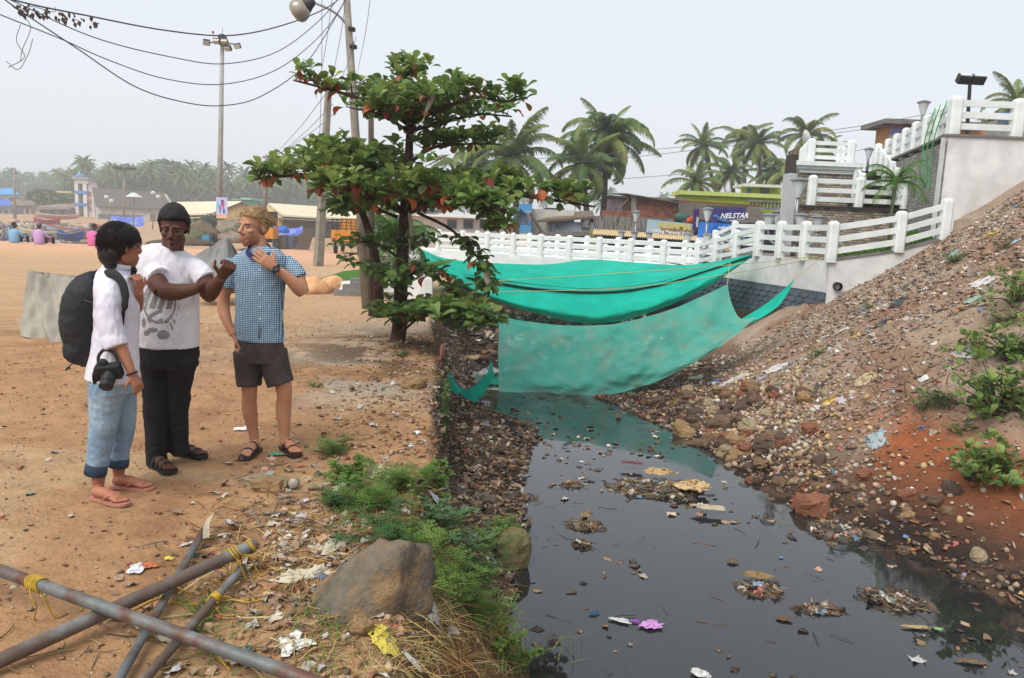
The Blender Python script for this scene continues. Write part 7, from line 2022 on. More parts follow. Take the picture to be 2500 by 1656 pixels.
class Scat:
    def __init__(s): s.V, s.F, s.C, s.n = [], [], [], 0
    def add(s, kind, P, size, cols, flat=1.0, tilt=.5, aspect=(.6, 1.0)):
        bv, bf, jit = SHP[kind]; n = len(P)
        if n == 0: return
        V = np.repeat(bv[None], n, 0)
        if jit: V = V*(1+NR.normal(0, jit, (n, len(bv), 1)))
        sz = np.asarray(size)[:, None, None]
        sc = np.ones((n, 1, 3)); sc[:, 0, 1] = NR.uniform(*aspect, n); sc[:, 0, 2] = flat*NR.uniform(.6, 1.3, n)
        if kind == 'sheet':
            V[:, :, 2] = NR.normal(0, .22, (n, len(bv))); V[:, :, :2] += NR.normal(0, .15, (n, len(bv), 2)); sc[:, 0, 2] = 1
        if kind == 'twig':
            V[:, 3:6, 1:] += NR.normal(0, 3, (n, 1, 2)); sc[:, 0, 1] = sc[:, 0, 2] = .03
        V = V*sc*sz
        a = NR.uniform(0, 6.283, n); tx = NR.normal(0, tilt, n); ty = NR.normal(0, tilt, n)
        def rot(V, i, j, an):
            c, s_ = np.cos(an)[:, None], np.sin(an)[:, None]
            A_, B_ = V[:, :, i]*c-V[:, :, j]*s_, V[:, :, i]*s_+V[:, :, j]*c
            V = V.copy(); V[:, :, i] = A_; V[:, :, j] = B_; return V
        V = rot(V, 1, 2, tx); V = rot(V, 0, 2, ty); V = rot(V, 0, 1, a)
        V = V+P[:, None, :]
        cols = np.array(cols); C_ = cols[NR.integers(0, len(cols), n)]*NR.uniform(.75, 1.2, (n, 1))
        F = bf[None]+(np.arange(n)*len(bv))[:, None, None]+s.n
        s.V.append(V.reshape(-1, 3)); s.F.append(F.reshape(-1, 3)); s.C.append(np.repeat(C_, len(bv), 0)); s.n += n*len(bv)
    def build(s, name, m, **kw):
        V, F, C_ = np.concatenate(s.V), np.concatenate(s.F), np.concatenate(s.C)
        me_ = bpy.data.meshes.new(name)
        me_.vertices.add(len(V)); me_.vertices.foreach_set('co', V.astype(np.float32).ravel())
        me_.loops.add(F.size); me_.loops.foreach_set('vertex_index', F.astype(np.int32).ravel())
        me_.polygons.add(len(F)); me_.polygons.foreach_set('loop_start', np.arange(0, F.size, 3, dtype=np.int32))
        me_.update(calc_edges=True)
        ca_ = me_.color_attributes.new('col', 'FLOAT_COLOR', 'POINT')
        ca_.data.foreach_set('color', np.concatenate([C_, np.ones((len(C_), 1))], 1).astype(np.float32).ravel())
        me_.materials.append(m); me_.validate()
        return link(bpy.data.objects.new(name, me_), kind='stuff', **kw)
def onground(x, y, dz=0.0): return np.stack([x, y, H(x, y)+dz], 1)
M_lit = mat('litter', (1, 1, 1), (.7, .7, .7), 14, .85, .3, 60, .25, attr=True)
STN = [rgb(*c, .8) for c in ((176, 150, 120), (150, 126, 102), (190, 172, 146), (132, 108, 88), (160, 112, 86), (120, 104, 92))]
PAL = [rgb(*c, .85) for c in ((206, 192, 170), (190, 176, 160), (176, 150, 124), (222, 216, 206), (160, 140, 120), (198, 160, 140))]
PLA = [rgb(*c, .85) for c in ((226, 226, 224), (196, 196, 196), (110, 140, 170), (60, 62, 68), (200, 170, 120), (206, 120, 110), (150, 160, 150), (222, 206, 196), (80, 130, 120), (170, 160, 190))]
DRK = [rgb(*c, .85) for c in ((84, 72, 62), (104, 88, 72), (70, 62, 56), (122, 102, 82), (92, 80, 72), (138, 116, 92))]
BRK = [rgb(*c, .8) for c in ((176, 100, 72), (160, 88, 66), (190, 120, 88))]
STR = [rgb(*c, .9) for c in ((206, 178, 112), (188, 158, 96), (170, 140, 90), (214, 194, 140))]

SOIL = [rgb(*c, .86) for c in ((186, 146, 110), (168, 126, 92), (200, 166, 128), (150, 112, 84))]
DUST = [rgb(*c, .86) for c in ((182, 158, 136), (166, 138, 114), (196, 178, 156), (150, 122, 102), (172, 128, 104))]
# plateau
S = Scat()
n = 3600; x = NR.uniform(-6.5, -.45, n); y = 2.5+12*NR.random(n)**1.5
xe = np.interp(y, _YE, _XE); ok = x < xe+.15; x, y = x[ok], y[ok]
S.add('stone', onground(x, y, .004), NR.uniform(.003, .010, len(x)), SOIL+STN, .7)
n = 1300; x = NR.uniform(-6, -.4, n); y = 2.5+11*NR.random(n)**1.4; ok = x < np.interp(y, _YE, _XE)+.15; x, y = x[ok], y[ok]
S.add('chip', onground(x, y, .004), NR.uniform(.005, .014, len(x)), SOIL+STN+BRK, .22, .25)
n = 200; x = NR.uniform(-6, -.4, n); y = 2.5+11*NR.random(n)**1.3; ok = x < np.interp(y, _YE, _XE)+.15; x, y = x[ok], y[ok]
S.add('sheet', onground(x, y, .012), NR.uniform(.008, .024, len(x)), PLA+PAL+SOIL, 1, .25)
n = 420; x = NR.uniform(-6, -.4, n); y = 2.5+10*NR.random(n)**1.5; ok = x < np.interp(y, _YE, _XE)+.15; x, y = x[ok], y[ok]
S.add('twig', onground(x, y, .008), NR.uniform(.02, .06, len(x)), STR+STN, 1, .08)
# rough strip along the bank edge, thick with bits
n = 5200; y = 2.5+9*NR.random(n)**1.1; x = np.interp(y, _YE, _XE)+NR.normal(-.25, .45, n)
for kd, cnt, sz, cl, fl in (('stone', 1500, (.006, .022), SOIL+STN, .7), ('chip', 900, (.008, .026), SOIL+STN+BRK+PAL, .25), ('sheet', 360, (.012, .042), PLA[:2]+PAL+PAL+STN, 1), ('twig', 1300, (.03, .11), STR+STR+DRK, 1)):
    i = NR.integers(0, n, cnt); S.add(kd, onground(x[i], y[i], .012), NR.uniform(sz[0], sz[1], cnt)*NR.uniform(.4, 1, cnt), cl, fl, .3 if kd != 'twig' else .15)
n = 1500; y = NR.normal(3.9, .7, n); x = np.interp(y, _YE, _XE)+NR.normal(-.45, .35, n); ok = y > 2.4; x, y = x[ok], y[ok]; m_ = len(x)//4
S.add('twig', onground(x[:2*m_], y[:2*m_], .01), NR.uniform(.03, .13, 2*m_), STR+STR+STN, 1, .12)
S.add('sheet', onground(x[2*m_:3*m_-150], y[2*m_:3*m_-150], .012), NR.uniform(.01, .035, m_-150), PAL+PAL+PAL+SOIL+PLA[:2], 1, .3)
S.add('stone', onground(x[3*m_:], y[3*m_:], .006), NR.uniform(.005, .018, len(x)-3*m_), SOIL+STN+PAL, .7)
S.build('ground_litter', M_lit, label='pebbles, paper bits, straw and chips scattered over the sandy ground', cat='litter')
# left shore
S = Scat()
n = 9000; y = 5.4+9*NR.random(n); far_ = NR.random(n) < .22; y = np.where(far_, 13+9*NR.random(n), y); a = np.interp(y, _YE, _XE); b_ = np.interp(y, _YL, _XL); x = a+(b_-a)*(NR.random(n)*1.12+.02)
for kd, cnt, sz, cl, fl in (('stone', 2400, (.008, .036), DRK+STN, .7), ('chip', 2600, (.012, .05), DRK+STN[:3], .16), ('sheet', 2000, (.014, .06), PLA+DRK+DRK+DRK+STN+PAL[:3], 1), ('twig', 1400, (.03, .13), DRK+STR, 1)):
    i = NR.integers(0, n, cnt); S.add(kd, onground(x[i], y[i], .012), NR.uniform(sz[0], sz[1], cnt)*NR.uniform(.4, 1, cnt), cl, fl, .35 if kd != 'twig' else .2)
n = 1500; y = NR.uniform(15.5, 24, n); x = NR.uniform(-1, 4, n); m_ = n//2
S.add('sheet', onground(x[:m_], y[:m_], .02), NR.uniform(.03, .13, m_), DRK+DRK+PLA+PAL, 1, .35); S.add('chip', onground(x[m_:], y[m_:], .02), NR.uniform(.03, .1, n-m_), DRK+STN, .3, .35)
S.build('shore_litter', M_lit, label='dense dark litter of rags, leaves and shards on the left shore', cat='litter')
# tipped slope
S = Scat()
n = 40000; y = 4+12.4*NR.random(n); xr = np.interp(y, _YR, _XR); x = xr+.05+NR.random(n)**1.15*7.5
ok = (x < 11) & ((x < 9.3-.0*y) | (y < 16.6)) & ~((y > 15.9) & (x < 9.3) & (x > 6.4)) & ~((y > 15.9) & (x > 6.3)); x, y = x[ok], y[ok]
s_ = x-np.interp(y, _YT, _XT)
clean = np.exp(-(((x-4.5)/.6)**2+((y-7.6)/1.2)**2))
keep = NR.random(len(x)) > clean*.85; x, y, s_ = x[keep], y[keep], s_[keep]
top = s_ > .15
def pick(mask, cnt): return NR.choice(np.nonzero(mask)[0], cnt)
for kd, cnt, sz, cl, fl, mk in (('stone', 5200, (.005, .024), DUST+PAL, .65, top), ('chip', 8500, (.008, .042), DUST+PAL+PAL+STN, .18, top), ('sheet', 2600, (.012, .060), PAL+PLA+DUST, 1, top), ('twig', 1100, (.03, .12), STR+DRK, 1, top),
                            ('stone', 2600, (.010, .05), DRK+STN, .7, ~top), ('chip', 1600, (.012, .05), DRK+STN+BRK, .3, ~top), ('sheet', 420, (.012, .05), PLA+DRK, 1, ~top)):
    i = pick(mk, cnt); S.add(kd, onground(x[i], y[i], .010), NR.uniform(sz[0], sz[1], cnt)*NR.uniform(.35, 1, cnt), cl, fl, .45 if kd != 'twig' else .25)
n = 5200; y2 = NR.uniform(10.5, 16.5, n); x2 = np.interp(y2, _YT, _XT)+1.5+NR.random(n)*6.2
ok = (x2 < 10.8) & ((y2 < 15.85) | (x2 > 9.6)); x2, y2 = x2[ok], y2[ok]; m_ = len(x2)//3
S.add('chip', onground(x2[:m_], y2[:m_], .012), NR.uniform(.008, .032, m_), DUST+PAL+STN, .18, .4)
S.add('sheet', onground(x2[m_:2*m_], y2[m_:2*m_], .015), NR.uniform(.010, .042, m_), PAL+PAL+DUST+DUST+PLA[:2]+PLA[6:8], 1, .4)
S.add('stone', onground(x2[2*m_:], y2[2*m_:], .01), NR.uniform(.006, .022, len(x2)-2*m_), DUST+PAL+STN, .65)
# rubble cone by the drain
n = 2600; px = NR.uniform(1500, 2050, n)
y = NR.normal(10.6, 1.3, n); x = np.interp(y, _YT, _XT)+NR.normal(.35, .5, n)
S.add('stone', onground(x, y, .015), NR.uniform(.012, .055, n)*NR.uniform(.4, 1, n), STN+PAL+[rgb(206, 176, 128, .9)]*3, .75)
S.build('slope_rubble', M_lit, label='crushed rubble, tile shards and plastic covering the tipped slope', cat='rubble')
# scum and crumbs floating
S = Scat()
n = 900; y = 4.6+8.5*NR.random(n); a = np.interp(y, _YL, _XL); b_ = np.interp(y, _YR, _XR); x = a+(b_-a)*NR.random(n)
P_ = np.stack([x, y, np.full(n, WZ+.004)], 1)
pt = (fbm(x*1.3, y*1.3) > .5)
S.add('chip', P_[pt][:220], NR.uniform(.008, .035, len(P_[pt][:220])), DRK+STN, .15, .1)
S.add('sheet', P_[pt][220:300]+np.array([0, 0, .004]), NR.uniform(.015, .05, len(P_[pt][220:300])), DRK+PAL+PLA[:3], 1, .1)
S.add('twig', P_[~pt][:90], NR.uniform(.03, .12, len(P_[~pt][:90])), DRK, 1, .05)
S.build('floating_scraps', M_lit, label='crumbs and scraps floating on the black water', cat='litter')

# ---- single stones
def stone_mesh(seed, m, sub=3, amp=.35, blocky=.5):
    k = MB(); k.ell((0, 0, 0), (1, 1, 1), None, 14, 9)
    for j, v in enumerate(k.v):
        v = Vector(v)
        mx_ = max(abs(v.x), abs(v.y), abs(v.z)); v = v.lerp(v/mx_*.85, blocky)
        nn = mnoise.noise(v*1.4+Vector((seed*5.1, 0, 0)))+.4*mnoise.noise(v*3.7+Vector((0, seed*3.3, 0)))
        k.v[j] = tuple(v*(1+amp*nn))
    return k.mesh('stone', m)
M_st = [mat('rubble_stone_%d' % i, rgb(*c, .78), rgb(*[v*.78 for v in c], .78), 5, .9, .5, 18, .2, c3=rgb(*[v*.6 for v in c], .78), s3=2.2, amt3=.5) for i, c in enumerate(((178, 146, 104), (150, 122, 92), (128, 104, 84), (184, 164, 132), (110, 90, 78), (160, 108, 82)))]
SM = [stone_mesh(i, M_st[i % 6], blocky=.3+.5*(i % 3)/2) for i in range(12)]
random.seed(55)
tone = ['tan', 'brown', 'dull brown', 'pale buff', 'dark brown', 'reddish']
for i in range(150):
    if i < 95: px, py = random.gauss(1740, 110), random.uniform(950, 1130)
    elif i < 125: px, py = random.uniform(1600, 2000), random.uniform(1080, 1190)
    else: px, py = random.uniform(1900, 2480), random.uniform(1160, 1420)
    if px < 1480 or py < 940: continue
    p = hg(px, py, -.9)
    if p.z < WZ-.03 or not (3 < p.y < 15.5): continue
    r0 = random.uniform(.045, .13)*(1.25 if random.random() < .15 else 1)*(1 if i < 125 else .7)
    mi = i % 12
    inst('rubble_stone', SM[mi], None, p+Vector((0, 0, r0*.25)), (random.uniform(-.5, .5), random.uniform(-.5, .5), random.uniform(0, 6.28)), (r0*random.uniform(.9, 1.5), r0, r0*random.uniform(.55, .9)), label='%s broken stone in the rubble at the foot of the slope' % tone[mi % 6], cat='stone', group='%s stones of the rubble' % tone[mi % 6])
for i, (px, py, sx, sy, sz, mi, lab) in enumerate(((1760, 1045, .20, .16, .14, 2, 'flat tan slab stone highest in the rubble heap'), (1822, 1100, .17, .11, .08, 4, 'dark square block at the waterline below the rubble'), (1880, 1085, .20, .13, .10, 1, 'brown oblong block tilted at the waterline'), (1770, 1078, .09, .09, .10, 4, 'dark upright cube block standing in the water edge'), (1700, 1100, .22, .09, .05, 4, 'long dark slab half under water by the rubble'), (1980, 1245, .20, .14, .13, 1, 'buff sack shaped stone at the shore bend'))):
    p = hg(px, py, -1.0); p.z = max(p.z, WZ)
    inst('block_stone', SM[[2, 5, 8, 11][i % 4]], None, p+Vector((0, 0, sz*.3)), (random.uniform(-.3, .3), random.uniform(-.3, .3), random.uniform(-1, 1)), (sx, sy, sz), label=lab, cat='stone')
M_bould = mat('boulder', rgb(132, 122, 106, .78), rgb(92, 86, 78, .78), 9, .9, 1.0, 40, .2, c3=rgb(176, 142, 100, .78), s3=4, amt3=.7)
def boulder(label, poly, h, base_z, m, seed, cx=None):
    """boulder from its ground outline (world) with facetted sides"""
    k = MB(); c = sum((Vector(p) for p in poly), Vector())/len(poly)
    n_ = len(poly); rows = []
    return k
bc = hg(905, 1500, 0)
k = MB(); k.ell((0, 0, 0), (1, 1, 1), None, 44, 30)
planes = [(Vector((-.62, -.28, .74)), .50), (Vector((.80, -.45, .30)), .60), (Vector((.10, -.80, .45)), .62), (Vector((.35, .2, .9)), .80), (Vector((-.2, .8, .5)), .7), (Vector((-.9, .1, .1)), .92), (Vector((.62, -.78, -.05)), .66)]
for j, v in enumerate(k.v):
    v = Vector(v); t_ = 1.15
    for n_, d_ in planes:
        n_ = n_.normalized(); dn = v.dot(n_)
        if dn > 1e-3: t_ = min(t_, d_/dn)
    v = v*t_
    v = v*(1+.09*mnoise.noise(v*2.6)+.05*mnoise.noise(v*7)+.03*mnoise.noise(v*17))
    k.v[j] = (v.x*.29+v.z*.06, v.y*.20, v.z*.25)
k.build('boulder', M_bould, None, True, loc=(bc.x-.01, bc.y+.12, bc.z+.07), rot=(0, R(-8), R(12)), label='big wedge shaped grey boulder in the foreground straw', cat='boulder')
M_moss = mat('mossy_stone', rgb(150, 132, 96, .75), rgb(112, 106, 70, .75), 4, .9, .5, 16, .2, c3=rgb(96, 104, 56, .75), s3=2.5, amt3=.7)
p = gz(1268, 1385, WZ); inst('boulder', stone_mesh(21, M_moss, blocky=.6, amp=.2), None, p+Vector((-.06, .05, .13)), (.1, 0, .3), (.17, .15, .20), label='rounded mossy block standing in the water by the weeds', cat='boulder')
for i, (px, py, sx, sy, sz, lab) in enumerate(((660, 1195, .12, .08, .06, 'tan rock in the sand in front of the bearded man'), (690, 1190, .05, .05, .05, 'small round tan stone before the bearded man'), (880, 1545, .05, .05, .05, 'small stone at the boulder foot'), (640, 1180, .14, .08, .04, 'flat pale rock slab left of the tan rock'), (1010, 945, .16, .10, .10, 'pale boulder at the bank edge left of the creeper'))):
    p = hg(px, py, 0); inst('ground_stone', SM[[0, 3, 6, 9][i % 4]], None, p+Vector((0, 0, sz*.35)), (0, 0, i), (sx, sy, sz), label=lab, cat='stone')

# ---- crumpled sheets and rags
def crumple(name, label, c, sx, sy, col, seed, h=.05, cat='rubbish', group=None, m=None, rough=.6, gnd=True, n=20, rot=None, alpha=1.0, fr=3.0):
    k = MB(); rows = []
    rot = (seed*2.399) % 3.14-1.57 if rot is None else rot
    cr, sr = math.cos(rot), math.sin(rot)
    for j in range(n):
        r = []
        for i in range(n):
            u, v = i/(n-1)*2-1, j/(n-1)*2-1
            e = 1+.30*mnoise.noise(Vector((u*1.3+seed, v*1.3, seed*2.1)))
            x_, y_ = u*sx*e*(1-.25*v*v), v*sy*e*(1-.25*u*u)
            x_ += sx*(.45*mnoise.noise(Vector((u*1.6, v*1.6, seed+9)))+.22*mnoise.noise(Vector((u*5, v*5, seed+3)))); y_ += sy*(.45*mnoise.noise(Vector((u*1.6, v*1.6, seed+19)))+.22*mnoise.noise(Vector((u*5, v*5, seed+29))))
            wx, wy = c.x+x_*cr-y_*sr, c.y+x_*sr+y_*cr
            f = 1-abs(mnoise.noise(Vector((u*fr+seed*3, v*fr, seed))))*2
            f2 = abs(mnoise.noise(Vector((u*fr*2.3, v*fr*2.3+seed, 4))))
            z_ = h*max(0, .05+.55*f*abs(mnoise.noise(Vector((u*1.1+seed, v*1.1, 7))))*1.6+.45*f2)*(1-.75*min(1, math.hypot(u, v))**2)
            r.append(Vector((wx-c.x, wy-c.y, (hz(wx, wy) if gnd else c.z)-c.z+z_+.011)))
        rows.append(r)
    k.grid(rows)
    return k.build(name, m or plain('rag_%d_%d_%d' % tuple(int(255*q_) for q_ in col), col, rough, scale=20, bump=.25), None, True, loc=c, label=label, cat=cat, group=group)
def at_w(px, py): p = gz(px, py, WZ); p.z = WZ+.002; return p
for i, (px, py, sx, sy, c, h, lab, cat) in enumerate((
    (600, 1047, .09, .06, (236, 236, 234), .012, 'clean white foam sheet behind the bearded man\'s sandal', 'sheet'),
    (674, 1112, .06, .03, (90, 176, 150), .03, 'green net scrap between the bearded man\'s sandals', 'rubbish'),
    (555, 1013, .02, .015, (206, 170, 60), .02, 'small yellow peel in front of the young man', 'rubbish'),
    (332, 1393, .055, .03, (232, 232, 236), .03, 'white crumpled paper above the crossed pipes', 'paper'),
    (462, 1332, .05, .02, (226, 226, 230), .02, 'white torn paper left of the thin pipe end', 'paper'),
    (365, 1385, .04, .03, (196, 116, 80), .015, 'orange brown tile shard beside the white paper', 'shard'),
    (412, 1368, .025, .015, (224, 206, 90), .015, 'yellow wrapper above the crossed pipes', 'wrapper'),
    (715, 1578, .085, .065, (236, 234, 226), .035, 'white frayed cloth lying right of the pipes', 'rag'),
    (815, 1340, .09, .055, (196, 188, 166), .08, 'crumpled pale plastic heap left of the boulder', 'rubbish'),
    (740, 1410, .13, .05, (206, 196, 172), .05, 'pale torn sheet with blue packet left of the boulder', 'rubbish'),
    (785, 1412, .045, .025, (96, 126, 156), .03, 'blue food packet on the torn sheet', 'packet'),
    (935, 1565, .10, .05, (212, 196, 84), .06, 'yellow plastic bag in the straw below the boulder', 'bag'),
    (1055, 1500, .06, .035, (214, 216, 220), .05, 'white printed plastic bag right of the boulder', 'bag'),
    (1010, 1620, .045, .02, (226, 226, 214), .012, 'white spotted wrapper in the straw at the bottom', 'wrapper'),
    (580, 1620, .05, .03, (206, 190, 164), .04, 'dirty rag beside the pipe at the bottom edge', 'rag'),
    (930, 1165, .13, .10, (190, 178, 146), .16, 'dirty cream sack among the weeds on the bank', 'sack'),
    (880, 995, .09, .02, (222, 222, 220), .03, 'white plastic strip on the sand near the bank', 'plastic'),
    (1100, 1195, .18, .10, (74, 64, 54), .07, 'dark brown stiff sheet sloping into the shore mud', 'sheet'),
    (1180, 1215, .17, .10, (104, 94, 84), .05, 'grey brown cloth sheet beside the dark sheet', 'sheet'),
    (1075, 1240, .06, .08, (206, 208, 214), .08, 'white plastic hanging under the dark sheet', 'plastic'),
    (1140, 1010, .09, .05, (120, 112, 100), .06, 'grey crumpled cloth on the upper left shore', 'rag'),
    (1185, 1040, .08, .06, (150, 140, 120), .08, 'pale folded board on the left shore', 'board'),
    (1140, 1105, .05, .03, (190, 70, 80), .03, 'red wrapper in the shore litter', 'wrapper'),
    (1260, 1055, .09, .03, (90, 96, 106), .04, 'grey blue cloth at the water edge', 'rag'),
    (1300, 1075, .12, .05, (110, 98, 80), .05, 'mud coloured rag pile on the shore tip', 'rag'),
    (1290, 1140, .11, .05, (150, 140, 128), .03, 'pale plastic film spread on the shore', 'plastic'),
    (665, 1185, .015, .015, (186, 180, 160), .01, 'small pale lid on the sand', 'lid'))):
    crumple('scrap', lab, hg(px, py, 0 if px < 1040 else -.8), sx, sy, rgb(*c, .88), i+1, h, cat)
# rags on the slope
random.seed(91)
for i, (px, py, sx, sy, c, h, lab) in enumerate((
    (1790, 930, .28, .14, (196, 190, 180), .10, 'long pale plastic sheet crumpled at the slope foot near the net'), (1900, 900, .22, .14, (206, 200, 196), .08, 'whitish torn plastic with pink edges low on the slope'),
    (1860, 925, .10, .06, (176, 166, 190), .06, 'lilac grey plastic rag left low on the slope'), (1745, 935, .12, .05, (60, 104, 180), .05, 'blue plastic scrap at the slope foot'),
    (2195, 735, .28, .10, (70, 72, 78), .09, 'long dark grey tarpaulin strip across the middle of the slope'), (2215, 700, .16, .09, (92, 90, 90), .08, 'dark crumpled bag above the tarpaulin strip'),
    (2100, 760, .10, .10, (120, 128, 136), .04, 'blue grey plastic sheet left of the dark strip'), (2155, 790, .14, .08, (66, 66, 72), .07, 'black bag scraps below the dark strip'),
    (2090, 822, .08, .04, (206, 176, 50), .05, 'yellow bag scrap in the middle of the slope'), (2050, 812, .09, .06, (220, 214, 200), .06, 'white stone like bag left of the yellow scrap'),
    (2325, 625, .09, .11, (150, 190, 180), .10, 'pale turquoise bag caught in the upper slope weeds'), (2400, 690, .14, .12, (206, 204, 198), .08, 'white and grey bags high on the right slope'),
    (2370, 735, .12, .08, (150, 180, 166), .05, 'greenish film below the white bags'), (2345, 755, .09, .05, (206, 130, 60), .04, 'orange rag on the right slope'),
    (2375, 860, .18, .13, (200, 196, 190), .12, 'large grey white sack at the bush on the right'), (2110, 930, .14, .10, (196, 176, 140), .06, 'tan cloth lump in the middle of the lower slope'),
    (2020, 985, .12, .05, (206, 170, 60), .05, 'yellow plastic ribbon in the rubble'), (2060, 975, .10, .08, (200, 190, 196), .06, 'pale lilac bag at the rubble edge'),
    (2000, 950, .18, .08, (84, 78, 72), .07, 'dark rag tangle above the rubble'), (2135, 1075, .10, .12, (160, 176, 180), .06, 'pale blue plastic hanging on the red earth'),
    (1690, 985, .14, .06, (150, 140, 110), .08, 'khaki sacking beside the net tail'), (2270, 640, .16, .06, (70, 66, 66), .05, 'black bin liner on the upper slope'),
    (2430, 570, .20, .06, (206, 176, 60), .05, 'yellow sheet near the top right of the slope'), (2480, 590, .12, .08, (170, 190, 206), .05, 'pale blue bag at the top right slope'),
    (2360, 500, .16, .06, (190, 170, 130), .05, 'straw coloured rag under the tall wall'), (1990, 1000, .08, .05, (222, 218, 214), .05, 'small white bag above the rubble stones'),
    (1950, 1110, .16, .05, (150, 140, 124), .05, 'pile of dry leaves and rags at the waterline bend'), (1700, 925, .24, .10, (156, 158, 140), .09, 'greenish canvas heap between net and rubble'))):
    crumple('slope_rag', lab, hg(px, py, -.2), sx, sy, rgb(*c, .88), i+40, h, 'rubbish', 'rags on the tipped slope', rot=random.uniform(-1, 1))

# ---- mud islands and things in the water
M_mud = mat('wet_mud', rgb(84, 72, 58, .75), rgb(52, 46, 40, .75), 7, .55, .8, 25, .4, c3=rgb(120, 104, 82, .75), s3=5, amt3=.5)
def island(label, px, py, rx, ry, h, seed, name='mud_island'):
    c = at_w(px, py); k = MB(); rows = []
    n_ = 26
    for j in range(n_):
        r = []
        for i in range(n_):
            u, v = i/(n_-1)*2-1, j/(n_-1)*2-1
            d = math.hypot(u, v)*(1+.45*mnoise.noise(Vector((u*1.6+seed, v*1.6, seed))))
            z_ = h*(.55-d*.75+.55*abs(mnoise.noise(Vector((u*4+seed, v*4, 1))))+.3*mnoise.noise(Vector((u*9, v*9+seed, 2))))
            r.append(Vector((u*rx, v*ry, max(z_, -.05))))
        rows.append(r)
    k.grid(rows)
    o_ = k.build(name, M_mud, None, True, loc=c, label=label, cat='mud island', group='mud islands in the drain')
    # bits on it, part of the heap
    S = Scat(); n2 = int(120*rx*ry/.06)+25
    u = NR.uniform(-.8, .8, n2); v = NR.uniform(-.8, .8, n2); ok = np.hypot(u, v) < .8; u, v = u[ok], v[ok]
    zz = h*np.clip(.55-np.hypot(u, v)*.6, 0, 1)
    P_ = np.stack([u*rx, v*ry, zz+.008], 1); m_ = len(P_)//3
    S.add('sheet', P_[:m_], NR.uniform(.012, .045, m_), DRK+PAL+PLA, 1, .4); S.add('chip', P_[m_:2*m_], NR.uniform(.01, .035, m_), DRK+STN, .3, .4); S.add('twig', P_[2*m_:], NR.uniform(.04, .12, len(P_)-2*m_), DRK+STR, 1, .2)
    b_ = S.build('litter', M_lit); b_.parent = o_
island('largest littered mud island in mid drain, carrying the cream sack', 1600, 1195, .56, .36, .11, 1)
island('low mud island with draped brown cloth in the lower drain', 1855, 1440, .20, .16, .06, 2)
island('flat mud patch with wrappers near the dark right side', 2180, 1465, .30, .22, .06, 3)
island('long mud spit by the right shore bend', 2050, 1300, .34, .30, .10, 4)
island('small mud bank off the left weeds', 1430, 1285, .20, .12, .06, 5)
island('tiny mud lump near the left shore', 1400, 1185, .12, .08, .05, 6)
island('brown sediment strip at the shore tip', 1250, 1215, .28, .14, .07, 7)
island('narrow scum raft at the lower right', 2000, 1490, .22, .07, .03, 8)
island('tiny mud lump below the sack island', 1420, 1330, .10, .06, .07, 9)
for i, (px, py, sx, sy, c, h, lab) in enumerate((
    (1690, 1205, .20, .17, (206, 176, 130), .15, 'cream woven sack spread over the largest mud island'), (1610, 1170, .20, .08, (186, 156, 112), .10, 'knotted tan cloth on the largest mud island'),
    (1730, 1255, .16, .08, (190, 176, 150), .015, 'submerged edge of pale sacking in the water'), (1545, 1145, .14, .06, (120, 70, 78), .05, 'maroon rag on the largest mud island'),
    (1842, 1425, .12, .07, (140, 116, 80), .07, 'brown cloth draped on the lower mud island'), (1430, 1275, .07, .05, (140, 122, 92), .10, 'tan folded rag on the small mud bank'),
    (1590, 1530, .085, .06, (206, 150, 214), .05, 'shiny purple and silver snack bag floating in the foreground'), (1512, 1518, .08, .03, (206, 208, 208), .025, 'torn silver wrapper floating left of the purple bag'),
    (1550, 1520, .03, .015, (170, 70, 200), .02, 'small purple wrapper piece between the floating bags'), (1710, 1650, .07, .04, (216, 216, 214), .05, 'silver foil bag at the bottom edge of the water'),
    (1505, 1085, .02, .015, (170, 50, 190), .03, 'tiny bright purple wrapper in the upper water'), (1340, 978, .045, .01, (216, 80, 96), .01, 'red scrap floating near the green net'),
    (2370, 1620, .10, .025, (120, 100, 74), .04, 'brown bottle shaped lump at the lower right water'), (1790, 1375, .05, .03, (112, 98, 74), .06, 'small leaf heap in mid water'),
    (1915, 1515, .055, .035, (104, 84, 66), .02, 'large dead leaf floating in the lower drain'), (1510, 1020, .05, .05, (120, 104, 80), .14, 'peaked brown rag standing in the water by the net'),
    (2235, 1535, .12, .025, (176, 156, 110), .03, 'dry straw bundle floating right of the wrappers'), (2290, 1540, .03, .02, (150, 190, 110), .02, 'green wrapper on the flat mud patch'),
    (1450, 1500, .05, .015, (50, 90, 140), .025, 'blue plastic knot floating by the weeds'), (1545, 1105, .04, .025, (96, 104, 96), .04, 'grey lump in the net reflection'),
    (2070, 1265, .05, .02, (206, 206, 206), .03, 'white plastic curl on the mud spit'))):
    c_ = at_w(px, py)
    if i < 6: c_.z += .06
    crumple('floating_rag' if i > 2 else 'sack', lab, c_, sx, sy, rgb(*c, .88), i+90, h, 'rubbish', None, gnd=False, rot=random.uniform(-.6, .6), rough=.35 if i in (6, 7, 8, 9) else .7)

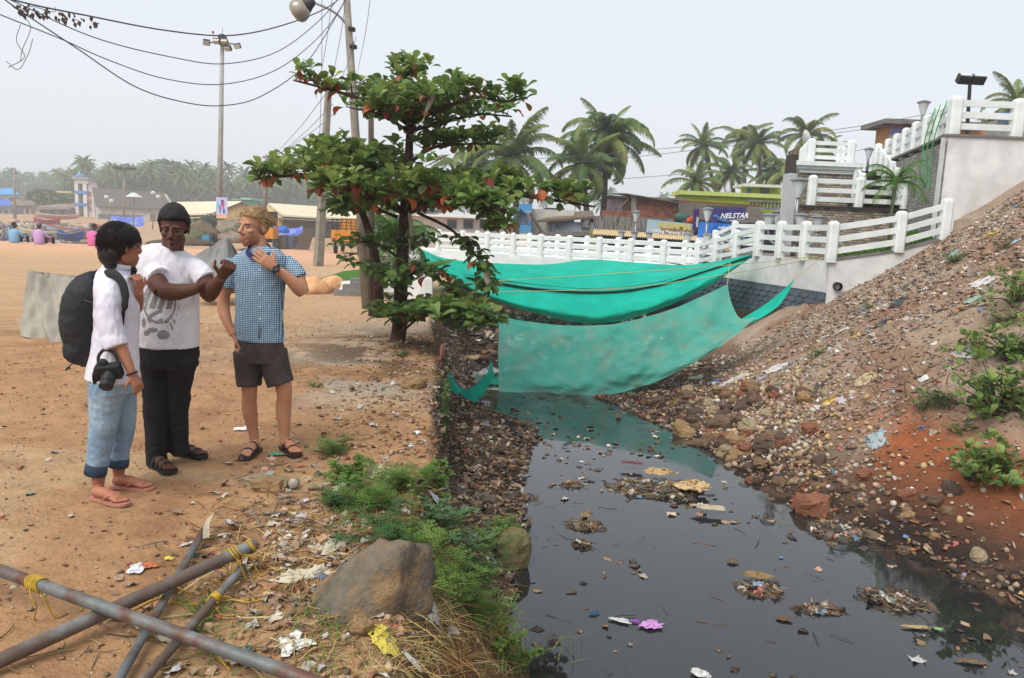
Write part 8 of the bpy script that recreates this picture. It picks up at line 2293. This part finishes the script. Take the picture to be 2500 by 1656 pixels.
# ---- steel pipes tied with yellow rope
M_pipe = mat('galvanised_pipe', rgb(140, 146, 144, .7), rgb(112, 116, 114, .7), 7, .5, .15, 30, .4, metal=.25, c3=rgb(112, 74, 58, .75), s3=4.5, amt3=.95, streak=(1, 1, 1))
M_pipe2 = mat('rusty_pipe', rgb(120, 104, 94, .75), rgb(104, 84, 74, .75), 6, .6, .2, 30, .35, metal=.15, c3=rgb(150, 154, 152, .75), s3=3.0, amt3=.9)
M_inside = plain('pipe_inside', (.02, .018, .016), .9)
def pipe(label, a, b_, r_, m):
    o_ = empty('steel_pipe', label, 'pipe', a, group='steel pipes')
    k = MB(); d = (b_-a); n_ = 24
    k.tube([d*(i/(n_-1)) for i in range(n_)], r_, 18); k.build('tube', m, o_, True)
    k = MB(); dn = d.normalized()
    for e, s_ in ((Vector(), -1), (d, 1)): k.tube([e+dn*s_*.0005, e+dn*s_*.0015], [r_*.82, r_*.82], 16)
    k.build('bore', M_inside, o_)
    return d
def gp(px, py, z): return gz(px, py, z)
p1a, p1b = gp(-60, 1640, .05), gp(622, 1330, .13)
p2a, p2b = gp(-60, 1372, .17), gp(900, 1712, .07)
p3a, p3b = gp(500, 1290, .04), gp(255, 1720, .035)
p4a, p4b = gp(592, 1385, .035), gp(300, 1720, .035)
pipe('thick grey brown pipe running from the left edge up to the right', p1a, p1b, .029, M_pipe2)
pipe('long pale pipe crossing over the thick pipe down to the right', p2a, p2b, .026, M_pipe)
pipe('thin pipe below, its end bound with a rag, left of the pair', p3a, p3b, .019, M_pipe)
pipe('thin pipe below, right of the pair, ending under the rope', p4a, p4b, .019, M_pipe2)
M_rope = mat('yellow_rope', rgb(206, 172, 62, .85), rgb(176, 140, 48, .85), 30, .8, .3, 120)
def coil(label, a, d, r_, turns, spread, tails):
    k = MB(); dn = d.normalized(); Mq = dn.to_track_quat('Z', 'Y').to_matrix()
    N_ = turns*14
    k.tube([a+dn*(spread*(i/N_-.5)+.008*math.sin(i*.9))+Mq@Vector(((r_+.004)*math.cos(i*2*math.pi/14), (r_+.004)*math.sin(i*2*math.pi/14), 0)) for i in range(N_+1)], .0045, 5)
    random.seed(len(label))
    for t in range(tails):
        pts = [a]; dv = Vector((random.uniform(-1, 1), random.uniform(-.6, .6), -.1)).normalized()
        for j in range(6):
            pts.append(pts[-1]+dv*.035+Vector((random.gauss(0, .012), random.gauss(0, .012), -.012*j)))
            dv = (dv+Vector((random.gauss(0, .5), random.gauss(0, .5), -.25))).normalized()
        for q_ in pts[1:]: q_.z = max(q_.z, hz(q_.x, q_.y)+.006)
        k.tube(spline(pts, 20), .0035, 5)
    k.build('rope_knot', M_rope, None, True, label=label, cat='rope', group='yellow rope lashings')
coil('yellow rope lashing at the upper left of the pale pipe', p2a.lerp(p2b, .19), p2b-p2a, .026, 6, .07, 3)
coil('yellow rope knot near the raised end of the thick pipe', p1a.lerp(p1b, .90), p1b-p1a, .029, 3, .05, 4)
coil('yellow rope loop at the tip of the thick pipe', p1a.lerp(p1b, .975), p1b-p1a, .029, 2, .02, 3)
coil('yellow rope tangle where the thin pipes pass below', p3a.lerp(p3b, .42)+Vector((0, 0, .0)), p3b-p3a, .019, 4, .06, 7)
coil('yellow rope turns on the right thin pipe', p4a.lerp(p4b, .3), p4b-p4a, .019, 4, .05, 5)
k = MB(); P_ = spline([hg(520, 1600)+Vector((0, 0, .01)), hg(560, 1640)+Vector((0, 0, .01)), hg(470, 1560)+Vector((0, 0, .02)), hg(420, 1590)+Vector((0, 0, .01)), hg(540, 1480)+Vector((0, 0, .03)), hg(500, 1500)+Vector((0, 0, .02))], 60); k.tube(P_, .0035, 5)
k.build('rope_tail', M_rope, None, True, label='loose yellow rope wandering under the pale pipe', cat='rope', group='yellow rope lashings')
ob = sheet('binding_rag', [[p3a+Vector((.02, .10, .06)), p3a+Vector((.03, .03, .06)), p3a+Vector((.05, -.06, .05)), p3a+Vector((.08, -.14, .01))], [p3a+Vector((-.01, .09, .03)), p3a+Vector((.0, .02, .035)), p3a+Vector((.02, -.07, .03)), p3a+Vector((.05, -.15, .005))]], M_rag, 26, 8, .02, (9, 3), 3, label='knotted beige rag at the end of the thin pipes', cat='rag')
# bottle pieces on the sand
k = MB(); k.lathe((0, 0, 0), [(.03, 0), (.032, .06), (.03, .065)], 14, Matrix.Rotation(R(80), 3, 'X')); pb = hg(722, 1188); k.build('jar', plain('dusty_glass_jar', rgb(176, 168, 150, .8), .3), None, True, loc=pb+Vector((0, 0, .03)), label='dusty glass jar lying on the sand near the bank', cat='jar')
k = MB(); k.lathe((0, 0, 0), [(.018, 0), (.02, .02), (.016, .03), (.018, .09), (.016, .1)], 12, Matrix.Rotation(R(85), 3, 'Y')); pb = hg(752, 1197); k.build('pipe_fitting', plain('clay_fitting', rgb(160, 140, 116, .8), .7), None, True, loc=pb+Vector((0, 0, .02)), label='short grey pipe fitting beside the glass jar', cat='fitting')
# ------------------------------------------------------------------ weeds, straw, bushes
M_weed = [mat('weed_leaf_%d' % i, rgb(*c, .9), rgb(*[v*.8 for v in c], .9), 6, .55, .05, trans=.3) for i, c in enumerate(((104, 140, 58), (78, 118, 60), (126, 158, 70), (94, 128, 84)))]
M_stem = plain('weed_stem', rgb(120, 122, 72, .8))
def weed(label, p, h, n, spread, seed, mi, leaf=.03, pinn=True, name='weed', group='weeds on the left bank', cat='weed'):
    random.seed(seed)
    r_ = empty(name, label, cat, p, group=group)
    ks, kl = MB(), MB()
    for i in range(n):
        a = random.random()*6.283; L_ = h*random.uniform(.5, 1.1)
        d = Vector((math.cos(a)*spread*random.uniform(.2, 1), math.sin(a)*spread*random.uniform(.2, 1), L_))
        b0 = Vector((random.gauss(0, spread*.25), random.gauss(0, spread*.25), -.02))
        b0.z = hz(p.x+b0.x, p.y+b0.y)-p.z-.01
        P_ = [b0+d*t+Vector((d.x, d.y, 0))*.4*t*t-Vector((0, 0, .25*L_*t*t)) for t in [j/7 for j in range(8)]]
        ks.tube(P_, [.004*(1-.1*j) for j in range(8)], 4, cap=False)
        for j in range(2, 8):
            for s_ in range(4):
                az = random.random()*6.283; e = Vector((math.cos(az), math.sin(az), random.uniform(-.2, .6))).normalized()
                if pinn:
                    q0 = P_[j]; Lr = leaf*random.uniform(1.6, 2.6); sd = e.cross(Vector((0, 0, 1))).normalized()
                    for w_ in range(4):
                        c0 = q0+e*Lr*(w_+1)/4
                        for sg in (-1, 1):
                            lf = sd*sg*leaf*.55+e*leaf*.3
                            kl.add([c0, c0+lf*.5+e*leaf*.2, c0+lf, c0+lf*.5-e*leaf*.12], [(0, 1, 2, 3)])
                else:
                    c0 = P_[j]; sd = e.cross(Vector((random.gauss(0, .3), random.gauss(0, .3), 1))).normalized()
                    L2 = leaf*random.uniform(.7, 1.3)
                    kl.add([c0, c0+e*L2*.45+sd*L2*.32, c0+e*L2, c0+e*L2*.45-sd*L2*.32], [(0, 1, 2, 3)])
    ks.build('stem', M_stem, r_); kl.build('leaves', M_weed[mi], r_)
    return r_
wl = ('leafy green weed clump beside the cream sack', 'bushy weed left of the cream sack', 'feathery weed below the cream sack', 'low weed clump above the boulder left', 'feathery weed right above the boulder', 'broad weed clump between boulder and mossy block', 'bright weed right of the boulder top', 'trailing weed by the mossy block', 'dense weed at the water edge below the mossy block', 'bright leafy weed low at the waterline', 'weed clump under the brown sheet', 'small weed at the bank brink', 'fine weed among the straw right of the boulder', 'weed by the bottom water edge', 'low weed near the sack left side', 'weed behind the mossy block')
for i, (px, py, h, n, sp, mi, lf) in enumerate(((985, 1195, .16, 12, .14, 0, .022), (860, 1180, .16, 12, .14, 0, .022), (900, 1240, .16, 14, .18, 0, .022), (960, 1310, .14, 14, .18, 1, .020), (1060, 1300, .18, 16, .20, 3, .022), (1120, 1330, .18, 16, .20, 1, .022), (1040, 1390, .14, 12, .16, 2, .024), (1180, 1340, .16, 14, .18, 2, .022), (1150, 1420, .16, 14, .16, 1, .022), (1140, 1500, .16, 16, .14, 2, .026), (1050, 1180, .12, 10, .12, 0, .022), (830, 1110, .12, 8, .10, 0, .02), (1090, 1440, .14, 12, .14, 2, .024), (1230, 1590, .14, 12, .14, 2, .022), (820, 1240, .10, 9, .12, 1, .02), (1230, 1300, .14, 10, .12, 2, .02))):
    weed(wl[i], hg(px, py, -.3), h*1.25, int(n*1.2), sp*1.2, i, mi, lf*(1.5 if i % 3 != 1 else 2.2), i % 3 != 1)
weed('tall spindly weed rising in front of the sandy bank', hg(1010, 1330, -.2), .62, 3, .10, 60, 2, .022, False, 'tall_weed')
weed('small green tuft on the sand right of the bearded man', hg(770, 945), .08, 7, .08, 61, 0, .02, False)
weed('small weed at the foot of the almond tree', hg(985, 870), .10, 8, .12, 62, 1, .02)
for i, (px, py, h, n, mi, lab) in enumerate(((2120, 755, .14, 8, 0, 'small weed tuft in the middle of the slope'), (1990, 870, .16, 12, 0, 'mossy weed patch low on the slope'), (2330, 640, .22, 14, 0, 'weed tangle with turquoise bag on the upper slope'), (2450, 610, .30, 14, 1, 'dark weed high at the right edge'), (2290, 990, .24, 18, 1, 'dark weed mat above the red earth'), (2250, 1000, .2, 14, 1, 'weed mat left of the bush above red earth'), (2450, 790, .26, 14, 0, 'yellowing weed on the right slope'), (2340, 1060, .2, 12, 0, 'weed straggling over the red earth'), (2090, 620, .10, 6, 1, 'tiny weed under the approach wall'))):
    weed(lab, hg(px, py, .2), h, n, .18, 70+i, mi, .028, i % 2 == 0, group='weeds on the tipped slope')
# grass and straw
def strands(name, label, n, sampler, L_, wid, cols, bend, cat, up=(.2, 1.0), seed=1):
    random.seed(seed); k = MB()
    for i in range(n):
        px, py, z0 = sampler()
        p = hg(px, py, z0, 4); a = random.random()*6.283; el = random.uniform(*up)
        d = Vector((math.cos(a)*math.cos(el), math.sin(a)*math.cos(el), math.sin(el)))
        L2 = L_*random.uniform(.4, 1.2); w_ = Vector((-math.sin(a), math.cos(a), .2))*wid*random.uniform(.6, 1.2)
        k.col = tuple(random.uniform(.75, 1.15)*c for c in random.choice(cols))
        sd = Vector((random.gauss(0, .25), random.gauss(0, .25), 0)); rows = []
        for j in range(5):
            t = j/4; c = p+d*L2*t+sd*L2*t*t-Vector((0, 0, bend*L2*t*t)); g_ = hz(c.x, c.y)
            c.z = max(c.z, g_+.004)
            ww = w_*(1-.85*t); rows.append([c-ww, c+ww])
        k.grid(rows)
    return k.build(name, mat('strand', (1, 1, 1), (.85, .85, .85), 20, .8, .05, attr=True, trans=.15), None, False, True, kind='stuff', label=label, cat=cat)
strands('dry_straw', 'dry yellow straw littering the foreground bank around the boulder', 1500, lambda: (random.choice((random.uniform(740, 1250), random.gauss(1080, 90))), random.choice((random.uniform(1440, 1656), random.uniform(1180, 1500))), -.1), .22, .0022, STR, .45, 'straw', (-.05, .5), 1)
strands('dry_grass', 'tuft of dry reddish brown roots at the bottom of the bank', 420, lambda: (random.gauss(1110, 45), random.gauss(1625, 22), -.1), .14, .0014, [rgb(150, 100, 60, .9), rgb(176, 126, 76, .9)], .3, 'straw', (.1, 1.2), 2)
strands('green_grass', 'green grass blades beside the boulder and white cloth', 240, lambda: (random.choice((random.gauss(790, 45), random.gauss(500, 30))), random.choice((random.gauss(1570, 50), random.gauss(1500, 20))), 0), .16, .004, [rgb(112, 136, 66, .9), rgb(88, 116, 60, .9)], .5, 'grass', (.4, 1.3), 3)
strands('reed_grass', 'long pale green reed blades at the bottom by the water', 46, lambda: (random.gauss(1330, 80), random.uniform(1600, 1650), -.6), .34, .0055, [rgb(136, 160, 88, .9), rgb(116, 140, 76, .9)], .25, 'grass', (.8, 1.5), 4)
strands('dead_grass', 'dry grass fringe and dead stalks on the tipped slope', 1300, lambda: (random.choice((random.gauss(2330, 90), random.gauss(2140, 60), random.gauss(2250, 120))), random.choice((random.gauss(1000, 60), random.gauss(900, 60), random.gauss(700, 60))), .3), .20, .002, [rgb(160, 130, 90, .9), rgb(130, 104, 72, .9), rgb(186, 160, 116, .9)], .35, 'straw', (.0, .9), 5)
strands('root_mat', 'brown root mats and dry stalks along the left waterline', 700, lambda: (random.choice((random.gauss(1300, 45), random.gauss(1400, 45), random.gauss(1270, 60))), random.choice((random.gauss(1420, 30), random.gauss(1380, 20), random.gauss(1300, 40))), -1.05), .17, .0016, DRK+[rgb(120, 84, 60, .9)], .3, 'roots', (-.05, .45), 6)
strands('orange_moss', 'rust coloured dry growth along the wall foot', 420, lambda: (random.uniform(1960, 2080), random.gauss(760-(random.random()*0), 14), .3), .10, .003, [rgb(186, 116, 62, .9), rgb(160, 96, 54, .9)], .4, 'straw', (.0, .8), 7)
# dry shrub twigs on the slope
k = MB(); random.seed(4)
for i in range(34):
    p = hg(random.gauss(2200, 60), random.gauss(960, 40), .2); d = Vector((random.gauss(-.2, .3), random.gauss(-.2, .25), random.uniform(.3, .8)))*.55
    P_ = [p+d*t+Vector((.03*math.sin(t*5+i), .03*math.cos(t*4+i), -.12*t*t)) for t in [j/7 for j in range(8)]]
    k.tube(P_, [.006*(1-.11*j) for j in range(8)], 4, cap=False)
    for j in (3, 4, 5, 6): k.tube([P_[j], P_[j]+Vector((random.gauss(0, .07), random.gauss(0, .07), .07))], [.003, .001], 3, cap=False)
k.build('dead_shrub', plain('dead_twig', rgb(120, 92, 74, .8)), kind='stuff', label='bare brown shrub twigs leaning out of the slope', cat='shrub')
# right edge bushes with almond-like leaves
random.seed(33)
def bush(label, px, py, z0, rx, rz, n, size, nsep):
    p = hg(px, py, z0); r_ = empty('leafy_bush', label, 'bush', p, group='bushes at the right edge')
    L2 = Leafy(); k = MB()
    for i in range(n):
        d = Vector((random.gauss(0, rx), random.gauss(0, rx*.6), abs(random.gauss(rz*.5, rz*.45))))
        L2.rosette(p+d, 6, size, .03)
        if i % 2 == 0: k.tube([(0, 0, -.05), d*.5+Vector((0, 0, .03)), d], [.010, .007, .004], 4, cap=False)
    k.build('stem', M_bark, r_); L2.build(r_, p, nsep)
bush('big leaved bush at the right edge above the red earth', 2440, 1010, .3, .24, .42, 62, .12, 120)
bush('lower big leaved bush at the right edge near the shade', 2430, 1170, -.2, .20, .22, 36, .12, 70)
bush('dark bush on the right edge of the upper slope', 2465, 880, .6, .20, .32, 46, .11, 80)
bush('small dark bush beside the grey white sack', 2385, 860, .4, .13, .18, 22, .09, 50)
bush('yellow green bush high on the right edge', 2480, 740, 1.0, .24, .30, 36, .10, 60)
# old stake wall with creeper at the bank brink
p0 = hg(1062, 920, 0); p1 = hg(1082, 1090, -.1)
r_ = empty('bank_stakes', 'low rotten stake edge overgrown with creeper along the bank', 'fence', p1)
random.seed(14)
for i in range(9):
    t = i/8; q_ = p0.lerp(p1, t); zt = -.02+random.uniform(-.06, .05); k = MB()
    q_.x = np.interp(q_.y, _YE, _XE)+.06
    k.tube([Vector((q_.x+.02, q_.y, -.9))-p1, Vector((q_.x, q_.y, zt))-p1], [.03, .025], 6); k.build('stake', M_wood, r_)
k = MB()
for i in range(520):
    t = random.random(); q_ = p0.lerp(p1, t); x_ = np.interp(q_.y, _YE, _XE)+.10+random.random()*.06
    c = Vector((x_, q_.y+random.gauss(0, .05), random.uniform(-.75, .04)*(.4+.6*random.random())))-p1
    e = Vector((random.gauss(.3, .5), random.gauss(-.4, .5), random.gauss(-.1, .4))).normalized()*random.uniform(.03, .055); sd = e.orthogonal().normalized()*e.length*.4
    g_ = random.uniform(.6, 1.1); k.col = tuple(g_*v for v in rgb(86, 110, 56, .9))
    k.add([c, c+e*.5+sd, c+e, c+e*.5-sd], [(0, 1, 2, 3)])
k.build('creeper', M_leaves, r_, False, True, kind='stuff')
